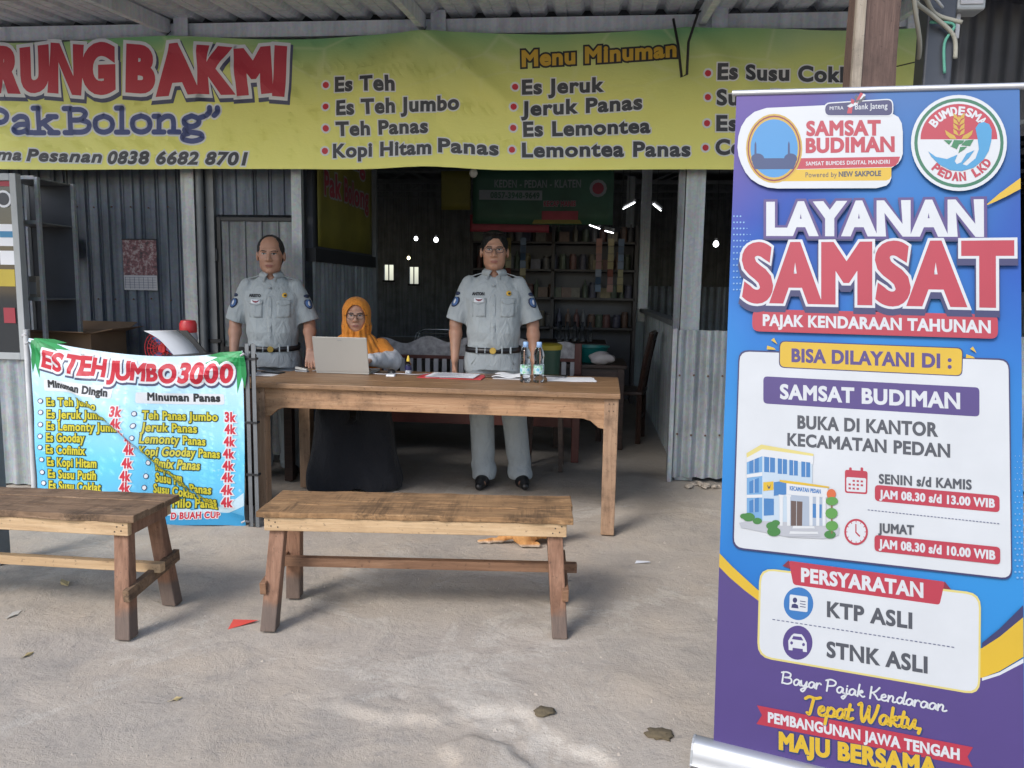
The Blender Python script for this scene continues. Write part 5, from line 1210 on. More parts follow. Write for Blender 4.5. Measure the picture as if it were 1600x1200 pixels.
G('id_card_icon',[(.2282,.5353),(.2284,.5373),(.2292,.5388),(.2305,.5397),(.2324,.5401),(.2716,.5411),(.2735,.5409),(.2748,.5401),(.2757,.5386),(.2761,.5366),(.2774,.5028),(.2772,.5007),(.2765,.4993),(.2752,.4983),(.2733,.4979),(.2342,.4961),(.2323,.4963),(.2309,.4971),(.23,.4985),(.2296,.5006)],'iconwhite')
G('id_card_icon',[(.2488,.5271),(.2478,.5307),(.2454,.5331),(.2423,.5336),(.2394,.532),(.2373,.5289),(.2368,.5249),(.2378,.5213),(.2402,.5189),(.2433,.5184),(.2462,.52),(.2482,.5231)],'iconink')
G('id_card_icon',[(.2343,.5032),(.2359,.5129),(.2434,.5167),(.2514,.5134),(.2536,.5043)],'iconink')
G('id_card_icon',[(.256,.5272),(.2708,.5274),(.2709,.5251),(.2561,.5248)],'iconink')
G('id_card_icon',[(.2565,.5196),(.2713,.5199),(.2714,.5176),(.2566,.5173)],'iconink')
G('id_card_icon',[(.257,.512),(.2718,.5123),(.2719,.51),(.2571,.5097)],'iconink')
G('car_icon',[(.2405,.4257),(.2462,.4321),(.2665,.4337),(.273,.4268),(.281,.4131),(.2832,.3871),(.2729,.3862),(.2719,.3936),(.2455,.3918),(.2455,.3841),(.2355,.3833),(.2327,.4094)],'iconwhite')
G('car_icon',[(.245,.4248),(.2659,.4265),(.272,.4172),(.2418,.4153)],'iconpurple2')
G('car_icon',[(.2457,.4054),(.2448,.408),(.2428,.4094),(.2404,.4089),(.2386,.4068),(.2381,.4039),(.239,.4013),(.241,.4),(.2434,.4005),(.2452,.4026)],'iconpurple2')
G('car_icon',[(.277,.407),(.2761,.4096),(.2741,.4109),(.2718,.4104),(.27,.4083),(.2694,.4055),(.2703,.4029),(.2723,.4016),(.2747,.4021),(.2765,.4041)],'iconpurple2')
T('KTP ASLI',(.3302,.4968),(.2056,.0064),(-.0025,.0394),'ink')
T('STNK ASLI',(.3363,.3858),(.2424,.0074),(-.0026,.0404),'ink')
G('dashed_rule',[(.1866,.4624),(.194,.4626),(.1942,.46),(.1868,.4598)],'ink2')
G('dashed_rule',[(.1989,.4627),(.2063,.4629),(.2065,.4604),(.1991,.4602)],'ink2')
G('dashed_rule',[(.2113,.4631),(.2186,.4633),(.2188,.4607),(.2114,.4605)],'ink2')
G('dashed_rule',[(.2235,.4634),(.2308,.4636),(.231,.461),(.2237,.4608)],'ink2')
G('dashed_rule',[(.2357,.4637),(.243,.4639),(.2432,.4613),(.2359,.4611)],'ink2')
G('dashed_rule',[(.2478,.464),(.2551,.4642),(.2553,.4616),(.248,.4614)],'ink2')
G('dashed_rule',[(.2599,.4643),(.2671,.4645),(.2673,.4619),(.2601,.4618)],'ink2')
G('dashed_rule',[(.2719,.4646),(.2791,.4648),(.2793,.4623),(.2721,.4621)],'ink2')
G('dashed_rule',[(.2839,.4649),(.2911,.4651),(.2912,.4626),(.2841,.4624)],'ink2')
G('dashed_rule',[(.2958,.4652),(.303,.4654),(.3031,.4629),(.296,.4627)],'ink2')
G('dashed_rule',[(.3077,.4656),(.3148,.4657),(.315,.4632),(.3079,.463)],'ink2')
G('dashed_rule',[(.3195,.4659),(.3266,.466),(.3268,.4635),(.3197,.4633)],'ink2')
G('dashed_rule',[(.3313,.4662),(.3383,.4663),(.3385,.4638),(.3315,.4636)],'ink2')
G('dashed_rule',[(.343,.4665),(.35,.4666),(.3502,.4641),(.3432,.4639)],'ink2')
G('dashed_rule',[(.3547,.4668),(.3617,.4669),(.3618,.4644),(.3548,.4642)],'ink2')
G('dashed_rule',[(.3663,.4671),(.3732,.4672),(.3734,.4647),(.3665,.4646)],'ink2')
G('dashed_rule',[(.3779,.4674),(.3848,.4675),(.3849,.465),(.378,.4649)],'ink2')
G('dashed_rule',[(.3894,.4677),(.3963,.4678),(.3964,.4653),(.3895,.4652)],'ink2')
G('dashed_rule',[(.4008,.468),(.4077,.4681),(.4078,.4656),(.401,.4655)],'ink2')
G('dashed_rule',[(.4122,.4682),(.4191,.4684),(.4192,.4659),(.4124,.4658)],'ink2')
G('dashed_rule',[(.4236,.4685),(.4304,.4687),(.4306,.4662),(.4238,.4661)],'ink2')
G('dashed_rule',[(.4349,.4688),(.4417,.469),(.4418,.4665),(.4351,.4664)],'ink2')
G('dashed_rule',[(.4462,.4691),(.4529,.4693),(.4531,.4668),(.4463,.4667)],'ink2')
G('dashed_rule',[(.4574,.4694),(.4641,.4696),(.4643,.4671),(.4576,.4669)],'ink2')
G('dashed_rule',[(.4686,.4697),(.4753,.4699),(.4754,.4674),(.4687,.4672)],'ink2')
G('dashed_rule',[(.4797,.47),(.4863,.4702),(.4865,.4677),(.4799,.4675)],'ink2')
G('dashed_rule',[(.4908,.4703),(.4974,.4704),(.4975,.468),(.4909,.4678)],'ink2')
G('dashed_rule',[(.5018,.4706),(.5084,.4707),(.5085,.4683),(.502,.4681)],'ink2')
G('dashed_rule',[(.5128,.4708),(.5193,.471),(.5195,.4686),(.5129,.4684)],'ink2')
G('dashed_rule',[(.5237,.4711),(.5302,.4713),(.5304,.4689),(.5239,.4687)],'ink2')
G('dashed_rule',[(.5346,.4714),(.5411,.4716),(.5413,.4691),(.5347,.469)],'ink2')
G('dashed_rule',[(.5454,.4717),(.5519,.4719),(.5521,.4694),(.5456,.4693)],'ink2')
G('dashed_rule',[(.5562,.472),(.5627,.4721),(.5628,.4697),(.5564,.4695)],'ink2')
G('dashed_rule',[(.567,.4722),(.5734,.4724),(.5736,.47),(.5671,.4698)],'ink2')
G('dashed_rule',[(.5777,.4725),(.5841,.4727),(.5842,.4703),(.5778,.4701)],'ink2')
G('dashed_rule',[(.5883,.4728),(.5947,.473),(.5949,.4706),(.5885,.4704)],'ink2')
G('dashed_rule',[(.599,.4731),(.6053,.4732),(.6055,.4708),(.5991,.4707)],'ink2')
G('dashed_rule',[(.6095,.4733),(.6159,.4735),(.616,.4711),(.6097,.4709)],'ink2')
G('dashed_rule',[(.6201,.4736),(.6264,.4738),(.6265,.4714),(.6202,.4712)],'ink2')
G('dashed_rule',[(.6305,.4739),(.6368,.474),(.637,.4717),(.6307,.4715)],'ink2')
T('Bayar Pajak Kendaraan',(.2234,.2876),(.407,.014),(-.0021,.0327),'scriptw')
T('Tepat Waktu,',(.2906,.2167),(.288,.0237),(-.0031,.0479),'scripty')
G('ribbon',[(.1612,.2089),(.6953,.2245),(.6844,.1972),(.6976,.1735),(.1631,.1552),(.1766,.1837)],'red')
T('PEMBANGUNAN JAWA TENGAH',(.1952,.169),(.4711,.0154),(-.0017,.027),'wbold')
T('MAJU BERSAMA',(.2306,.1014),(.3867,.0259),(-.0029,.0451),'ybold')
G('card_border',[(.0444,1.1912),(.0458,1.2043),(.0509,1.2137),(.0596,1.2194),(.0721,1.2215),(.6904,1.2292),(.7004,1.2277),(.7077,1.2229),(.7125,1.2147),(.7148,1.2033),(.7515,.6939),(.751,.6825),(.7474,.6743),(.7408,.6691),(.7312,.6672),(.0923,.6456),(.0798,.6471),(.0706,.6524),(.0649,.6615),(.0627,.6745)],'navy')
G('service_card',[(.0483,1.1886),(.0496,1.2009),(.0543,1.2097),(.0625,1.2151),(.0742,1.217),(.6892,1.225),(.6986,1.2236),(.7055,1.2191),(.71,1.2114),(.7121,1.2007),(.7486,.6967),(.748,.686),(.7447,.6783),(.7385,.6735),(.7295,.6717),(.0947,.6509),(.0829,.6522),(.0744,.6572),(.069,.6657),(.0669,.6779)],'white')
G('pill_border',[(.1543,1.2362),(.155,1.2434),(.1577,1.2486),(.1624,1.2516),(.1692,1.2527),(.5948,1.2532),(.6006,1.2522),(.6048,1.2494),(.6075,1.2447),(.6085,1.2381),(.6103,1.1933),(.6097,1.1867),(.6075,1.182),(.6035,1.1791),(.5977,1.1781),(.1727,1.1754),(.1658,1.1764),(.1608,1.1795),(.1577,1.1846),(.1564,1.1918)],'navy')
G('yellow_pill',[(.1571,1.2347),(.1577,1.2414),(.1602,1.2462),(.1646,1.2491),(.1709,1.25),(.5936,1.2506),(.599,1.2497),(.603,1.247),(.6054,1.2426),(.6064,1.2365),(.608,1.1947),(.6075,1.1885),(.6054,1.1841),(.6016,1.1814),(.5963,1.1805),(.1741,1.1783),(.1677,1.1792),(.163,1.1821),(.1601,1.1868),(.1589,1.1936)],'yellow2')
T('BISA DILAYANI DI :',(.192,1.1953),(.3911,.0035),(-.0022,.0346),'pbold')
G('spark_mark',[(.1311,1.2528),(.1385,1.2597),(.1491,1.2415)],'yellow2')
G('spark_mark',[(.1216,1.2369),(.1404,1.2312),(.146,1.2259),(.1213,1.2259)],'yellow2')
G('spark_mark',[(.6238,1.2509),(.6299,1.2572),(.6388,1.2406)],'yellow2')
G('spark_mark',[(.616,1.2364),(.6316,1.2312),(.6362,1.2264),(.6158,1.2264)],'yellow2')
G('purple_pill',[(.1177,1.1365),(.1181,1.1419),(.12,1.1457),(.1235,1.148),(.1285,1.1488),(.6413,1.152),(.6455,1.1514),(.6486,1.1493),(.6506,1.1459),(.6515,1.1411),(.6549,1.0878),(.6546,1.083),(.653,1.0796),(.6502,1.0775),(.6461,1.0767),(.1336,1.0711),(.1285,1.0718),(.1247,1.074),(.1223,1.0778),(.1212,1.0831)],'purple2')
T('SAMSAT BUDIMAN',(.168,1.0892),(.4407,.0055),(-.0025,.0383),'wbold')
T('BUKA DI KANTOR',(.2196,1.0091),(.3429,.0086),(-.0022,.0341),'ink')
T('KECAMATAN PEDAN',(.1962,.9589),(.3985,.007),(-.0021,.0325),'ink')
G('calendar_icon',[(.3476,.8985),(.3478,.9017),(.3489,.9041),(.351,.9056),(.3539,.9061),(.3973,.9076),(.4002,.9073),(.4024,.906),(.4037,.9037),(.4043,.9005),(.4067,.8523),(.4064,.8491),(.4053,.8468),(.4033,.8453),(.4004,.8447),(.358,.8428),(.355,.8431),(.3528,.8444),(.3514,.8466),(.3508,.8499)],'red')
G('calendar_icon',[(.3526,.882),(.3527,.8839),(.3533,.8852),(.3545,.886),(.3562,.8864),(.3976,.8879),(.3993,.8877),(.4005,.887),(.4012,.8857),(.4016,.8839),(.4027,.854),(.4026,.8521),(.4019,.8508),(.4008,.8499),(.3991,.8496),(.3587,.8474),(.357,.8475),(.3557,.8483),(.3549,.8495),(.3546,.8514)],'white2')
G('calendar_icon',[(.3576,.9102),(.3576,.9116),(.3581,.9126),(.359,.9132),(.3603,.9135),(.3612,.9135),(.3625,.9133),(.3635,.9128),(.3641,.9118),(.3643,.9104),(.3649,.9015),(.3648,.9001),(.3643,.8991),(.3635,.8984),(.3622,.8982),(.3612,.8982),(.36,.8983),(.359,.8989),(.3584,.8999),(.3581,.9012)],'red')
G('calendar_icon',[(.3859,.9133),(.386,.9147),(.3864,.9157),(.3873,.9163),(.3885,.9165),(.3895,.9165),(.3908,.9164),(.3917,.9158),(.3923,.9149),(.3926,.9135),(.3932,.9046),(.3931,.9032),(.3926,.9022),(.3917,.9016),(.3905,.9013),(.3895,.9013),(.3882,.9015),(.3873,.902),(.3867,.903),(.3864,.9044)],'red')
G('calendar_icon',[(.3682,.8803),(.374,.8805),(.3744,.8752),(.3686,.8751)],'red2')
G('calendar_icon',[(.3783,.8807),(.3841,.8808),(.3845,.8756),(.3787,.8754)],'red2')
G('calendar_icon',[(.3884,.8811),(.3942,.8812),(.3945,.876),(.3888,.8758)],'red2')
G('calendar_icon',[(.3587,.8694),(.3646,.8696),(.3649,.8643),(.3591,.8641)],'red2')
G('calendar_icon',[(.3689,.8698),(.3747,.87),(.375,.8647),(.3692,.8645)],'red2')
G('calendar_icon',[(.379,.8702),(.3848,.8703),(.3851,.8651),(.3794,.8649)],'red2')
G('calendar_icon',[(.3891,.8706),(.3949,.8707),(.3952,.8655),(.3894,.8653)],'red2')
G('calendar_icon',[(.3594,.8589),(.3652,.859),(.3656,.8538),(.3598,.8536)],'red2')
G('calendar_icon',[(.3696,.8593),(.3754,.8594),(.3757,.8542),(.3699,.854)],'red2')
G('calendar_icon',[(.3797,.8597),(.3855,.8598),(.3858,.8546),(.38,.8544)],'red2')
T('SENIN s/d KAMIS',(.4343,.8787),(.2145,.0089),(-.0015,.0239),'ink')
G('red_pill',[(.4245,.8619),(.4248,.8669),(.4265,.8705),(.4296,.8727),(.4341,.8735),(.7031,.8787),(.7072,.8781),(.7102,.8761),(.7122,.8727),(.713,.868),(.7143,.8473),(.7141,.8426),(.7125,.8392),(.7098,.8371),(.7057,.8363),(.4369,.8298),(.4324,.8304),(.429,.8325),(.4268,.836),(.4258,.841)],'red')
T('JAM 08.30 s/d 13.00 WIB',(.4382,.8394),(.2646,.0084),(-.0013,.0208),'wbold')
G('dashed_rule',[(.4106,.8045),(.4158,.8046),(.4159,.8023),(.4107,.8022)],'ink2')
G('dashed_rule',[(.4192,.8046),(.4244,.8047),(.4245,.8024),(.4194,.8023)],'ink2')
G('dashed_rule',[(.4278,.8047),(.4329,.8048),(.4331,.8025),(.4279,.8024)],'ink2')
G('dashed_rule',[(.4363,.8048),(.4414,.8049),(.4416,.8026),(.4365,.8026)],'ink2')
G('dashed_rule',[(.4448,.805),(.4499,.805),(.4501,.8028),(.445,.8027)],'ink2')
G('dashed_rule',[(.4533,.8051),(.4584,.8052),(.4586,.8029),(.4535,.8028)],'ink2')
G('dashed_rule',[(.4618,.8052),(.4669,.8053),(.467,.803),(.4619,.8029)],'ink2')
G('dashed_rule',[(.4702,.8053),(.4753,.8054),(.4754,.8031),(.4704,.8031)],'ink2')
G('dashed_rule',[(.4786,.8054),(.4837,.8055),(.4838,.8033),(.4788,.8032)],'ink2')
G('dashed_rule',[(.487,.8056),(.492,.8056),(.4922,.8034),(.4872,.8033)],'ink2')
G('dashed_rule',[(.4954,.8057),(.5004,.8058),(.5005,.8035),(.4955,.8034)],'ink2')
G('dashed_rule',[(.5037,.8058),(.5087,.8059),(.5088,.8036),(.5039,.8035)],'ink2')
G('dashed_rule',[(.512,.8059),(.517,.806),(.5171,.8037),(.5122,.8037)],'ink2')
G('dashed_rule',[(.5203,.806),(.5252,.8061),(.5254,.8039),(.5204,.8038)],'ink2')
G('dashed_rule',[(.5285,.8062),(.5335,.8062),(.5336,.804),(.5287,.8039)],'ink2')
G('dashed_rule',[(.5368,.8063),(.5417,.8063),(.5418,.8041),(.5369,.804)],'ink2')
G('dashed_rule',[(.545,.8064),(.5499,.8065),(.55,.8042),(.5451,.8041)],'ink2')
G('dashed_rule',[(.5531,.8065),(.558,.8066),(.5582,.8043),(.5533,.8043)],'ink2')
G('dashed_rule',[(.5613,.8066),(.5661,.8067),(.5663,.8045),(.5614,.8044)],'ink2')
G('dashed_rule',[(.5694,.8067),(.5742,.8068),(.5744,.8046),(.5695,.8045)],'ink2')
G('dashed_rule',[(.5775,.8068),(.5823,.8069),(.5825,.8047),(.5776,.8046)],'ink2')
G('dashed_rule',[(.5855,.807),(.5904,.807),(.5905,.8048),(.5857,.8047)],'ink2')
G('dashed_rule',[(.5936,.8071),(.5984,.8071),(.5985,.8049),(.5937,.8049)],'ink2')
G('dashed_rule',[(.6016,.8072),(.6064,.8073),(.6065,.805),(.6017,.805)],'ink2')
G('dashed_rule',[(.6096,.8073),(.6144,.8074),(.6145,.8052),(.6097,.8051)],'ink2')
G('dashed_rule',[(.6176,.8074),(.6223,.8075),(.6225,.8053),(.6177,.8052)],'ink2')
G('dashed_rule',[(.6255,.8075),(.6302,.8076),(.6304,.8054),(.6256,.8053)],'ink2')
G('dashed_rule',[(.6334,.8076),(.6381,.8077),(.6383,.8055),(.6335,.8054)],'ink2')
G('dashed_rule',[(.6413,.8077),(.646,.8078),(.6462,.8056),(.6414,.8055)],'ink2')
G('dashed_rule',[(.6492,.8079),(.6539,.8079),(.654,.8057),(.6493,.8057)],'ink2')
G('dashed_rule',[(.657,.808),(.6617,.808),(.6618,.8058),(.6571,.8058)],'ink2')
G('dashed_rule',[(.6648,.8081),(.6695,.8081),(.6696,.806),(.665,.8059)],'ink2')
G('dashed_rule',[(.6726,.8082),(.6773,.8083),(.6774,.8061),(.6727,.806)],'ink2')
G('dashed_rule',[(.6804,.8083),(.685,.8084),(.6852,.8062),(.6805,.8061)],'ink2')
G('dashed_rule',[(.6881,.8084),(.6928,.8085),(.6929,.8063),(.6883,.8062)],'ink2')
G('dashed_rule',[(.6958,.8085),(.7005,.8086),(.7006,.8064),(.696,.8063)],'ink2')
G('dashed_rule',[(.7035,.8086),(.7081,.8087),(.7083,.8065),(.7037,.8065)],'ink2')
G('dashed_rule',[(.7112,.8087),(.7158,.8088),(.7159,.8066),(.7113,.8066)],'ink2')
T('JUMAT',(.4413,.7471),(.0832,.0056),(-.0015,.0232),'ink')
G('red_pill',[(.4322,.7274),(.4325,.7325),(.4342,.7361),(.4373,.7383),(.4418,.7392),(.7125,.7483),(.7166,.7478),(.7196,.7459),(.7216,.7426),(.7224,.7378),(.7239,.7148),(.7236,.71),(.7221,.7066),(.7193,.7045),(.7153,.7037),(.4446,.695),(.4401,.6956),(.4367,.6976),(.4345,.7011),(.4336,.7061)],'red')
T('JAM 08.30 s/d 10.00 WIB',(.4454,.7058),(.2666,.0096),(-.0014,.0217),'wbold')
G('clock_icon',[(.415,.7439),(.414,.7507),(.4119,.7572),(.4088,.7629),(.4049,.7678),(.4002,.7716),(.395,.7743),(.3894,.7755),(.3837,.7755),(.378,.774),(.3727,.7712),(.3678,.7672),(.3637,.7622),(.3604,.7562),(.358,.7497),(.3568,.7427),(.3567,.7356),(.3577,.7287),(.3598,.7222),(.3629,.7164),(.3669,.7115),(.3717,.7077),(.377,.7052),(.3826,.7039),(.3883,.7041),(.3939,.7056),(.3992,.7085),(.404,.7125),(.4081,.7176),(.4114,.7235),(.4137,.73),(.4149,.7369)],'red')
G('clock_icon',[(.4102,.7432),(.4094,.749),(.4077,.7543),(.4051,.7592),(.4018,.7633),(.3979,.7665),(.3935,.7687),(.3889,.7698),(.3841,.7697),(.3793,.7685),(.3749,.7661),(.3708,.7628),(.3673,.7585),(.3646,.7536),(.3626,.7481),(.3616,.7422),(.3615,.7363),(.3624,.7305),(.3641,.7251),(.3667,.7202),(.3701,.7161),(.374,.7129),(.3784,.7108),(.3831,.7097),(.3879,.7099),(.3926,.7111),(.3971,.7135),(.4011,.7169),(.4045,.7211),(.4072,.7261),(.4091,.7316),(.4102,.7373)],'white2')
G('clock_icon',[(.407,.7417),(.4103,.7422),(.4102,.7443),(.4069,.7438)],'red2')
G('clock_icon',[(.4045,.7286),(.4076,.7269),(.4084,.7288),(.4054,.7305)],'red2')
G('clock_icon',[(.3971,.7184),(.399,.715),(.4006,.7163),(.3987,.7197)],'red2')
G('clock_icon',[(.3867,.7139),(.387,.7097),(.3889,.71),(.3886,.7142)],'red2')
G('clock_icon',[(.376,.7164),(.3746,.7125),(.3763,.7117),(.3778,.7156)],'red2')
G('clock_icon',[(.368,.7251),(.3652,.7226),(.3663,.7209),(.3691,.7234)],'red2')
G('clock_icon',[(.3648,.7378),(.3614,.7374),(.3616,.7353),(.365,.7357)],'red2')
G('clock_icon',[(.3673,.7511),(.3643,.7528),(.3634,.7508),(.3665,.7491)],'red2')
G('clock_icon',[(.3748,.7612),(.3729,.7647),(.3713,.7634),(.3732,.76)],'red2')
G('clock_icon',[(.3853,.7656),(.385,.7698),(.3831,.7696),(.3834,.7654)],'red2')
G('clock_icon',[(.3959,.7631),(.3973,.7669),(.3956,.7678),(.3942,.7639)],'red2')
G('clock_icon',[(.4038,.7543),(.4066,.7568),(.4055,.7585),(.4028,.756)],'red2')
G('clock_icon',[(.3827,.7616),(.3855,.7619),(.387,.7399),(.3972,.7308),(.395,.7273),(.3842,.7374)],'red2')
G('office_illustration',[(.0784,.7225),(.141,.745),(.3443,.7456),(.3433,.7241),(.3072,.7093),(.2168,.7005),(.0847,.7094)],'greylight')
G('office_illustration',[(.087,.9166),(.1278,.944),(.1415,.7367),(.0984,.7448)],'ofblue')
G('office_illustration',[(.1278,.944),(.2622,.9388),(.2668,.8539),(.2596,.7474),(.1415,.7367)],'oflight')
G('office_illustration',[(.0854,.9248),(.1245,.9537),(.2646,.9412),(.265,.9348),(.128,.9407),(.0873,.9121)],'ofyellow')
G('office_illustration',[(.128,.9407),(.265,.9348),(.2655,.9121),(.1293,.9209)],'ofwhite')
G('office_illustration',[(.0873,.9121),(.128,.9407),(.1293,.9209),(.0882,.8988)],'ofwhite')
G('office_illustration',[(.1347,.9203),(.1641,.9193),(.1668,.8779),(.1376,.8763)],'ofglass')
G('office_illustration',[(.1486,.9201),(.1502,.9203),(.153,.878),(.1514,.8779)],'ofwhite2')
G('office_illustration',[(.1714,.9191),(.1963,.9182),(.1991,.8769),(.1743,.8754)],'ofglass')
G('office_illustration',[(.1831,.9186),(.1847,.9188),(.1874,.8769),(.1859,.8767)],'ofwhite2')
G('office_illustration',[(.2025,.918),(.2251,.9173),(.2278,.876),(.2054,.8746)],'ofglass')
G('office_illustration',[(.2131,.9175),(.2146,.9177),(.2174,.8759),(.2158,.8758)],'ofwhite2')
G('office_illustration',[(.2343,.917),(.2577,.9162),(.2603,.8752),(.2372,.8738)],'ofglass')
G('office_illustration',[(.2453,.9165),(.2468,.9166),(.2495,.8752),(.248,.875)],'ofwhite2')
G('office_illustration',[(.0949,.9023),(.1201,.9161),(.1229,.8742),(.0971,.8691)],'ofglass')
G('office_illustration',[(.1067,.9102),(.1083,.9104),(.1108,.8717),(.1093,.8715)],'ofwhite2')
G('office_illustration',[(.0988,.8442),(.124,.8582),(.1267,.8163),(.101,.811)],'ofglass')
G('office_illustration',[(.1105,.8522),(.1121,.8524),(.1147,.8138),(.1131,.8136)],'ofwhite2')
G('office_illustration',[(.1025,.7889),(.1276,.8031),(.1304,.7613),(.1047,.7557)],'ofglass')
G('office_illustration',[(.1142,.797),(.1158,.7972),(.1183,.7586),(.1168,.7584)],'ofwhite2')
G('office_illustration',[(.1415,.8015),(.1686,.8038),(.1717,.7574),(.1447,.7521)],'ofglass')
G('office_illustration',[(.0905,.8639),(.1323,.8758),(.133,.8648),(.0911,.8545)],'ofwhite2')
G('office_illustration',[(.0944,.8057),(.1365,.812),(.1371,.8032),(.095,.7969)],'ofwhite2')
G('office_illustration',[(.1369,.8469),(.1643,.8529),(.1659,.8282),(.1385,.8222)],'ofyellow2')
G('office_illustration',[(.1477,.8426),(.1534,.835),(.1581,.8439),(.1563,.831),(.1511,.8303)],'ofink')
G('office_illustration',[(.1655,.8502),(.1986,.8596),(.2013,.8199),(.168,.812)],'ofglass')
G('office_illustration',[(.1806,.8591),(.2371,.8585),(.3101,.8552),(.3104,.8509),(.1992,.8514),(.1809,.8537)],'ofyellow2')
G('office_illustration',[(.1992,.8514),(.308,.8501),(.3072,.8237),(.2013,.8199)],'ofwhite2')
T('KECAMATAN PEDAN',(.2096,.8335),(.0805,0),(-.0007,.0108),'tinyblue')
G('office_illustration',[(.2048,.8203),(.2974,.8225),(.3009,.7449),(.2106,.7324)],'ofshade')
G('office_illustration',[(.2141,.804),(.2447,.8051),(.2481,.7376),(.2188,.7336)],'ofdoor')
G('office_illustration',[(.2284,.8047),(.23,.8049),(.234,.7357),(.2325,.7355)],'ofshade2')
G('office_illustration',[(.2711,.803),(.2951,.8034),(.2966,.7659),(.2737,.7639)],'ofglass')
G('office_illustration',[(.1828,.8165),(.1922,.8166),(.1973,.7306),(.1891,.7295)],'ofwhite3')
G('office_illustration',[(.1807,.8174),(.1942,.8174),(.1945,.8125),(.1811,.8119)],'ofwhite3')
G('office_illustration',[(.2024,.8189),(.2116,.819),(.2167,.7333),(.2086,.7322)],'ofwhite3')
G('office_illustration',[(.2002,.8198),(.2136,.8198),(.2139,.8149),(.2006,.8143)],'ofwhite3')
G('office_illustration',[(.261,.8261),(.2701,.8261),(.2751,.7414),(.2672,.7403)],'ofwhite3')
G('office_illustration',[(.259,.8269),(.2721,.8269),(.2724,.8221),(.2593,.8216)],'ofwhite3')
G('office_illustration',[(.2785,.8282),(.2875,.8283),(.2925,.7438),(.2846,.7427)],'ofwhite3')
G('office_illustration',[(.2764,.8291),(.2894,.829),(.2898,.8242),(.2768,.8237)],'ofwhite3')
G('office_illustration',[(.2949,.8302),(.3038,.8303),(.3088,.746),(.3009,.7449)],'ofwhite3')
G('office_illustration',[(.2928,.8311),(.3057,.831),(.3061,.8262),(.2932,.8257)],'ofwhite3')
G('office_illustration',[(.2249,.7344),(.2792,.7409),(.2816,.7347),(.2233,.7266)],'stepA')
G('office_illustration',[(.2213,.7263),(.2841,.734),(.2865,.7278),(.2198,.7184)],'stepB')
G('office_illustration',[(.2177,.7181),(.2891,.7271),(.2915,.721),(.2162,.7103)],'stepA')
G('office_illustration',[(.2141,.71),(.294,.7203),(.2964,.7142),(.2126,.7021)],'stepB')
G('office_illustration',[(.1208,.745),(.1188,.7502),(.1138,.7539),(.1069,.7553),(.0993,.7544),(.0927,.7511),(.0882,.7461),(.0869,.7405),(.089,.7353),(.094,.7317),(.1009,.7302),(.1085,.7312),(.1151,.7345),(.1195,.7395)],'leaf0')
G('office_illustration',[(.141,.7367),(.1395,.7405),(.1358,.7432),(.1306,.7443),(.125,.7436),(.1201,.7411),(.1168,.7374),(.1158,.7332),(.1173,.7294),(.121,.7266),(.1262,.7255),(.1318,.7263),(.1367,.7288),(.14,.7325)],'leaf0')
G('office_illustration',[(.184,.7288),(.1821,.7335),(.1775,.7369),(.1712,.7383),(.1643,.7373),(.1582,.7343),(.1541,.7297),(.1529,.7245),(.1547,.7197),(.1593,.7163),(.1657,.7149),(.1727,.7159),(.1787,.719),(.1828,.7236)],'leaf0')
G('office_illustration',[(.1896,.7378),(.1882,.7413),(.1849,.7437),(.1802,.7448),(.1752,.7441),(.1707,.7418),(.1678,.7385),(.1669,.7347),(.1683,.7312),(.1716,.7287),(.1763,.7277),(.1813,.7284),(.1858,.7306),(.1887,.734)],'leaf0')
G('office_illustration',[(.1927,.7135),(.1906,.719),(.1853,.723),(.1779,.7245),(.1698,.7234),(.1627,.7198),(.158,.7145),(.1566,.7084),(.1587,.7028),(.1641,.6989),(.1715,.6973),(.1796,.6985),(.1867,.7021),(.1913,.7075)],'leaf0')
G('office_illustration',[(.3358,.7257),(.334,.7303),(.3297,.7336),(.3237,.735),(.3172,.734),(.3114,.731),(.3076,.7266),(.3064,.7215),(.3082,.7169),(.3125,.7136),(.3186,.7123),(.3251,.7132),(.3309,.7162),(.3347,.7207)],'leaf0')
G('office_illustration',[(.1011,.7452),(.0998,.7484),(.0967,.7507),(.0923,.7516),(.0876,.751),(.0834,.749),(.0806,.7459),(.0798,.7423),(.0811,.7391),(.0842,.7368),(.0886,.7359),(.0933,.7365),(.0975,.7386),(.1003,.7417)],'leaf0')
G('office_illustration',[(.3164,.8275),(.3213,.8281),(.3273,.7272),(.3239,.7267)],'trunk')
G('office_illustration',[(.3291,.8371),(.3278,.8423),(.325,.8464),(.321,.849),(.3164,.8495),(.312,.8479),(.3084,.8444),(.3061,.8396),(.3055,.8342),(.3068,.829),(.3096,.8249),(.3136,.8223),(.3182,.8218),(.3226,.8235),(.3263,.8269),(.3285,.8317)],'orange')
G('office_illustration',[(.3357,.8181),(.3342,.8225),(.3306,.8258),(.3254,.8277),(.3193,.8279),(.3134,.8262),(.3084,.8231),(.3053,.8189),(.3044,.8142),(.3058,.8099),(.3095,.8065),(.3148,.8046),(.3208,.8045),(.3268,.8062),(.3317,.8093),(.3348,.8135)],'leaf1')
G('office_illustration',[(.3369,.7846),(.3353,.7902),(.3316,.7945),(.3264,.7971),(.3203,.7975),(.3144,.7956),(.3095,.7917),(.3064,.7864),(.3056,.7805),(.3071,.775),(.3108,.7706),(.3162,.768),(.3222,.7677),(.3281,.7697),(.333,.7736),(.3361,.7788)],'leaf1')
G('office_illustration',[(.3401,.7504),(.3386,.7555),(.3349,.7595),(.3296,.7618),(.3236,.762),(.3177,.7601),(.3128,.7565),(.3096,.7515),(.3088,.746),(.3103,.7409),(.314,.7369),(.3193,.7346),(.3254,.7344),(.3313,.7363),(.3362,.74),(.3392,.7449)],'leaf1')
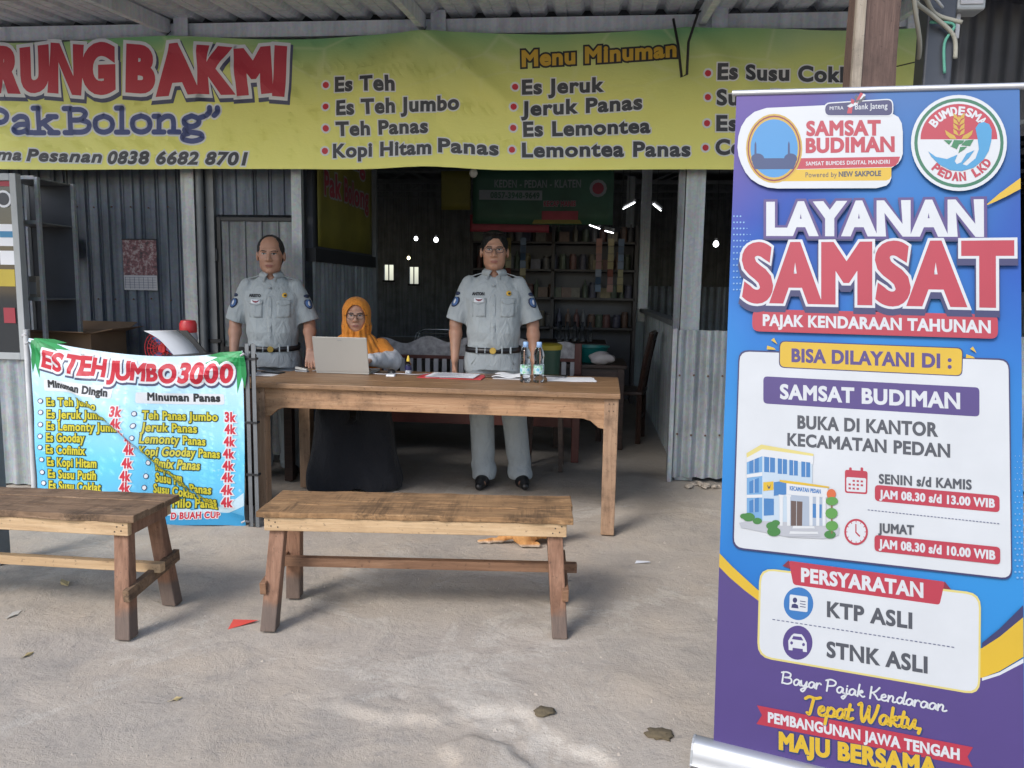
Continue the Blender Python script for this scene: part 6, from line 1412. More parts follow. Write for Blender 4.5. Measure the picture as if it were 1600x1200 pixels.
G('yellow_slash',[(.6332,1.621),(.6644,1.653),(.7076,1.6907),(.7094,1.6626),(.6794,1.644),(.6513,1.629)],'yellow2')
T('LAYANAN',(.1044,1.5562),(.5251,-.0091),(-.0055,.0852),'layanan')
T('SAMSAT',(.0532,1.3674),(.6506,.0007),(-.0099,.1534),'samsat')
G('red_pill',[(.076,1.3184),(.077,1.3278),(.0806,1.3346),(.0869,1.3386),(.0958,1.34),(.663,1.3409),(.6703,1.3397),(.6757,1.3361),(.6792,1.3301),(.6807,1.3218),(.6822,1.2981),(.6817,1.2897),(.679,1.2837),(.674,1.28),(.6669,1.2788),(.0982,1.2761),(.0892,1.2774),(.0826,1.2814),(.0785,1.2881),(.0768,1.2975)],'red')
T('PAJAK KENDARAAN TAHUNAN',(.1079,1.2941),(.557,-.0001),(-.0019,.0299),'wbold')
G('badge_plate',[(.0009,1.8097),(.0013,1.8417),(.0075,1.87),(.0201,1.8927),(.0416,1.9102),(.0744,1.919),(.233,1.914),(.4036,1.8767),(.4175,1.8674),(.4265,1.8502),(.4307,1.8263),(.4345,1.7671),(.4312,1.7525),(.4245,1.741),(.4092,1.7299),(.4109,1.7031),(.4074,1.6913),(.3999,1.6827),(.3761,1.6765),(.1198,1.6852),(.0926,1.6893),(.0678,1.6997),(.0454,1.7152),(.0288,1.735),(.0147,1.7611),(.0058,1.7839)],'white')
G('badge_band',[(.1566,1.7386),(.1762,1.7687),(.4286,1.7597),(.4253,1.7451),(.4184,1.7359),(.409,1.7328)],'red')
G('badge_band',[(.1304,1.7054),(.1608,1.7372),(.4091,1.7316),(.4106,1.7078),(.4069,1.6997),(.3991,1.6964)],'yellow2')
T('SAMSAT BUMDES DIGITAL MANDIRI',(.1921,1.7474),(.212,-.0055),(-.0007,.0103),'wsmall')
T('Powered by',(.1932,1.714),(.0812,-.0022),(-.0009,.0135),'ink_s')
T('NEW SAKPOLE',(.28,1.7122),(.1047,-.0021),(-.0009,.0133),'ink_b')
T('SAMSAT',(.1895,1.8329),(.1854,-.0106),(-.0025,.0378),'redb')
T('BUDIMAN',(.1915,1.7846),(.2202,-.0092),(-.0024,.0377),'redb')
G('badge_ring',[(.1791,1.7964),(.1764,1.8156),(.1709,1.8343),(.1629,1.8518),(.1525,1.8674),(.1402,1.8805),(.1265,1.8906),(.1118,1.8973),(.0967,1.9003),(.0818,1.8995),(.0676,1.8949),(.0547,1.8866),(.0437,1.875),(.0349,1.8604),(.0288,1.8434),(.0255,1.8248),(.0253,1.8052),(.0282,1.7854),(.0339,1.7662),(.0423,1.7485),(.0531,1.7328),(.0658,1.7198),(.0798,1.71),(.0947,1.7037),(.1098,1.7012),(.1246,1.7025),(.1385,1.7076),(.151,1.7162),(.1617,1.728),(.17,1.7424),(.1758,1.7591),(.1789,1.7773)],'goldring')
G('badge_ring',[(.175,1.7966),(.1724,1.8149),(.1672,1.8327),(.1596,1.8493),(.1498,1.8641),(.1382,1.8765),(.1252,1.8861),(.1113,1.8924),(.097,1.8953),(.0829,1.8945),(.0695,1.8901),(.0574,1.8822),(.0469,1.8712),(.0387,1.8573),(.0329,1.8412),(.0298,1.8235),(.0297,1.8049),(.0323,1.7862),(.0378,1.768),(.0457,1.7511),(.0559,1.7362),(.0679,1.7239),(.0811,1.7146),(.0952,1.7086),(.1095,1.7063),(.1235,1.7075),(.1366,1.7123),(.1485,1.7204),(.1585,1.7316),(.1664,1.7454),(.1719,1.7612),(.1748,1.7785)],'redring')
G('badge_ring',[(.1715,1.7968),(.169,1.8143),(.1641,1.8312),(.1568,1.847),(.1475,1.8611),(.1365,1.873),(.1241,1.8821),(.1109,1.8882),(.0973,1.8909),(.0839,1.8901),(.0712,1.8859),(.0596,1.8784),(.0498,1.8678),(.0419,1.8546),(.0364,1.8393),(.0335,1.8224),(.0334,1.8047),(.0359,1.7868),(.0411,1.7695),(.0486,1.7535),(.0583,1.7393),(.0696,1.7275),(.0823,1.7186),(.0956,1.7129),(.1092,1.7107),(.1225,1.7118),(.135,1.7164),(.1463,1.7242),(.1558,1.7348),(.1633,1.7479),(.1686,1.763),(.1713,1.7795)],'goldring2')
G('badge_disc',[(.1674,1.7971),(.1651,1.8133),(.1605,1.8291),(.1536,1.8438),(.1449,1.8569),(.1345,1.8679),(.1229,1.8764),(.1105,1.882),(.0977,1.8846),(.0851,1.8839),(.0732,1.88),(.0624,1.873),(.0531,1.8631),(.0457,1.8509),(.0406,1.8366),(.0378,1.8209),(.0377,1.8045),(.04,1.7878),(.0449,1.7718),(.0519,1.7568),(.061,1.7436),(.0717,1.7327),(.0835,1.7244),(.096,1.7191),(.1088,1.717),(.1213,1.718),(.133,1.7223),(.1436,1.7295),(.1526,1.7394),(.1597,1.7516),(.1646,1.7656),(.1672,1.781)],'badgeblue')
G('badge_silhouette',[(.0502,1.7816),(.0485,1.8165),(.0504,1.8246),(.0534,1.8162),(.0563,1.7812)],'badgenavy')
G('badge_silhouette',[(.1417,1.7767),(.14,1.8111),(.1418,1.8191),(.1448,1.8108),(.1476,1.7764)],'badgenavy')
G('badge_silhouette',[(.0781,1.7725),(.0763,1.7784),(.072,1.7835),(.0659,1.7872),(.0588,1.7887),(.0519,1.7879),(.0462,1.7849),(.0425,1.7802),(.0415,1.7744),(.0433,1.7685),(.0476,1.7633),(.0538,1.7597),(.0609,1.7582),(.0678,1.759),(.0735,1.762),(.0771,1.7668)],'badgenavy')
G('badge_silhouette',[(.1675,1.7679),(.1658,1.7737),(.1617,1.7787),(.1557,1.7823),(.1489,1.7838),(.1422,1.783),(.1366,1.7801),(.1331,1.7754),(.1321,1.7697),(.1338,1.7639),(.138,1.7588),(.144,1.7553),(.1509,1.7538),(.1575,1.7546),(.1631,1.7576),(.1666,1.7622)],'badgenavy')
G('badge_silhouette',[(.0445,1.7755),(.1645,1.7693),(.1648,1.7556),(.1589,1.7385),(.0545,1.7433),(.046,1.7615)],'badgenavy')
G('partner_tag',[(.2291,1.9039),(.2296,1.9114),(.2322,1.9168),(.237,1.9199),(.2439,1.9209),(.3865,1.9187),(.3931,1.9175),(.3981,1.9143),(.4013,1.909),(.4029,1.9017),(.4042,1.8862),(.4039,1.8789),(.4015,1.8739),(.3971,1.8711),(.3906,1.8706),(.2465,1.8812),(.2394,1.8828),(.2342,1.8864),(.2308,1.892),(.2294,1.8996)],'white2')
G('partner_tag',[(.232,1.9024),(.2325,1.9092),(.2348,1.9139),(.2391,1.9168),(.2452,1.9176),(.3856,1.9158),(.3915,1.9148),(.3959,1.912),(.3989,1.9073),(.4003,1.9007),(.4014,1.8876),(.4012,1.8811),(.3991,1.8766),(.3951,1.8741),(.3893,1.8736),(.2474,1.8842),(.2411,1.8856),(.2365,1.8888),(.2335,1.8938),(.2321,1.9006)],'navy')
T('MITRA',(.2441,1.8997),(.035,-.0015),(-.0006,.0092),'wthin')
T('Bank Jateng',(.3088,1.8959),(.0804,-.0032),(-.001,.0151),'wthin')
G('partner_emblem',[(.2889,1.8865),(.2911,1.9033),(.3021,1.9061),(.3012,1.8856)],'red')
G('partner_emblem',[(.2875,1.9072),(.3068,1.9178),(.3265,1.9385),(.3334,1.9337),(.3161,1.911),(.2957,1.9018)],'white3')
G('partner_emblem',[(.3049,1.9312),(.3111,1.938),(.3178,1.9193),(.3126,1.9149)],'ofink')
G('partner_emblem',[(.3196,1.9421),(.3265,1.9379),(.3127,1.9125),(.308,1.9165)],'red')
G('partner_emblem',[(.2919,1.9166),(.3274,1.9246),(.3288,1.9196),(.2939,1.9116)],'ofink')
G('partner_emblem',[(.2968,1.9271),(.3054,1.9227),(.304,1.9096),(.297,1.915)],'red')
G('partner_emblem',[(.3291,1.9316),(.3338,1.9264),(.3173,1.9097),(.3138,1.9124)],'ofink')
G('emblem_plate',[(.6723,1.7818),(.6704,1.798),(.6667,1.814),(.6613,1.8297),(.6543,1.8447),(.6457,1.8588),(.6357,1.8718),(.6245,1.8833),(.6123,1.8934),(.5991,1.9017),(.5853,1.9081),(.5711,1.9125),(.5567,1.9148),(.5423,1.9149),(.5283,1.9129),(.5147,1.9087),(.502,1.9023),(.4903,1.894),(.4799,1.8838),(.4709,1.8719),(.4635,1.8585),(.4578,1.8438),(.454,1.8281),(.4521,1.8117),(.4522,1.7949),(.4543,1.778),(.4583,1.7613),(.4641,1.745),(.4717,1.7296),(.4808,1.7152),(.4914,1.7021),(.5032,1.6906),(.5161,1.6809),(.5297,1.673),(.5438,1.6671),(.5582,1.6634),(.5726,1.6618),(.5868,1.6624),(.6006,1.6651),(.6137,1.6699),(.6258,1.6767),(.6369,1.6853),(.6467,1.6956),(.6552,1.7074),(.662,1.7206),(.6672,1.7348),(.6707,1.7499),(.6724,1.7657)],'white')
G('emblem_ring',[(.665,1.7822),(.6633,1.7973),(.6598,1.8123),(.6548,1.8269),(.6482,1.8409),(.6402,1.854),(.6309,1.8661),(.6205,1.8769),(.609,1.8862),(.5968,1.894),(.5839,1.8999),(.5706,1.904),(.5572,1.9061),(.5439,1.9062),(.5308,1.9043),(.5182,1.9003),(.5064,1.8944),(.4955,1.8867),(.4858,1.8772),(.4774,1.8661),(.4706,1.8536),(.4653,1.8399),(.4618,1.8253),(.46,1.8101),(.4601,1.7944),(.462,1.7787),(.4657,1.7631),(.4712,1.748),(.4782,1.7337),(.4867,1.7203),(.4965,1.7081),(.5075,1.6974),(.5194,1.6883),(.5321,1.6809),(.5452,1.6755),(.5586,1.672),(.5721,1.6705),(.5853,1.671),(.5981,1.6735),(.6103,1.6779),(.6217,1.6842),(.632,1.6922),(.6412,1.7018),(.649,1.7128),(.6554,1.7251),(.6603,1.7384),(.6636,1.7525),(.6651,1.7672)],'emgreen')
G('emblem_field',[(.6578,1.7826),(.6561,1.7967),(.6529,1.8106),(.6482,1.8241),(.6421,1.8371),(.6347,1.8493),(.6261,1.8605),(.6164,1.8705),(.6058,1.8791),(.5944,1.8862),(.5825,1.8917),(.5702,1.8955),(.5578,1.8974),(.5454,1.8975),(.5333,1.8957),(.5217,1.892),(.5107,1.8865),(.5007,1.8793),(.4917,1.8705),(.484,1.8602),(.4776,1.8487),(.4728,1.836),(.4695,1.8225),(.4679,1.8084),(.468,1.794),(.4698,1.7794),(.4732,1.765),(.4782,1.751),(.4847,1.7377),(.4925,1.7253),(.5016,1.7141),(.5118,1.7041),(.5228,1.6957),(.5345,1.6889),(.5467,1.6838),(.5591,1.6805),(.5715,1.6791),(.5838,1.6796),(.5957,1.6819),(.607,1.686),(.6175,1.6918),(.6271,1.6992),(.6356,1.7081),(.6429,1.7183),(.6488,1.7297),(.6534,1.742),(.6564,1.7551),(.6579,1.7687)],'white2')
G('emblem_red_half',[(.6509,1.7921),(.6497,1.8024),(.6474,1.8127),(.6442,1.8228),(.6399,1.8326),(.6347,1.842),(.6286,1.8508),(.6217,1.859),(.614,1.8665),(.6057,1.8731),(.5968,1.8788),(.5875,1.8835),(.5779,1.8872),(.5681,1.8897),(.5582,1.8911),(.5483,1.8913),(.5386,1.8903),(.5291,1.8881),(.5201,1.8848),(.5116,1.8804),(.5037,1.8749),(.4966,1.8684),(.4903,1.8609),(.485,1.8527),(.4806,1.8437),(.4773,1.8341),(.4751,1.824),(.4741,1.8136),(.4742,1.803)],'red')
T('B',(.5072,1.8328),(.0075,.0109),(-.0153,.0143),'wbold')
T('U',(.5168,1.846),(.0098,.0081),(-.0122,.0176),'wbold')
T('M',(.5276,1.855),(.0147,.0062),(-.0084,.0198),'wbold')
T('D',(.5436,1.8613),(.0125,.0014),(-.0042,.0208),'wbold')
T('E',(.5592,1.8626),(.0128,-.0022),(.0003,.0206),'wbold')
T('S',(.5751,1.8594),(.0123,-.0056),(.0046,.0192),'wbold')
T('M',(.5886,1.8532),(.0141,-.0111),(.0087,.0166),'wbold')
T('A',(.6037,1.841),(.0092,-.0112),(.0122,.0131),'wbold')
T('P',(.5055,1.7222),(.0103,-.0103),(.0114,.015),'redb')
T('E',(.5205,1.708),(.0117,-.0078),(.0081,.0177),'redb')
T('D',(.5374,1.6974),(.0125,-.005),(.0044,.0196),'redb')
T('A',(.5554,1.6908),(.0128,-.002),(.0006,.0206),'redb')
T('N',(.5736,1.6886),(.0125,.001),(-.0032,.0207),'redb')
T('L',(.6078,1.697),(.0104,.0068),(-.0101,.0183),'redb')
T('K',(.6223,1.7072),(.0086,.0092),(-.0129,.0158),'redb')
T('D',(.6342,1.7208),(.0066,.0113),(-.0151,.0128),'redb')
G('wheat_emblem',[(.5635,1.8061),(.5577,1.8191),(.5491,1.8266),(.5509,1.8138)],'goldring2')
G('wheat_emblem',[(.5635,1.8061),(.5678,1.8185),(.5754,1.8249),(.5752,1.8123)],'goldring2')
G('wheat_emblem',[(.5626,1.82),(.5568,1.833),(.5482,1.8405),(.5501,1.8277)],'goldring2')
G('wheat_emblem',[(.5626,1.82),(.5669,1.8323),(.5745,1.8387),(.5743,1.8261)],'goldring2')
G('wheat_emblem',[(.5618,1.8338),(.5559,1.8469),(.5474,1.8544),(.5492,1.8416)],'goldring2')
G('wheat_emblem',[(.5618,1.8338),(.566,1.8462),(.5736,1.8525),(.5734,1.8399)],'goldring2')
G('wheat_emblem',[(.5609,1.8477),(.555,1.8608),(.5465,1.8684),(.5483,1.8555)],'goldring2')
G('wheat_emblem',[(.5609,1.8477),(.5651,1.86),(.5728,1.8664),(.5726,1.8538)],'goldring2')
G('wheat_emblem',[(.5613,1.8408),(.5562,1.8498),(.5602,1.8593),(.5653,1.8491)],'goldring2')
G('wheat_emblem',[(.558,1.7984),(.5533,1.8079),(.5428,1.8143),(.53,1.8244),(.5339,1.8114),(.5437,1.8004)],'goldring2')
G('wheat_emblem',[(.5701,1.7976),(.5735,1.8066),(.5832,1.8117),(.5946,1.8201),(.5924,1.8077),(.5841,1.7979)],'goldring2')
G('field_emblem',[(.5286,1.7979),(.5491,1.7955),(.5422,1.7843)],'emgreen2')
G('field_emblem',[(.5525,1.7964),(.5768,1.7938),(.5723,1.786),(.5476,1.7794)],'emgreen2')
G('field_emblem',[(.5793,1.7936),(.5977,1.7948),(.5903,1.7781),(.5701,1.7815)],'emgreen2')
G('field_emblem',[(.5449,1.7807),(.565,1.783),(.5607,1.7717)],'emgreen2')
G('field_emblem',[(.5679,1.7771),(.5839,1.7773),(.5773,1.7696),(.5648,1.7611)],'emgreen2')
G('wave_emblem',[(.5998,1.8238),(.6065,1.8365),(.6176,1.8391),(.6298,1.8326),(.6366,1.8174),(.6374,1.7901),(.6332,1.7631),(.6224,1.7398),(.6013,1.7209),(.5744,1.7135),(.5489,1.7175),(.5225,1.7333),(.5032,1.7546),(.4945,1.7696),(.5135,1.754),(.5395,1.7469),(.5631,1.7572),(.5576,1.7402),(.5631,1.7324),(.5729,1.7366),(.584,1.7589),(.6009,1.7666),(.5897,1.7472),(.5757,1.7318),(.586,1.7273),(.6048,1.7453),(.6107,1.7689),(.6066,1.7948)],'wavecyan')
finish()
# ================================================================== people and cat: smooth-blended volumes meshed as one surface
class Vol:
    def __init__(self, lo, hi, res):
        self.lo = np.array(lo, float); self.res = res; self.n = np.ceil((np.array(hi) - self.lo) / res).astype(int) + 1
        self.g = np.full(self.n, 0.5, np.float32); self.ax = [self.lo[i] + res * np.arange(self.n[i]) for i in range(3)]
    def win(self, lo, hi):
        a = np.clip(np.floor((np.array(lo) - self.lo) / self.res).astype(int), 0, self.n); b = np.clip(np.ceil((np.array(hi) - self.lo) / self.res).astype(int) + 1, 0, self.n)
        sl = tuple(slice(x, y) for x, y in zip(a, b))
        return sl, np.meshgrid(*[self.ax[i][sl[i]] for i in range(3)], indexing='ij', sparse=True)
    def put(self, fn, lo, hi, k=.02, mode='u'):
        m_ = k + self.res * 3 + .004; sl, P = self.win(np.array(lo) - m_, np.array(hi) + m_)
        if any(s.stop <= s.start for s in sl): return
        d = fn(*P).astype(np.float32); a = self.g[sl]
        if mode == 'u':
            h = np.clip(.5 + .5 * (d - a) / k, 0, 1); self.g[sl] = d * (1 - h) + a * h - k * h * (1 - h)
        else:
            d = -d; h = np.clip(.5 - .5 * (d - a) / k, 0, 1); self.g[sl] = d * (1 - h) + a * h + k * h * (1 - h)
    def cap(self, a, b, ra, rb, k=.02, mode='u', flat=(1, 1, 1)):
        a, b = np.array(a, float), np.array(b, float); f = np.array(flat, float); ab = (b - a) / f; L = ab @ ab + 1e-12
        def fn(x, y, z):
            px, py, pz = (x - a[0]) / f[0], (y - a[1]) / f[1], (z - a[2]) / f[2]
            t = np.clip((px * ab[0] + py * ab[1] + pz * ab[2]) / L, 0, 1)
            return np.sqrt((px - t * ab[0]) ** 2 + (py - t * ab[1]) ** 2 + (pz - t * ab[2]) ** 2) - (ra + (rb - ra) * t)
        r_ = max(ra, rb) * max(1, f.max()); self.put(fn, np.minimum(a, b) - r_, np.maximum(a, b) + r_, k, mode); return self
    def ell(self, c, r_, k=.02, mode='u', rot=0.0, rx=0.0):
        c, r_ = np.array(c, float), np.array(r_, float); cs, sn = math.cos(rot), math.sin(rot); cx, sx = math.cos(rx), math.sin(rx)
        def fn(x, y, z):
            px, py, pz = x - c[0], y - c[1], z - c[2]
            qx, qz = px * cs + pz * sn, -px * sn + pz * cs; qy, qz = py * cx + qz * sx, -py * sx + qz * cx
            q = np.sqrt((qx / r_[0]) ** 2 + (qy / r_[1]) ** 2 + (qz / r_[2]) ** 2); return (q - 1) * r_.min()
        R_ = r_.max() if (rot or rx) else r_; self.put(fn, c - R_, c + R_, k, mode); return self
    def loft(self, rings, k=.02, mode='u', p=2.3, wr=None):
        """rings of (z, cx, cy, rx, ry)"""
        A = np.array(rings, float); zs = A[:, 0]
        if zs[0] > zs[-1]: A = A[::-1]; zs = A[:, 0]
        def fn(x, y, z):
            zc = np.clip(z, zs[0], zs[-1]); I = lambda c: np.interp(zc.ravel(), zs, A[:, c]).reshape(zc.shape)
            cx, cy, rx, ry = I(1), I(2), I(3), I(4)
            q = (np.abs((x - cx) / rx) ** p + np.abs((y - cy) / ry) ** p) ** (1 / p)
            d = (q - 1) * np.minimum(rx, ry); dz = np.maximum(zs[0] - z, z - zs[-1])
            d = np.maximum(d, dz + 0 * d)
            if wr is not None: d = d + wr(x, y, z)
            return d
        self.put(fn, (np.min(A[:, 1] - A[:, 3]), np.min(A[:, 2] - A[:, 4]), zs[0]), (np.max(A[:, 1] + A[:, 3]), np.max(A[:, 2] + A[:, 4]), zs[-1]), k, mode); return self
    def cut(self, p, n):
        """keeps the half-space n.(x-p) < 0"""
        p, n = np.array(p, float), unit(n); X = np.meshgrid(*self.ax, indexing='ij', sparse=True)
        self.g = np.maximum(self.g, ((X[0] - p[0]) * n[0] + (X[1] - p[1]) * n[1] + (X[2] - p[2]) * n[2]).astype(np.float32)); return self
    def displace(self, fn):
        X = np.meshgrid(*self.ax, indexing='ij', sparse=True); self.g = self.g + fn(*X).astype(np.float32) * (np.abs(self.g) < .06); return self
    def mesh(self):
        g = self.g; S = g < 0; nx, ny, nz = g.shape
        cs = [(i, j, k) for i in (0, 1) for j in (0, 1) for k in (0, 1)]
        cnt = np.zeros((nx - 1, ny - 1, nz - 1), np.uint8)
        for i, j, k in cs: cnt += S[i:nx - 1 + i, j:ny - 1 + j, k:nz - 1 + k]
        act = (cnt > 0) & (cnt < 8); ids = np.argwhere(act); idx = np.full(act.shape, -1, np.int64); idx[act] = np.arange(len(ids))
        acc = np.zeros((len(ids), 3)); w = np.zeros(len(ids))
        for a in cs:
            for ax in range(3):
                if a[ax]: continue
                b = list(a); b[ax] = 1; ga = g[ids[:, 0] + a[0], ids[:, 1] + a[1], ids[:, 2] + a[2]]; gb = g[ids[:, 0] + b[0], ids[:, 1] + b[1], ids[:, 2] + b[2]]
                m_ = (ga < 0) != (gb < 0); t = np.where(m_, ga / (ga - gb + 1e-20 * (ga == gb)), 0); p = np.tile(np.array(a, float), (len(ids), 1)); p[:, ax] = t
                acc[m_] += p[m_]; w[m_] += 1
        V = self.lo + (ids + acc / np.maximum(w, 1)[:, None]) * self.res; Fs = []
        for ax in range(3):
            o1, o2 = [(1, 2), (2, 0), (0, 1)][ax]; sa = [slice(None)] * 3; sb = [slice(None)] * 3; sa[ax] = slice(0, -1); sb[ax] = slice(1, None)
            A, B = S[tuple(sa)], S[tuple(sb)]; E_ = np.argwhere(A != B)
            E_ = E_[(E_[:, o1] > 0) & (E_[:, o2] > 0) & (E_[:, o1] < g.shape[o1] - 1) & (E_[:, o2] < g.shape[o2] - 1)]
            fl = A[E_[:, 0], E_[:, 1], E_[:, 2]]; q = []
            for d1, d2 in ((1, 1), (0, 1), (0, 0), (1, 0)):
                c = E_.copy(); c[:, o1] -= d1; c[:, o2] -= d2; q.append(idx[c[:, 0], c[:, 1], c[:, 2]])
            q = np.stack(q, 1); q[~fl] = q[~fl][:, ::-1]; Fs.append(q)
        return V, np.concatenate(Fs)
    def build(self, name, mats, parent, matfn=None, decimate=None):
        V, Fq = self.mesh(); me = bpy.data.meshes.new(name)
        me.vertices.add(len(V)); me.vertices.foreach_set('co', V.ravel()); me.loops.add(Fq.size); me.loops.foreach_set('vertex_index', Fq.ravel())
        me.polygons.add(len(Fq)); me.polygons.foreach_set('loop_start', np.arange(0, Fq.size, 4)); me.polygons.foreach_set('loop_total', np.full(len(Fq), 4))
        mats = mats if isinstance(mats, (list, tuple)) else [mats]
        for q in mats: me.materials.append(MATS[q])
        if matfn is not None: me.polygons.foreach_set('material_index', matfn(V[Fq].mean(1)).astype(int))
        me.polygons.foreach_set('use_smooth', np.ones(len(Fq), bool)); me.update(calc_edges=True); me.validate()
        o = bpy.data.objects.new(name, me); link(o, parent); o['_v'] = 0; del o['_v']
        return o
def front_patch(tree, pts, off, name, mat, parent, thick=0.0, dirv=(0, 1, 0), n=3):
    """a flat 2D outline (x, z) laid onto the front of a surface and given a little thickness"""
    c = np.mean(np.array(pts), 0); rings = [c + (np.array(pts) - c) * s for s in np.linspace(1, 0.0, n + 1)[:-1]] ; allp = [p for r_ in rings for p in r_] + [c]; k = len(pts); vs = []; last = None
    for x, z in allp:
        hit = tree.ray_cast(Vector((x, -1.0, z)), Vector(dirv))
        y = hit[0].y if hit[0] is not None else (last if last is not None else -.1); last = y; vs.append((x, y - off, z))
    fs = []
    for r_ in range(n - 1):
        for i in range(k): a, b = r_ * k + i, r_ * k + (i + 1) % k; fs.append((a, b, b + k, a + k))
    for i in range(k): fs.append(((n - 1) * k + i, (n - 1) * k + (i + 1) % k, n * k))
    b_ = MB(); b_.add(vs, fs); return b_.build(name, mat, parent, smooth=True, solid=thick)
def tree_of(o):
    me = o.data; return BVHTree.FromPolygons([v.co[:] for v in me.vertices], [tuple(p.vertices) for p in me.polygons])
def skin_mat(name, col):
    m, t = newmat(name); v = t.coords(); f = t.noise(v, 18, 5); c = t.ramp(f, [(.3, tuple(x * .86 for x in col)), (.7, tuple(x * 1.1 for x in col))])
    f2 = t.ramp(t.noise(v, 5, 3), [(.4, (0, 0, 0)), (.7, (1, 1, 1))]); c = t.mix(t.math('MULTIPLY', f2, .18), c, (col[0], col[1] * .7, col[2] * .65)); t.link(c, t.b.inputs['Base Color'])
    t.b.inputs['Roughness'].default_value = .5; t.b.inputs['Subsurface Weight'].default_value = .12; t.b.inputs['Subsurface Radius'].default_value = (.012, .005, .003); t.b.inputs['Subsurface Scale'].default_value = .6
    t.bump(t.noise(v, 220, 3), .12, .001)
skin_mat('skin_a', (.40, .22, .15)); skin_mat('skin_b', (.37, .20, .13)); skin_mat('skin_c', (.45, .26, .18))
def cloth(name, col, rough=.85, weave=420, var=.07):
    m, t = newmat(name); v = t.coords(); c = t.ramp(t.noise(v, 7, 5), [(.3, tuple(x * (1 - var) for x in col)), (.7, tuple(x * (1 + var) for x in col))])
    w = t.noise(v, weave, 2); c = t.mix(.12, c, t.ramp(w, [(.3, (.3,) * 3), (.7, (.7,) * 3)]), 'OVERLAY'); t.link(c, t.b.inputs['Base Color']); t.b.inputs['Roughness'].default_value = rough; t.b.inputs['Specular IOR Level'].default_value = .25
    t.b.inputs['Sheen Weight'].default_value = .1; t.bump(t.math('ADD', t.math('MULTIPLY', t.noise(t.coords((1, 1, .55), rot=(0, .5, 0)), 15, 4, .55, .8), 3.0), t.math('MULTIPLY', w, .2)), .6, .011)
cloth('uniform_grey', (.335, .37, .385)); cloth('uniform_trousers', (.335, .37, .39)); cloth('hijab_orange', (.66, .24, .035), .8); cloth('white_cloth', (.62, .63, .66)); cloth('black_cloth', (.012, .013, .017)); plain('hair_black', (.006, .0055, .005), .6, var=.4, scale=60, bump=.5, bscale=160, spec=.2); plain('hair_grey', (.03, .028, .028), .65, var=.5, scale=60, bump=.5, bscale=160, spec=.2)
plain('eye_white', (.42, .39, .37), .4); plain('eye_dark', (.02, .012, .01), .15); plain('lip', (.25, .095, .075), .5); plain('brow', (.022, .018, .016), .7, var=.4); plain('leather_black', (.012, .012, .014), .35); plain('gold_metal', (.55, .38, .10), .3, .8)
plain('patch_blue', (.06, .13, .30), .7, var=.4, scale=90); plain('patch_navy', (.02, .03, .07), .7); plain('patch_white', (.6, .62, .66), .7); plain('badge_gold', (.70, .42, .04), .45); plain('badge_black', (.02, .02, .02), .5); plain('thread_black', (.015, .016, .02), .8); plain('button_grey', (.38, .40, .40), .4); plain('patch_maroon', (.22, .05, .07), .7)

def add_face(B, o, s, smile=0.0):
    """head volume: o = chin-to-crown base point (centre of the head), s = scale"""
    P = lambda x, y, z: (o[0] + x * s, o[1] + y * s, o[2] + z * s)
    B.ell(P(0, .012, .030), (.080 * s, .094 * s, .088 * s), .01); B.ell(P(0, -.018, -.030), (.065 * s, .074 * s, .078 * s), .03)
    B.ell(P(0, -.055, -.098), (.026 * s, .024 * s, .018 * s), .03)
    for x in (-1, 1):
        B.ell(P(x * .042, -.060, -.022), (.022 * s, .020 * s, .024 * s), .02); B.ell(P(x * .083, .014, -.008), (.010 * s, .022 * s, .031 * s), .006)
        B.ell(P(x * .045, -.018, -.066), (.017 * s, .032 * s, .024 * s), .03)
        B.ell(P(x * .031, -.097, .010), (.019 * s, .013 * s, .010 * s), .008, 's')
    B.cap(P(-.042, -.079, .030), P(.042, -.079, .030), .009 * s, .009 * s, .014)
    B.cap(P(0, -.086, .014), P(0, -.106, -.026), .008 * s, .0125 * s, .010)
    for x in (-1, 1): B.ell(P(x * .0135, -.094, -.031), (.009 * s, .010 * s, .008 * s), .006)
    B.ell(P(0, -.083, -.060), (.022 * s, .009 * s, .0050 * s), .008); B.ell(P(0, -.082, -.070), (.019 * s, .009 * s, .0055 * s), .008)
    B.cap(P(-.022, -.092, -.0652), P(.022, -.092, -.0652), .0022 * s, .0022 * s, .004, 's')
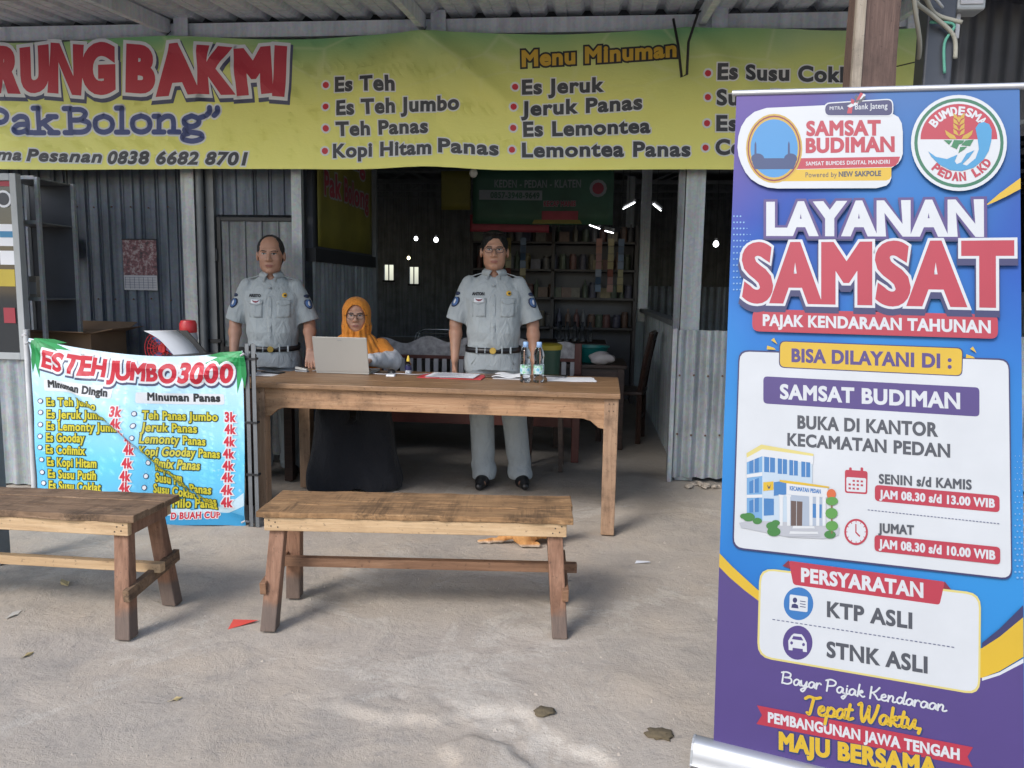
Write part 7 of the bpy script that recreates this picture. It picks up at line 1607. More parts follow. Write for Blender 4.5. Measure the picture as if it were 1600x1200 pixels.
def face_parts(body, parent, o, s, glasses=None, brow=1.0, lid=.55):
    tr = tree_of(body); Z = lambda x, z: (o[0] + x * s, o[2] + z * s)
    for x in (-1, 1):
        c = Z(x * .031, .009); e = [(c[0] + .0145 * s * math.cos(a) , c[1] + .0062 * s * math.sin(a) * (1 if math.sin(a) > 0 else .75)) for a in np.linspace(0, 2 * math.pi, 14, endpoint=False)]
        eye = front_patch(tr, e, .0012, 'eye', 'eye_white', parent); q = [(c[0] + .0062 * s * math.cos(a), c[1] + .0004 + .0060 * s * math.sin(a)) for a in np.linspace(0, 2 * math.pi, 12, endpoint=False)]
        front_patch(tr, q, .0022, 'iris', 'eye_dark', eye)
        l = [(c[0] + .0165 * s * u, c[1] + (.0066 - .004 * u * u) * s) for u in np.linspace(-1, 1, 9)] + [(c[0] + .0165 * s * u, c[1] + (.0040 - .004 * u * u) * s) for u in np.linspace(1, -1, 9)]
        front_patch(tr, l, .003, 'eyelash', 'brow', parent, n=2)
        br = [(c[0] + .021 * s * u + x * .002, c[1] + (.0215 - .005 * (u * x - .1) ** 2 * 1.3) * s) for u in np.linspace(-1, 1, 9)] + [(c[0] + .021 * s * u + x * .002, c[1] + (.0160 - .0045 * (u * x) ** 2) * s) for u in np.linspace(1, -1, 9)]
        front_patch(tr, br, .0016, 'eyebrow', 'brow', parent, n=2)
    lp = [(o[0] + .023 * s * u, o[2] + (-.0615 + .0040 * (1 - u * u) - .002 * math.exp(-(u / .15) ** 2)) * s) for u in np.linspace(-1, 1, 11)] + [(o[0] + .023 * s * u, o[2] + (-.0690 - .0050 * (1 - u * u)) * s) for u in np.linspace(.9, -.9, 9)]
    front_patch(tr, lp, .0009, 'lips', 'lip', parent)
    if glasses:
        gm, gr, gw, gh = glasses; g = bpy.data.objects.new('glasses', None); link(g, parent); y = o[1] - .1055 * s
        for x in (-1, 1):
            cx, cz = o[0] + x * .034 * s, o[2] + .004 * s; n_ = 22; pts = []
            for a in np.linspace(0, 2 * math.pi, n_):
                ca, sa = math.cos(a), math.sin(a); p_ = 3.0; rr = (abs(ca) ** p_ + abs(sa) ** p_) ** (-1 / p_); pts.append((cx + gw * s * rr * ca, y + .004 * abs(ca * x > 0) * abs(ca), cz + gh * s * rr * sa))
            MB().tube(pts, gr, 6, False).build('rim', gm, g, smooth=True)
            b = MB(); b.add([(p[0], p[1], p[2]) for p in pts[:-1]], [tuple(range(len(pts) - 1))]); b.build('lens', 'lens_glass', g)
            MB().tube([(o[0] + x * (.034 + .95 * gw) * s, y + .004, o[2] + .010 * s), (o[0] + x * .080 * s, y + .03 * s, o[2] + .010 * s), (o[0] + x * .085 * s, o[1] + .01 * s, o[2] + .006 * s)], gr * .9, 6).build('temple', gm, g)
        MB().tube([(o[0] - .012 * s, y - .001, o[2] + .008 * s), (o[0], y - .004, o[2] + .011 * s), (o[0] + .012 * s, y - .001, o[2] + .008 * s)], gr, 6).build('bridge', gm, g)
m, nt = newmat('lens_glass'); nt.b.inputs['Base Color'].default_value = (1, 1, 1, 1); nt.b.inputs['Alpha'].default_value = .03; nt.b.inputs['Roughness'].default_value = .15
plain('rim_metal', (.20, .17, .14), .3, .7); plain('rim_dark', (.05, .03, .028), .3)
def add_hand(B, w, d, side, spread, s=1.0, curl=.35):
    """w wrist, d direction of the hand, spread = axis across the knuckles (towards the little finger), palm normal = d x spread"""
    w, d, sp = np.array(w), unit(d), unit(spread); sp = unit(sp - d * (sp @ d)); nrm = np.cross(d, sp) * side
    kn = w + d * .088 * s
    for k in np.linspace(-1, 1, 4): B.cap(w + sp * k * .014 * s + d * .01, kn + sp * k * .028 * s, .015 * s, .0115 * s, .012)
    for k, L in zip((-1, -.33, .33, 1), (.066, .074, .070, .054)):
        a = kn + sp * k * .0285 * s; d1 = unit(d + nrm * curl * .6 + sp * k * .06); b = a + d1 * L * .45 * s; d2 = unit(d + nrm * curl * 1.4); c = b + d2 * L * .32 * s; d3 = unit(d + nrm * curl * 2.1); e = c + d3 * L * .26 * s
        B.cap(a, b, .0092 * s, .0086 * s, .004); B.cap(b, c, .0086 * s, .0080 * s, .004); B.cap(c, e, .0080 * s, .0068 * s, .004)
    a = w - sp * .020 * s + d * .022 * s; b = a + unit(d * .75 - sp * .7 + nrm * .25) * .042 * s; c = b + unit(d * .95 - sp * .25 + nrm * .35) * .032 * s; e = c + unit(d + nrm * .3) * .022 * s
    B.cap(a, b, .014 * s, .0110 * s, .010); B.cap(b, c, .0105 * s, .0095 * s, .004); B.cap(c, e, .0092 * s, .0075 * s, .004)

def make_man(label, loc, rz, scale, skin, hair, arms, feet, name_text, headscale=1.0, glasses=None, bald=False, tilt=0.0):
    t = thing('person', label, 'person', loc, rz, 'people behind the tables'); t.scale = (scale,) * 3
    H0 = (0, -.005, 1.628)
    # --- body: one continuous surface
    B = Vol((-.42, -.40, -.01), (.45, .25, 1.78), .0046)
    add_face(B, H0, headscale); B.cap((0, .018, 1.42), (0, .012, 1.56), .060, .054, .03)
    B.loft([(1.44, 0, .015, .11, .06), (1.38, 0, .01, .165, .085), (1.25, 0, 0, .165, .105), (1.08, 0, -.01, .15, .11), (.95, 0, 0, .155, .11), (.86, 0, .01, .16, .11)], .03)
    for k, (sh, el, wr, hd, sp) in arms.items():
        side = -1 if k == 'l' else 1
        B.cap(sh, el, .050, .041, .03); el_ = np.array(el); wr_ = np.array(wr); B.cap(el, el_ + (wr_ - el_) * .3, .041, .043, .02); B.cap(el_ + (wr_ - el_) * .3, wr, .043, .027, .02)
        add_hand(B, wr, hd, side, sp)
    for x, (fx, fy) in zip((-1, 1), feet):
        B.cap((x * .088, .01, .88), (x * .05 + fx * .5, fy * .4, .48), .075, .05, .03); B.cap((x * .05 + fx * .5, fy * .4, .48), (fx, fy, .09), .05, .035, .02); B.cap((fx, fy - .01, .06), (fx + .012 * x, fy - .14, .035), .036, .028, .02)
    body = B.build('body', skin, t); face_parts(body, t, H0, headscale, glasses)
    # --- shirt
    S = Vol((-.42, -.24, .93), (.45, .22, 1.56), .0052)
    wr = lambda x, y, z: .0060 * np.sin(30 * z + 11 * x + 2.5 * np.sin(14 * x) + 4 * y) * np.exp(-((z - 1.01) / .07) ** 2) + .0032 * np.sin(17 * z - 21 * np.abs(x) + 1.5 * np.sin(9 * z)) + .0045 * np.sin(26 * (np.abs(x) - .55 * z)) * np.exp(-((np.abs(x) - .15) / .05) ** 2)
    S.loft([(1.495, 0, .018, .066, .060), (1.470, 0, .018, .088, .068), (1.445, 0, .016, .128, .080), (1.41, 0, .012, .168, .098), (1.36, 0, .006, .188, .118), (1.27, 0, -.002, .190, .130), (1.17, 0, -.012, .188, .142), (1.08, 0, -.018, .191, .150), (1.00, 0, -.012, .190, .146), (.955, .0, -.006, .184, .138)], .025, wr=wr)
    for k, (sh, el, wr_, hd, sp) in arms.items():
        sh, el = np.array(sh), np.array(el); d = unit(el - sh); end = sh + d * .255; start = sh + np.array([-.012 if sh[0] > 0 else .012, 0, .012]); s2 = Vol(S.lo, S.lo + (S.n - 1) * S.res, S.res)
        s2.cap(start, end + d * .06, .058, .087, .01); s2.displace(lambda x, y, z: .0028 * np.sin(38 * z + 16 * x + 9 * y) + .0022 * np.sin(24 * z - 30 * y)); s2.cut(end, d); s2.cap(end - d * .04, end + d * .05, .066, .078, .004, 's')
        h = np.clip(.5 + .5 * (s2.g - S.g) / .025, 0, 1); S.g = s2.g * (1 - h) + S.g * h - .025 * h * (1 - h)
    S.cap((0, .012, 1.455), (0, .008, 1.58), .060, .066, .006, 's'); S.cap((0, -.055, 1.475), (0, -.10, 1.53), .022, .05, .006, 's'); S.cut((0, 0, .958), (0, 0, -1))
    shirt = S.build('shirt', 'uniform_grey', t); tr = tree_of(shirt)
    # collar flaps
    for x in (-1, 1):
        b = MB(); n_ = 9; vs = []
        for i in range(n_):
            a = i / (n_ - 1); ang = R(-90 + 8 + 190 * a) ; rx, ry = .068 + .008 * a, .068
            px, py = x * rx * math.cos(ang) * (1), .014 + ry * math.sin(ang)
            top = (px * .92, py * .96, 1.502 + .022 * a); out_ = 1.28 if i else 1.9
            wdt = .052 - .014 * a; low = (px * (1.25) + (x * .030 if i == 0 else 0), py * 1.18 - (.022 if i == 0 else .006), 1.500 - wdt * (1.25 if i == 0 else .8) + .018 * a)
            vs += [top, tuple((np.array(top) + np.array(low)) / 2 + np.array([x * .006, -.006, .004])), low]
        b.add(vs, [(i * 3 + j, (i + 1) * 3 + j, (i + 1) * 3 + j + 1, i * 3 + j + 1) for i in range(n_ - 1) for j in (0, 1)]); b.build('collar', 'uniform_grey', t, smooth=True, solid=.004)
        ep = MB(); sx = x; p0, p1 = (sx * .075, .01, 1.484), (sx * .178, .012, 1.452); ep.bar(p0, p1, .042, .006); ep.build('epaulette', 'uniform_grey', t, bevel=.002)
        # breast pocket and flap
        rect = lambda x0, x1, z0, z1: [(x0, z0), ((x0 + x1) / 2, z0), (x1, z0), (x1, (z0 + z1) / 2), (x1, z1), ((x0 + x1) / 2, z1), (x0, z1), (x0, (z0 + z1) / 2)]
        front_patch(tr, rect(x * .05 if x > 0 else -.145, x * .05 + .095 if x > 0 else -.05, 1.185, 1.30), .0022, 'pocket', 'uniform_grey', t, .003)
        fl = [(x * .048, 1.312), (x * .098, 1.312), (x * .148, 1.312), (x * .148, 1.282), (x * .123, 1.276), (x * .098, 1.268), (x * .073, 1.276), (x * .048, 1.282)]
        front_patch(tr, fl, .0055, 'pocket_flap', 'uniform_grey', t, .003)
        for xx in (.06, .136): front_patch(tr, [(x * xx + .005 * math.cos(a), 1.288 + .005 * math.sin(a)) for a in np.linspace(0, 6.28, 8, endpoint=False)], .009, 'button', 'button_grey', t, .002, n=1)
    front_patch(tr, [(-.016, .965), (.016, .965), (.016, 1.1), (.016, 1.25), (.016, 1.40), (-.016, 1.40), (-.016, 1.25), (-.016, 1.1)], .0018, 'placket', 'uniform_grey', t, .0025)
    for z in (1.40, 1.33, 1.26, 1.19, 1.12, 1.05): front_patch(tr, [(.0055 * math.cos(a), z + .0055 * math.sin(a)) for a in np.linspace(0, 6.28, 8, endpoint=False)], .005, 'button', 'button_grey', t, .002, n=1)
    # name lettering, wing badge, round gold pin
    F = Flat(); mt = text_shapes(F, name_text, (-.146, 1.331), (.082, 0), (0, .019), ('font', 'thread_black', .09, [], {}), 0)
    def onshirt(x, z, h):
        hit = tr.ray_cast(Vector((x, -1, z)), Vector((0, 1, 0))); return (x, (hit[0].y if hit[0] else -.12) - .004 - h, z)
    F.build('name_lettering', onshirt, mt, t)
    wb = front_patch(tr, [(-.132, 1.312), (-.098, 1.312), (-.066, 1.312), (-.066, 1.296), (-.066, 1.284), (-.098, 1.284), (-.132, 1.284), (-.132, 1.298)], .0095, 'badge_patch', 'patch_white', t, .002)
    front_patch(tr, [(-.126, 1.308), (-.110, 1.302), (-.099, 1.304), (-.088, 1.302), (-.072, 1.308), (-.084, 1.294), (-.099, 1.289), (-.114, 1.294)], .0120, 'wing_emblem', 'patch_maroon', wb, .001)
    pin = front_patch(tr, [(.102 + .017 * math.cos(a), 1.346 + .017 * math.sin(a)) for a in np.linspace(0, 6.28, 14, endpoint=False)], .006, 'gold_pin', 'badge_gold', t, .003)
    front_patch(tr, [(.106 + .009 * math.cos(a), 1.345 + .008 * math.sin(a)) for a in np.linspace(0, 5.0, 9)], .009, 'pin_emblem', 'badge_black', pin, .001, n=1)
    # shoulder patches on the outer sleeves, looked for along the sleeve normal
    for k, (sh, el, *_r) in arms.items():
        sg = -1 if sh[0] < 0 else 1; sh, el = np.array(sh), np.array(el); c = sh + (el - sh) * .40
        for nm, mat_, dz, sz, off in (('sleeve_title', 'patch_navy', .05, (.030, .013), .004), ('sleeve_patch', 'patch_navy', -.005, (.034, .038), .004), ('sleeve_emblem', 'patch_blue', -.005, (.026, .030), .006), ('sleeve_anchor', 'patch_white', -.003, (.008, .018), .008)):
            dv = Vector((-sg * .72, .69, 0)); ux = Vector((.69, sg * .72, 0)); vs = []; o_ = Vector((c[0], c[1], c[2] + dz)); n_ = 14
            for j in range(n_ + 1):
                a = 2 * math.pi * j / n_; r_ = 0 if j == n_ else 1
                q = o_ + ux * (sz[0] * math.cos(a) * r_) + Vector((0, 0, sz[1] * (math.sin(a) if nm != 'sleeve_patch' else (math.sin(a) if math.sin(a) < 0 else min(.8, math.sin(a) * 1.3))) * r_)); h = tr.ray_cast(q - dv * .4, dv); p = (h[0] if h[0] else q) - dv * off; vs.append(p[:])
            b = MB(); b.add(vs, [(j, (j + 1) % n_, n_) for j in range(n_)]); b.build(nm, mat_, t, smooth=True, solid=.0015)
    # --- trousers, belt, shoes
    Tv = Vol((-.40, -.28, .0), (.42, .24, .985), .0062)
    Tv.loft([(.975, 0, -.004, .186, .140), (.93, 0, -.002, .190, .142), (.87, 0, .006, .192, .142), (.82, 0, .010, .188, .138)], .02)
    for x, (fx, fy) in zip((-1, 1), feet):
        kx, ky = x * .05 + fx * .5, fy * .4 - .02
        Tv.cap((x * .092, .008, .86), (kx, ky, .48), .104, .080, .03); Tv.cap((kx, ky, .48), (fx, fy + .005, .09), .084, .080, .02); Tv.cap((fx, fy, .12), (fx, fy - .015, .075), .081, .086, .015)
    Tv.displace(lambda x, y, z: .006 * np.sin(42 * z + 9 * x + 6 * y) * np.exp(-((z - .12) / .08) ** 2) + .0028 * np.sin(11 * z + 25 * x)); Tv.cut((0, 0, .045), (0, 0, -1)); Tv.cut((0, 0, .972), (0, 0, 1))
    trs = Tv.build('trousers', 'uniform_trousers', t); ttr = tree_of(trs)
    for x in (-1, 1): front_patch(ttr, [(x * .085, .955), (x * .092, .955), (x * .150, .86), (x * .143, .86)], .002, 'pocket_seam', 'uniform_grey', t, .002, n=1)
    n_ = 48; vs = []
    for i in range(n_):
        a = 2 * math.pi * i / n_; p_ = 2.3; rr = (abs(math.cos(a)) ** p_ + abs(math.sin(a)) ** p_) ** (-1 / p_); vs += [(.192 * rr * math.cos(a), -.006 + .146 * rr * math.sin(a), z + .006 * math.sin(a)) for z in (.945, .982)]
    b = MB(); b.add(vs, [(2 * i, (2 * i + 2) % (2 * n_), (2 * i + 3) % (2 * n_), 2 * i + 1) for i in range(n_)]); belt = b.build('belt', 'leather_black', t, smooth=True, solid=.004)
    b = MB(); b.lathe([(.021, -.1615), (.023, -.158), (.023, -.152)], (0, 0, .958), 16, 1); b.build('buckle', 'gold_metal', belt, smooth=True, angle=40)
    for x in (-.11, -.05, .06, .12): MB().box((x - .006, -.158 + abs(x) * .14, .94), (x + .006, -.150 + abs(x) * .14, .985)).build('belt_loop', 'uniform_trousers', t)
    for x, (fx, fy) in zip((-1, 1), feet):
        V_ = Vol((fx - .09, fy - .26, -.004), (fx + .09, fy + .09, .11), .005); V_.cap((fx, fy + .02, .045), (fx + x * .012, fy - .09, .038), .044, .046, .02); V_.cap((fx + x * .012, fy - .09, .036), (fx + x * .03, fy - .185, .028), .046, .028, .02); V_.cap((fx, fy + .01, .06), (fx, fy - .01, .09), .042, .038, .02); V_.cut((0, 0, .002), (0, 0, -1)); V_.build('shoe', 'leather_black', t)
    # --- hair
    hs = headscale; Hv = Vol((-.14, -.15, 1.55), (.14, .16, 1.80), .0042); P = lambda x, y, z: (H0[0] + x * hs, H0[1] + y * hs, H0[2] + z * hs)
    Hv.ell(P(0, .016, .035), (.0855 * hs, .099 * hs, .095 * hs), .005); Hv.ell(P(0, .05, -.02), (.072 * hs, .062 * hs, .075 * hs), .02)
    if bald:
        Hv.ell(P(0, -.10, .06), (.064 * hs, .115 * hs, .11 * hs), .012, 's'); Hv.ell(P(0, -.09, -.03), (.095 * hs, .075 * hs, .085 * hs), .012, 's')
        Hv.displace(lambda x, y, z: .0022 * np.sin(160 * x + 60 * z) * np.sin(120 * y + 90 * z) + .0005)
    else:
        Hv.ell(P(0, -.02, .108), (.066 * hs, .070 * hs, .016 * hs), .03); Hv.ell(P(0, -.102, -.006), (.066 * hs, .084 * hs, .078 * hs), .012, 's'); Hv.ell(P(.012, -.105, .045), (.035 * hs, .05 * hs, .045 * hs), .015, 's'); Hv.ell(P(0, -.075, -.08), (.10 * hs, .085 * hs, .07 * hs), .012, 's')
        Hv.displace(lambda x, y, z: .0016 * np.sin(150 * x + 40 * y) * np.sin(110 * z + 50 * y))
    for x in (-1, 1): Hv.ell(P(x * .091, .012, -.012), (.020 * hs, .024 * hs, .034 * hs), .005, 's')
    Hv.cut(P(0, 0, -.085), (0, -.3, -1)); Hv.build('hair', hair, t)
    return t
make_man('standing person in grey short-sleeved uniform with glasses, behind the red folder', (-.655, 5.30, 0), R(6), 1.0, 'skin_b', 'hair_black',
  dict(r=((-.182, .012, 1.395), (-.262, .02, 1.135), (-.262, -.075, .895), (.02, -.12, -1), (.25, 1, -.1)), l=((.182, .012, 1.395), (.272, .015, 1.135), (.285, -.05, .89), (.0, -.1, -1), (-.25, 1, -.1))),
  ((-.052, -.01), (.205, .01)), 'ANTON', 1.09, ('rim_dark', .0021, .0235, .0145))
make_man('standing balding person in grey short-sleeved uniform behind the blue menu banner', (-2.27, 5.38, 0), R(15), .975, 'skin_a', 'hair_grey',
  dict(r=((-.182, .012, 1.392), (-.268, .035, 1.135), (-.275, -.06, .90), (.05, -.25, -1), (.25, 1, -.1)), l=((.182, .012, 1.392), (.262, -.005, 1.13), (.285, -.215, .965), (.05, -.50, -.86), (-.9, .1, .1))),
  ((-.11, 0), (.11, 0)), 'ARISTO', 1.13, None, True).rotation_euler.x = R(2.5)

def make_woman():
    t = thing('person', 'seated person in orange headscarf and glasses working at the laptop', 'person', (-1.665, 5.42, 0), R(13), 'people behind the tables'); t.scale = (1.05, 1.05, 1.04)
    H0 = (0, -.03, 1.118)
    B = Vol((-.36, -.62, -.01), (.40, .26, 1.28), .0048)
    add_face(B, H0, .93); B.cap((0, .0, .93), (0, -.02, 1.06), .05, .046, .03)
    B.loft([(.96, 0, 0, .10, .06), (.90, 0, .0, .145, .08), (.78, 0, 0, .14, .09), (.62, 0, .01, .13, .10), (.46, 0, .02, .16, .13)], .03)
    for x in (-1, 1):
        B.cap((x * .09, .0, .50), (x * .11, -.40, .50), .075, .055, .03); B.cap((x * .11, -.40, .50), (x * .11, -.36, .08), .05, .035, .02); B.cap((x * .11, -.38, .05), (x * .11, -.50, .03), .035, .026, .02)
    AR = {-1: ((-.17, .0, .905), (-.235, -.10, .83), (-.12, -.345, .845), (.3, -.9, -.12)), 1: ((.17, 0, .905), (.245, -.10, .82), (.105, -.33, .845), (-.35, -.9, -.10))}
    for x, (sh, el, wr, hd) in AR.items():
        B.cap(sh, el, .045, .036, .03); B.cap(el, wr, .036, .023, .02); add_hand(B, wr, hd, 1 if x < 0 else -1, (-1, 0, 0) if x < 0 else (1, 0, 0), .9, .3)
    body = B.build('body', 'skin_c', t); face_parts(body, t, H0, .93, ('rim_dark', .0021, .0245, .0195))
    # blouse with orange upper arms and white sleeves
    Bl = Vol((-.36, -.40, .40), (.38, .24, 1.0), .006)
    Bl.loft([(.965, 0, .004, .10, .07), (.93, 0, .002, .165, .09), (.86, 0, -.004, .178, .115), (.74, 0, -.006, .172, .125), (.60, 0, .005, .175, .135), (.47, 0, .01, .205, .165)], .025)
    for x, (sh, el, wr, hd) in AR.items(): Bl.cap((sh[0] * .97, sh[1], sh[2] + .006), el, .062, .060, .03)
    Bl.displace(lambda x, y, z: .004 * np.sin(30 * z + 22 * np.abs(x) + 10 * y)); Bl.build('blouse', 'hijab_orange', t)
    Sl = Vol((-.36, -.42, .72), (.38, .05, .96), .0055)
    for x, (sh, el, wr, hd) in AR.items():
        el_ = np.array(el); w_ = np.array(wr); s_ = np.array(sh); Sl.cap(el_ + (s_ - el_) * .25, el_, .062, .064, .02); Sl.cap(el_, w_ - unit(w_ - el_) * .012, .064, .042, .02)
    Sl.displace(lambda x, y, z: .0035 * np.sin(45 * y + 30 * x + 20 * z) + .002 * np.sin(80 * x - 40 * z)); Sl.build('sleeves', 'white_cloth', t)
    # headscarf: hood, face opening, folds over the shoulders
    Hj = Vol((-.30, -.26, .72), (.30, .22, 1.28), .0046); hx, hy, hz = H0
    Hj.ell((hx, hy + .020, hz + .025), (.098, .112, .110), .01); Hj.ell((hx, hy + .01, hz - .05), (.092, .10, .10), .03)
    Hj.loft([(hz - .06, hx, hy + .012, .088, .098), (hz - .12, hx, hy + .016, .094, .100), (.955, 0, -.010, .145, .115), (.90, 0, -.012, .192, .140), (.84, 0, -.022, .205, .160), (.79, 0, -.03, .190, .165)], .035, p=2.1)
    Hj.displace(lambda x, y, z: np.where(z < 1.06, .9, .12) * (.0055 * np.sin(70 * np.arctan2(x, -(y - .05)) * .35 + 14 * z) + .004 * np.sin(38 * x + 30 * z * np.sign(x + 1e-6)) + .003 * np.sin(95 * x * (1.25 - z) * 3 + 9 * z)))
    Hj.ell((hx, hy - .10, hz - .012), (.0585, .10, .088), .006, 's'); Hj.ell((hx, hy - .05, hz - .01), (.064, .07, .094), .006, 's'); Hj.cap((hx, hy, hz - .1), (hx, hy + .02, hz - .02), .05, .06, .01, 's')
    Hj.build('headscarf', 'hijab_orange', t)
    # long black skirt over the knees
    Sk = Vol((-.42, -.60, .0), (.42, .24, .60), .008)
    for x in (-1, 1): Sk.cap((x * .10, .02, .50), (x * .13, -.40, .50), .11, .085, .06); Sk.cap((x * .13, -.41, .49), (x * .17, -.42, .04), .10, .13, .06)
    Sk.loft([(.55, 0, .02, .19, .15), (.44, 0, -.16, .24, .30), (.20, 0, -.22, .27, .30), (.02, 0, -.24, .31, .31)], .05)
    Sk.displace(lambda x, y, z: .010 * np.sin(34 * x + 3 * np.sin(6 * z)) * np.clip((.5 - z) * 2.5, 0, 1)); Sk.cut((0, 0, .008), (0, 0, -1)); Sk.build('skirt', 'black_cloth', t)
make_woman()
# the chair she sits on
t = thing('stool', 'dark low stool under the seated person in black skirt', 'stool', (-1.665, 5.50, 0))
MB().box((-.19, -.17, .415), (.19, .17, .44)).build('seat', 'dark_wood', t, bevel=.006)
for sx in (-1, 1):
    for sy in (-1, 1): MB().box((sx * .16 - .02, sy * .14 - .02, 0), (sx * .16 + .02, sy * .14 + .02, .415)).build('leg', 'dark_wood', t)

# cat crouching under the bench
def make_cat():
    t = thing('cat', 'orange cat crouching on the ground behind the plank bench', 'cat', (-.245, 4.05, 0), R(8))
    m, nt = newmat('cat_fur'); v = nt.coords(); c = nt.ramp(nt.noise(nt.coords((26, 4, 4)), 1.2, 4), [(.35, (.40, .17, .05)), (.6, (.58, .29, .10))]); sep = nt.n.new('ShaderNodeSeparateXYZ'); nt.link(v, sep.inputs[0])
    c = nt.mix(nt.ramp(nt.math('MULTIPLY', sep.outputs[2], 10), [(.08, (1, 1, 1)), (.22, (0, 0, 0))]), c, (.62, .52, .42)); nt.link(c, nt.b.inputs['Base Color']); nt.b.inputs['Roughness'].default_value = .9; nt.bump(nt.noise(v, 180, 3), .6, .006)
    B = Vol((-.34, -.12, 0), (.25, .12, .26), .0042)
    B.ell((-.06, 0, .085), (.095, .066, .075), .03); B.ell((.045, 0, .105), (.075, .056, .072), .03); B.cap((.07, 0, .14), (.115, -.01, .175), .04, .036, .03)
    B.ell((.135, -.012, .192), (.041, .036, .034), .015); B.ell((.170, -.014, .180), (.016, .018, .014), .012)
    for s in (-1, 1):
        B.cap((.125, s * .022 - .01, .215), (.118, s * .03 - .01, .245), .012, .003, .008); B.cap((.075, s * .035, .09), (.095, s * .038, .02), .022, .015, .02); B.cap((.095, s * .038, .014), (.128, s * .038, .012), .014, .012, .008)
        B.ell((-.075, s * .050, .060), (.062, .028, .056), .02); B.cap((-.085, s * .058, .020), (.0, s * .064, .013), .018, .013, .012)
    pts = [(-.14, 0, .045), (-.20, .01, .02), (-.26, .0, .014), (-.32, -.01, .014)]
    for a, b_, r0, r1 in zip(pts[:-1], pts[1:], (.020, .015, .013), (.015, .013, .008)): B.cap(a, b_, r0, r1, .012)
    B.displace(lambda x, y, z: .002 * np.sin(140 * x + 60 * z) * np.sin(130 * y)); B.cut((0, 0, .001), (0, 0, -1)); body = B.build('body', 'cat_fur', t)
    for s in (-1, 1): MB().lathe([(.001, -.004), (.005, -.002), (.006, .0), (.003, .004)], (.166, s * .020 - .012, .195), 8, 0).build('eye', 'eye_dark', t)
make_cat()
# ================================================================== small things on the tables
plain('laptop_grey', (.42, .41, .38), .38, .3, var=.03); plain('screen_black', (.01, .01, .012), .2); plain('paper', (.72, .73, .76), .8, var=.03); plain('folder_red', (.52, .03, .04), .5); plain('cap_blue', (.28, .45, .72), .35); plain('black_plastic', (.015, .015, .017), .35); plain('yellow_cap', (.70, .50, .05), .4)
t = thing('laptop', 'open beige-grey laptop seen from behind on the wooden table', 'laptop', (-1.572, 4.80, .8145), R(-2))
MB().box((-.178, .0, 0), (.178, .235, .016)).build('keyboard_base', 'laptop_grey', t, bevel=.004)
b = MB(); b.hexa([(-.18, -.004, .012), (.18, -.004, .012), (.18, .004, .012), (-.18, .004, .012)], [(-.18, -.058, .240), (.18, -.058, .240), (.18, -.050, .241), (-.18, -.050, .241)]); lid = b.build('lid', 'laptop_grey', t, bevel=.003)
b = MB(); b.hexa([(-.17, .005, .022), (.17, .005, .022), (.17, .006, .022), (-.17, .006, .022)], [(-.17, -.047, .232), (.17, -.047, .232), (.17, -.046, .232), (-.17, -.046, .232)]); b.build('screen', 'screen_black', lid)
MB().box((-.012, -.0553, .2185), (.014, -.0535, .2225)).build('maker_mark', 'grey_plastic', lid)
MB().box((-.15, .05, .0165), (.15, .14, .018)).build('keys', 'screen_black', t)
t = thing('glue_bottle', 'small clear glue bottle with yellow cone cap beside the laptop', 'bottle', (-1.17, 4.93, .8145))
MB().lathe([(.019, 0), (.021, .004), (.021, .062), (.014, .075), (.009, .08)], n=18).build('bottle_body', 'bottle_clear', t, smooth=True, angle=50)
MB().lathe([(.0195, .002), (.0195, .045)], n=16).build('contents', 'paper', t, smooth=True, angle=50)
MB().lathe([(.0215, .022), (.0216, .05)], n=18).build('label_band', 'p_navy', t, smooth=True, angle=50); MB().lathe([(.011, .079), (.011, .09), (.005, .115), (.002, .118)], n=14).build('cap', 'yellow_cap', t, smooth=True, angle=50)
t = thing('folder', 'open red folder with a white form lying on the table', 'folder', (-.85, 4.80, .8145), R(-3))
MB().box((-.205, -.115, 0), (.205, .13, .004)).build('cover', 'folder_red', t, bevel=.001)
for k, (dx, a) in enumerate(((0, 0), (.006, 1.5), (-.004, -1))):
    b = MB(); b.sheet(lambda x, y: (x, y, .006 + .0012 * k + .004 * math.sin(x * 9 + k)), np.linspace(-.155, .155, 12), (-.11, 0, .12)); o = b.build('form_sheet', 'paper', t, solid=.0004); o.rotation_euler = (0, 0, R(a))
b = MB()
for k in range(7): b.box((-.12, -.085 + k * .026, .0135), (.12 - .05 * (k % 3), -.081 + k * .026, .0140))
b.build('form_lines', 'p_slate', t)['kind'] = 'stuff'
t = thing('wallet', 'worn brown wallet between the folder and the papers', 'wallet', (-.60, 4.84, .8145), R(14)); MB().box((-.05, -.04, 0), (.05, .04, .012)).build('wallet_body', 'leather_brown' if 'leather_brown' in MATS else plain('leather_brown', (.10, .07, .05), .5), t, bevel=.005); MB().box((-.049, -.039, .0122), (.049, .039, .020)).build('wallet_flap', 'leather_brown', t, bevel=.004)
t = thing('document_pouch', 'clear plastic document pouch leaning behind the water bottles', 'pouch', (-.48, 4.83, .8145), R(-6))
b = MB(); b.sheet(lambda x, y: (x, y, .008 + .010 * math.sin(x * 22) ** 2 + .008 * (y > 0)), np.linspace(-.11, .11, 16), np.linspace(-.08, .09, 8)); b.build('pouch_sheet', 'paper', t, smooth=True, solid=.002); MB().box((-.10, -.09, 0), (.10, .09, .006)).build('pouch_papers', 'slat_white', t)
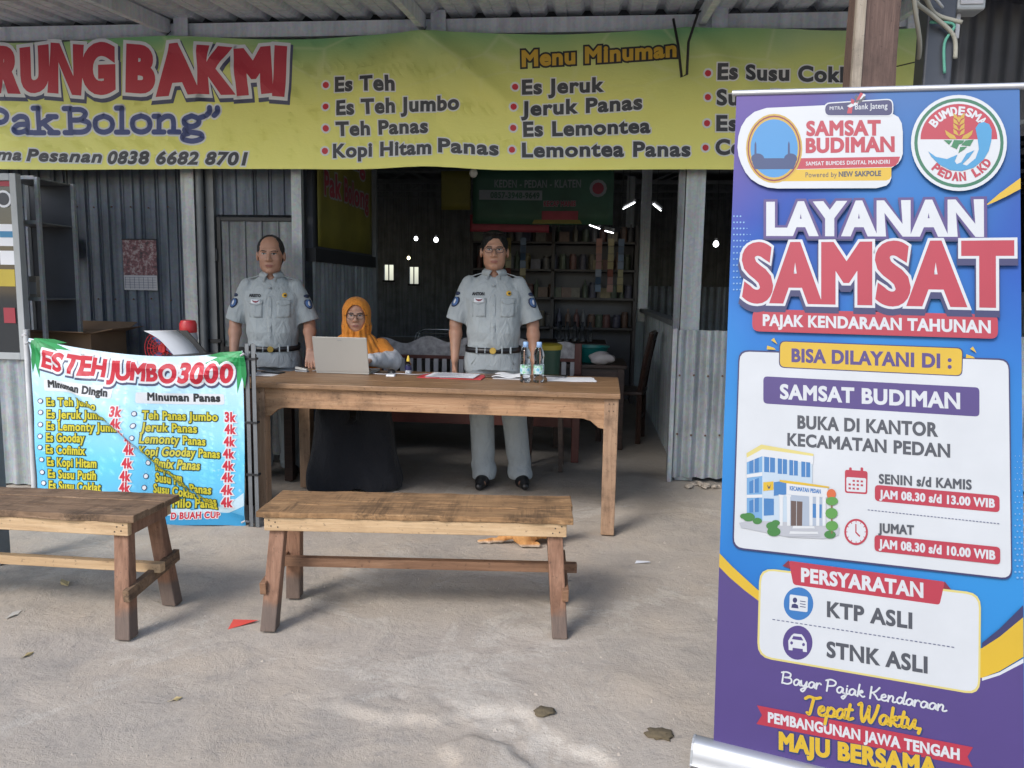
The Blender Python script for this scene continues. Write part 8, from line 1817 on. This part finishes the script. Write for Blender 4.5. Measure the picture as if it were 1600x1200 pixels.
def water_bottle(label, x, y):
    t = thing('water_bottle', label, 'bottle', (x, y, .8145), random.uniform(0, 6), 'water bottles on the wooden table')
    pr = [(.006, .004), (.026, .0), (.031, .006), (.0325, .02), (.0295, .035), (.0325, .05), (.0325, .105), (.030, .112), (.0285, .135), (.031, .15), (.0325, .165), (.030, .185), (.020, .208), (.013, .218), (.013, .232)]
    MB().lathe(pr, n=26).build('bottle_body', 'bottle_clear', t, smooth=True)
    MB().lathe([(.0331, .052), (.0331, .104)], n=26).build('label_band', 'bottle_label', t, smooth=True, angle=50)
    MB().lathe([(.0155, .222), (.0162, .226), (.0160, .243), (.014, .246)], n=20).build('cap', 'cap_blue', t, smooth=True, angle=50); MB().lathe([(.017, .214), (.017, .219)], n=18).build('neck_ring', 'cap_blue', t)
m, nt = newmat('bottle_label'); v = nt.coords(); c = nt.ramp(nt.noise(v, 34, 3), [(.38, (.16, .45, .62)), (.5, (.62, .74, .80)), (.62, (.22, .55, .30))]); nt.link(c, nt.b.inputs['Base Color']); nt.b.inputs['Roughness'].default_value = .3; nt.b.inputs['Alpha'].default_value = .8
water_bottle('clear water bottle with blue cap, the one nearer the red folder', -.374, 4.63); water_bottle('clear water bottle with blue cap, the one nearer the paper stack', -.293, 4.645)
def phone(label, loc, rz):
    t = thing('mobile_phone', label, 'phone', loc, rz); MB().box((-.037, -.077, 0), (.037, .077, .008)).build('case', 'black_plastic', t, bevel=.003); MB().box((-.034, -.073, .008), (.034, .073, .0086)).build('screen', 'screen_black', t)
phone('black mobile phone lying by the paper stack and water bottles', (-.205, 4.93, .8205), R(80)); phone('black mobile phone lying on papers before the balding person', (-2.13, 5.02, .783), R(70))
t = thing('paper_stack', 'white paper sheets at the far end of the wooden table', 'papers', (-.10, 4.82, .8145), R(4))
for k in range(4): 
    o = MB().box((-.148, -.105, .0012 * k), (.148, .105, .0012 * k + .001)).build('sheet', 'paper', t); o.rotation_euler = (0, 0, R((0, 3, -2, 5)[k]))
t = thing('paper_stack', 'white papers under the phone on the dark side table', 'papers', (-2.2, 4.98, .776), R(-6))
for k in range(3):
    o = MB().box((-.15, -.105, .0012 * k), (.15, .105, .0012 * k + .001)).build('sheet', 'paper', t); o.rotation_euler = (0, 0, R((0, 4, -3)[k]))
t = thing('stapler', 'small grey stapler at the near corner of the wooden table', 'stapler', (-1.865, 4.86, .8145), R(-20))
MB().box((-.05, -.014, 0), (.05, .014, .008)).build('base_plate', 'grey_plastic', t, bevel=.002); b = MB(); b.hexa([(-.05, -.011, .014), (.045, -.011, .009), (.045, .011, .009), (-.05, .011, .014)], [(-.05, -.010, .032), (.045, -.008, .020), (.045, .008, .020), (-.05, .010, .032)]); b.build('arm', 'laptop_grey', t, bevel=.003)
t = thing('cable', 'thin pale charging cable curling beside the laptop', 'cable', (0, 0, 0)); MB().tube(spline([(-1.38, 4.83, .8195), (-1.30, 4.80, .8195), (-1.22, 4.86, .8195), (-1.10, 4.83, .8195), (-1.02, 4.90, .8195)]), .0032, 6).build('wire', 'slat_white', t, smooth=True); MB().box((-1.27, 4.74, .787), (-1.215, 4.775, .8235)).build('plug', 'paper', t, bevel=.003)
t = thing('cable', 'thin pale cable on the table between the stapler and laptop', 'cable', (0, 0, 0)); MB().tube(spline([(-1.80, 4.88, .8185), (-1.76, 4.93, .8195), (-1.72, 4.90, .8195), (-1.70, 4.98, .8195)]), .003, 6).build('wire', 'slat_white', t, smooth=True)
t = thing('computer_mouse', 'black computer mouse beside the glue bottle', 'mouse', (-1.27, 4.88, .8145), R(25)); MB().lathe([(.012, 0), (.030, .004), (.030, .012), (.022, .026), (.006, .032)], n=18).build('shell', 'black_plastic', t, smooth=True).scale = (.9, 1.5, 1)
# printer, fan and jar on the side table
t = thing('printer', 'black printer with a curved white sheet rising from it', 'printer', (-2.50, 4.86, .776), R(4))
MB().box((-.25, -.15, 0), (.26, .17, .135)).build('body', 'black_plastic', t, bevel=.012); MB().box((-.20, -.152, .02), (.20, -.148, .06)).build('paper_slot', 'screen_black', t)
b = MB(); A_, B_ = spline([(-.403, -.06, .289), (-.30, -.06, .232), (-.195, -.06, .115)]), spline([(-.26, .14, .285), (-.165, .14, .214), (-.085, .14, .118)]); b.add([tuple(p) for p in A_] + [tuple(p) for p in B_], [(i, i + 1, i + 1 + len(A_), i + len(A_)) for i in range(len(A_) - 1)]); b.build('paper_sheet', 'paper', t, smooth=True, solid=.0012); b = MB(); b.hexa([(-.22, .11, .13), (-.06, .11, .13), (-.06, .125, .13), (-.22, .125, .13)], [(-.33, .12, .285), (-.20, .12, .285), (-.20, .13, .285), (-.33, .13, .285)]); b.build('paper_tray', 'black_plastic', t)
t = thing('desk_fan', 'small red desk fan half hidden behind the menu banner', 'fan', (-2.90, 5.0, .776), R(-8)); t.scale = (.95,) * 3
plain('fan_red', (.55, .03, .035), .35)
MB().lathe([(.07, 0), (.07, .012), (.02, .025), (.014, .06)], n=22).build('stand', 'fan_red', t, smooth=True, angle=40)
for k in range(5): MB().tube([((.022 + .026 * k) * math.cos(a), -.035 - .012 * math.cos(k * .35) , .165 + (.022 + .026 * k) * math.sin(a)) for a in np.linspace(0, 2 * math.pi, 25)], .0022, 5, False).build('cage_ring', 'fan_red', t, smooth=True)
for k in range(16):
    a = 2 * math.pi * k / 16; MB().tube([(.02 * math.cos(a), -.05, .165 + .02 * math.sin(a)), (.09 * math.cos(a), -.045, .165 + .09 * math.sin(a)), (.13 * math.cos(a), -.01, .165 + .13 * math.sin(a)), (.09 * math.cos(a), .03, .165 + .09 * math.sin(a))], .0016, 4).build('cage_wire', 'fan_red', t)
for k in range(3):
    a = 2 * math.pi * k / 3; b = MB(); b.add([(.01 * math.cos(a), -.01, .165 + .01 * math.sin(a)), (.11 * math.cos(a - .4), -.02, .165 + .11 * math.sin(a - .4)), (.115 * math.cos(a + .35), .0, .165 + .115 * math.sin(a + .35))], [(0, 1, 2)]); b.build('blade', 'p_iconblue', t, solid=.003)
MB().lathe([(.03, -.02), (.04, 0), (.04, .06), (.02, .08)], (0, 0, .165), 16, 1).build('motor', 'fan_red', t, smooth=True, angle=50)
t = thing('red_jar', 'red-capped jar standing behind the printer sheet', 'jar', (-2.78, 5.12, .776)); MB().lathe([(.055, 0), (.06, .01), (.06, .24), (.05, .27)], n=20).build('jar_body', 'slat_white', t, smooth=True, angle=40); MB().lathe([(.056, .262), (.058, .27), (.058, .32), (.048, .345), (.02, .35)], n=20).build('cap', 'fan_red', t, smooth=True, angle=40)
# cardboard box on a steel stand
plain('cardboard', (.17, .105, .06), .85, var=.12); plain('cloth_navy', (.03, .05, .09), .9)
t = thing('steel_stand', 'low dark steel stand under the cardboard box by the wall', 'stand', (-3.72, 5.30, 0))
MB().box((-.46, -.24, .80), (.46, .24, .825)).build('shelf_top', 'channel_steel', t, bevel=.003)
for sx in (-.44, .44):
    for sy in (-.22, .22): MB().box((sx - .015, sy - .015, 0), (sx + .015, sy + .015, .80)).build('leg', 'dark_steel', t)
t = thing('cardboard_box', 'open brown cardboard box with flaps up on the steel stand', 'box', (-3.78, 5.32, .826), R(-6))
for lo, hi in (((-.30, -.18, 0), (.30, -.174, .19)), ((-.30, .174, 0), (.30, .18, .19)), ((-.30, -.174, 0), (-.294, .174, .19)), ((.294, -.174, 0), (.30, .174, .19)), ((-.294, -.174, 0), (.294, .174, .006))): MB().box(lo, hi).build('side', 'cardboard', t)
for a in (((-.30, -.18, .19), (.30, -.18, .19), (.36, -.32, .205), (-.26, -.33, .215)), ((.30, -.18, .19), (.30, .18, .19), (.46, .17, .23), (.47, -.17, .225)), ((-.30, .18, .19), (.30, .18, .19), (.31, .30, .25), (-.28, .30, .25))): b = MB(); b.add(a, [(0, 1, 2, 3)]); b.build('flap', 'cardboard', t, solid=.004)
blob('cloth_bundle', (-3.52, 5.06, .826), (.14, .05, .035), 'cloth_navy', 'dark blue cloth bundle lying before the cardboard box', 'cloth', 9)
# calendar, wall switch, pipe
t = thing('wall_calendar', 'faded wall calendar with dark red picture on the corrugated wall', 'calendar', (-3.46, 5.69, 1.32))
m, nt = newmat('calendar_picture'); v = nt.coords(); nt.link(nt.ramp(nt.noise(v, 26, 5, .7), [(.35, (.035, .03, .035)), (.5, (.16, .06, .07)), (.62, (.32, .28, .28)), (.7, (.06, .04, .05))]), nt.b.inputs['Base Color'])
MB().box((-.137, -.004, .115), (.137, 0, .385)).build('picture_sheet', 'calendar_picture', t); MB().box((-.135, -.006, .0), (.135, -.001, .113)).build('date_sheet', 'slat_white', t); MB().box((-.14, -.008, .383), (.14, .002, .392)).build('binding', 'black_steel', t)
b = MB()
for k in range(7): b.box((-.125 + k * .037, -.0068, .01), (-.122 + k * .037, -.0062, .10))
for k in range(5): b.box((-.128, -.0074, .02 + k * .019), (.128, -.0069, .022 + k * .019))
b.build('date_grid', 'p_slate', t)['kind'] = 'stuff'
t = thing('switch_box', 'dark electric switch box on the wall by the glass cabinet', 'switch', (-4.02, 5.69, 1.56)); MB().box((-.05, -.04, 0), (.05, 0, .16)).build('case', 'black_plastic', t, bevel=.006); MB().box((-.02, -.048, .03), (.025, -.041, .07)).build('toggle', 'slat_white', t); MB().tube([(0, -.02, .16), (.005, -.01, 1.6)], .008, 6).build('conduit', 'black_plastic', t)
MB().tube([(-2.925, 5.62, 0), (-2.925, 5.62, 3.2)], .028, 12).build('drain_pipe', 'dark_steel', stall, smooth=True, angle=50)
# glass cabinet and leftmost display frame
def cabinet():
    t = thing('glass_cabinet', 'tall narrow glass cabinet with thin aluminium frame by the left wall', 'cabinet', (-3.83, 5.05, 0))
    for sx in (-.17, .17):
        for sy in (-.18, .18): MB().box((sx - .012, sy - .012, 0), (sx + .012, sy + .012, 2.06)).build('upright', 'channel_steel' if sx > 0 else 'dark_steel', t)
    for z in (.78, 1.25, 1.76, 2.05):
        MB().box((-.16, -.17, z), (.16, .17, z + .008)).build('shelf', 'dark_steel', t); MB().box((-.158, -.19, z - .006), (.158, -.172, z + .018)).build('edge_rail', 'channel_steel', t)
    MB().box((-.16, .172, .78), (.16, .176, 2.05)).build('back_panel', 'navy_steel', t)
    MB().box((-.158, -.188, .80), (.158, -.185, 1.24)).build('pane', 'thin_glass', t); MB().box((-.158, -.188, 1.27), (.158, -.185, 1.75)).build('pane', 'thin_glass', t)
    MB().box((-.16, -.176, 0), (.16, -.17, .77)).build('lower_panel', 'zinc_dark', t)
cabinet()
t = thing('packet', 'pale paper packet standing in the glass cabinet', 'packet', (-3.78, 4.95, 1.259)); MB().box((-.028, -.02, 0), (.030, .02, .15)).build('wrapper', 'paper_tan' if 'paper_tan' in MATS else plain('paper_tan', (.30, .27, .23), .7), t, bevel=.004); MB().box((-.024, -.0215, .03), (.026, -.0205, .11)).build('wrapper_label', 'slat_white', t)
def display():
    t = thing('display_case', 'white-framed glass display case with stickers at the left picture edge', 'display case', (-4.05, 4.72, 0))
    for x in (-.50, .35): MB().box((x - .022, -.02, .86), (x + .022, .03, 2.06)).build('frame_upright', 'white_frame', t, bevel=.003)
    for z in (.86, 2.015): MB().box((-.478, -.02, z), (.328, .03, z + .045)).build('frame_rail', 'white_frame', t, bevel=.003)
    MB().box((-.478, .0, .905), (.328, .004, 2.015)).build('pane', 'dark_glass', t)
    b = MB(); b.sheet(lambda p, z: (p[0], .01 - p[1], z), wave(-.50, .37, .10, .010), (0.01, .855)); b.build('lower_sheet', 'zinc_light', t, solid=.0015)
    for x0, x1, z0, z1, mt in ((.22, .325, 1.60, 1.74, 'paper'), (.22, .32, 1.48, 1.57, 'paper'), (.20, .315, 1.34, 1.45, 'lid_yellow'), (.23, .325, 1.655, 1.695, 'p_cyan'), (.21, .325, 1.98, 2.012, 'p_red'), (.22, .30, 1.10, 1.20, 'p_headred')): MB().box((x0, -.006 - .002 * (mt == 'p_cyan'), z0), (x1, -.001 - .002 * (mt == 'p_cyan'), z1)).build('sticker', mt, t)
    MB().lathe([(.055, -.006), (.055, -.001)], (.27, 0, 1.90), 20, 1).build('round_sticker', 'paper', t); MB().lathe([(.04, -.009), (.04, -.0065)], (.27, 0, 1.90), 20, 1).build('sticker_ring', 'p_ink', t)
m, nt = newmat('dark_glass'); nt.b.inputs['Base Color'].default_value = (.03, .033, .036, 1); nt.b.inputs['Roughness'].default_value = .06
display()
t = thing('cardboard_box', 'small cardboard box behind the glass of the display case', 'box', (-3.9, 5.35, .0)); MB().box((-.02, -.1, .83), (.1, .1, 1.0)).build('side', 'cardboard', t, bevel=.004)
bpy.data.objects.remove(t.children[0]); bpy.data.objects.remove(t)
# lamp fitting and rope between the front posts
t = thing('lamp_fitting', 'white box lamp fitting on the dark steel post', 'lamp', (1.545, 3.58, 2.56)); MB().box((-.058, -.05, 0), (.058, .05, .105)).build('housing', 'white_frame', t, bevel=.01); MB().box((-.045, -.056, .02), (.045, -.0505, .085)).build('diffuser', 'slat_white', t, bevel=.004); MB().box((-.038, -.01, -.10), (-.022, .006, -.001)).build('pull_switch', 'slat_white', t)
t = thing('rope_bundle', 'tangled pale rope and cable tied between the two front posts', 'rope', (0, 0, 0))
for k, (pts, mt) in enumerate((([(1.16, 3.24, 2.63), (1.24, 3.30, 2.60), (1.33, 3.42, 2.55), (1.40, 3.50, 2.53), (1.50, 3.50, 2.50)], 'rope_grey'), ([(1.15, 3.23, 2.58), (1.25, 3.34, 2.53), (1.36, 3.46, 2.52), (1.47, 3.50, 2.45), (1.49, 3.51, 2.36)], 'rope_grey'), ([(1.13, 3.21, 2.95), (1.17, 3.22, 2.72), (1.23, 3.30, 2.52), (1.30, 3.40, 2.40), (1.34, 3.5, 2.36)], 'rope_grey'), ([(1.20, 3.26, 2.66), (1.31, 3.40, 2.61), (1.42, 3.50, 2.56)], 'pole_white'), ([(1.45, 3.505, 2.3), (1.44, 3.505, 2.42), (1.47, 3.50, 2.49), (1.37, 3.49, 2.50)], 'rope_green'))): MB().tube(spline(pts, 6), .009 if k < 3 else .006, 7).build('strand', mt, t, smooth=True)
b = MB(); b.box((.985, 3.19, 2.52), (1.0, 3.36, 2.8)); t2 = b.build('strap', 'rope_green', t); bpy.data.objects.remove(t2)

# ================================================================== litter on the ground
def flat_scrap(name, label, cat, pts, mat, h=.002, bend=.004):
    c = np.mean(np.array(pts), 0); z0 = float(ground_z(c[0], c[1])) + .003; b = MB(); n = len(pts)
    b.add([(x - c[0], y - c[1], h + bend * math.sin(i * 2.1)) for i, (x, y) in enumerate(pts)], [tuple(range(n))]); o = b.build(name, mat, None, solid=.0012); o.location = (c[0], c[1], z0); tag(o, label, cat)
plain('scrap_red', (.62, .07, .05), .6); plain('leaf_dry', (.42, .33, .16), .8); plain('leaf_pale', (.55, .52, .46), .8); plain('dung', (.11, .085, .05), .95, bump=.6, bscale=90)
flat_scrap('paper_scrap', 'red triangular paper scrap beside the bench leg', 'scrap', [(-1.432, 2.915), (-1.325, 2.915), (-1.415, 2.83)], 'scrap_red')
flat_scrap('paper_scrap', 'small white paper scrap on the ground beyond the bench end', 'scrap', [(.27, 3.82), (.35, 3.84), (.34, 3.87), (.28, 3.86)], 'paper')
for k, (x, y, lab, mt, s) in enumerate(((-2.34, 2.822, 'pale dry leaf under the cut-off bench', 'leaf_pale', .04), (-2.04, 2.52, 'curled dry leaf farthest left on the near ground', 'leaf_dry', .025), (-1.34, 2.30, 'small yellow leaf scrap below the gap between the benches', 'leaf_dry', .022), (-2.36, 3.17, 'brown leaf litter beside the leaf under the cut-off bench', 'leaf_dry', .05))):
    a = random.uniform(0, 6); flat_scrap('leaf', lab, 'leaf', [(x + s * q * math.cos(a + p), y + s * q * math.sin(a + p)) for p, q in ((0, 1.2), (.7, .45), (1.8, .35), (3.14, 1), (4.3, .4), (5.5, .45))], mt)
for x, y, r_, lab in ((-.109, 2.371, .035, 'small brown dung heap on the pale cement patch'), (.257, 2.288, .042, 'flattened brown dung heap near the roll-up base')):
    o = blob('dung_heap', (x, y, float(ground_z(x, y)) - .004), (r_, r_ * .8, .010), 'dung', lab, 'dung', int(x * 100) + 3, .28)
for k in range(14):
    x, y = .70 + random.uniform(-.04, .36), 5.46 + random.uniform(-.05, .07)
    blob('stone', (x, y, -.006), (random.uniform(.010, .028),) * 2 + (random.uniform(.008, .016),), 'cement_ground', 'small grey rubble stone, %s of the row at the foot of the low wall' % ('first', 'second', 'third', 'fourth', 'fifth', 'sixth', 'seventh', 'eighth', 'ninth', 'tenth', 'eleventh', 'twelfth', 'thirteenth', 'fourteenth')[k], 'stone', k, .5)['group'] = 'rubble at the low wall'
b = MB(); r0 = random.Random(3)
for k in range(900):
    x, y = r0.uniform(-2.6, 1.2), 1.5 + 3.0 * r0.random() ** 1.3; s = r0.uniform(.0015, .006) * (1 + 1.0 * (r0.random() < .04)); z = float(ground_z(x, y)); a = r0.uniform(0, 3)
    q = [(math.cos(a + j * 1.571) * s * r0.uniform(.7, 1.3), math.sin(a + j * 1.571) * s * r0.uniform(.7, 1.3)) for j in range(4)]
    b.add([(x + p[0], y + p[1], z - .001) for p in q] + [(x, y, z + s * .8)], [(0, 1, 4), (1, 2, 4), (2, 3, 4), (3, 0, 4)])
o = b.build('gravel', 'cement_ground'); tag(o, 'fine grit and crumbs scattered over the cement', 'gravel', None, 'stuff')
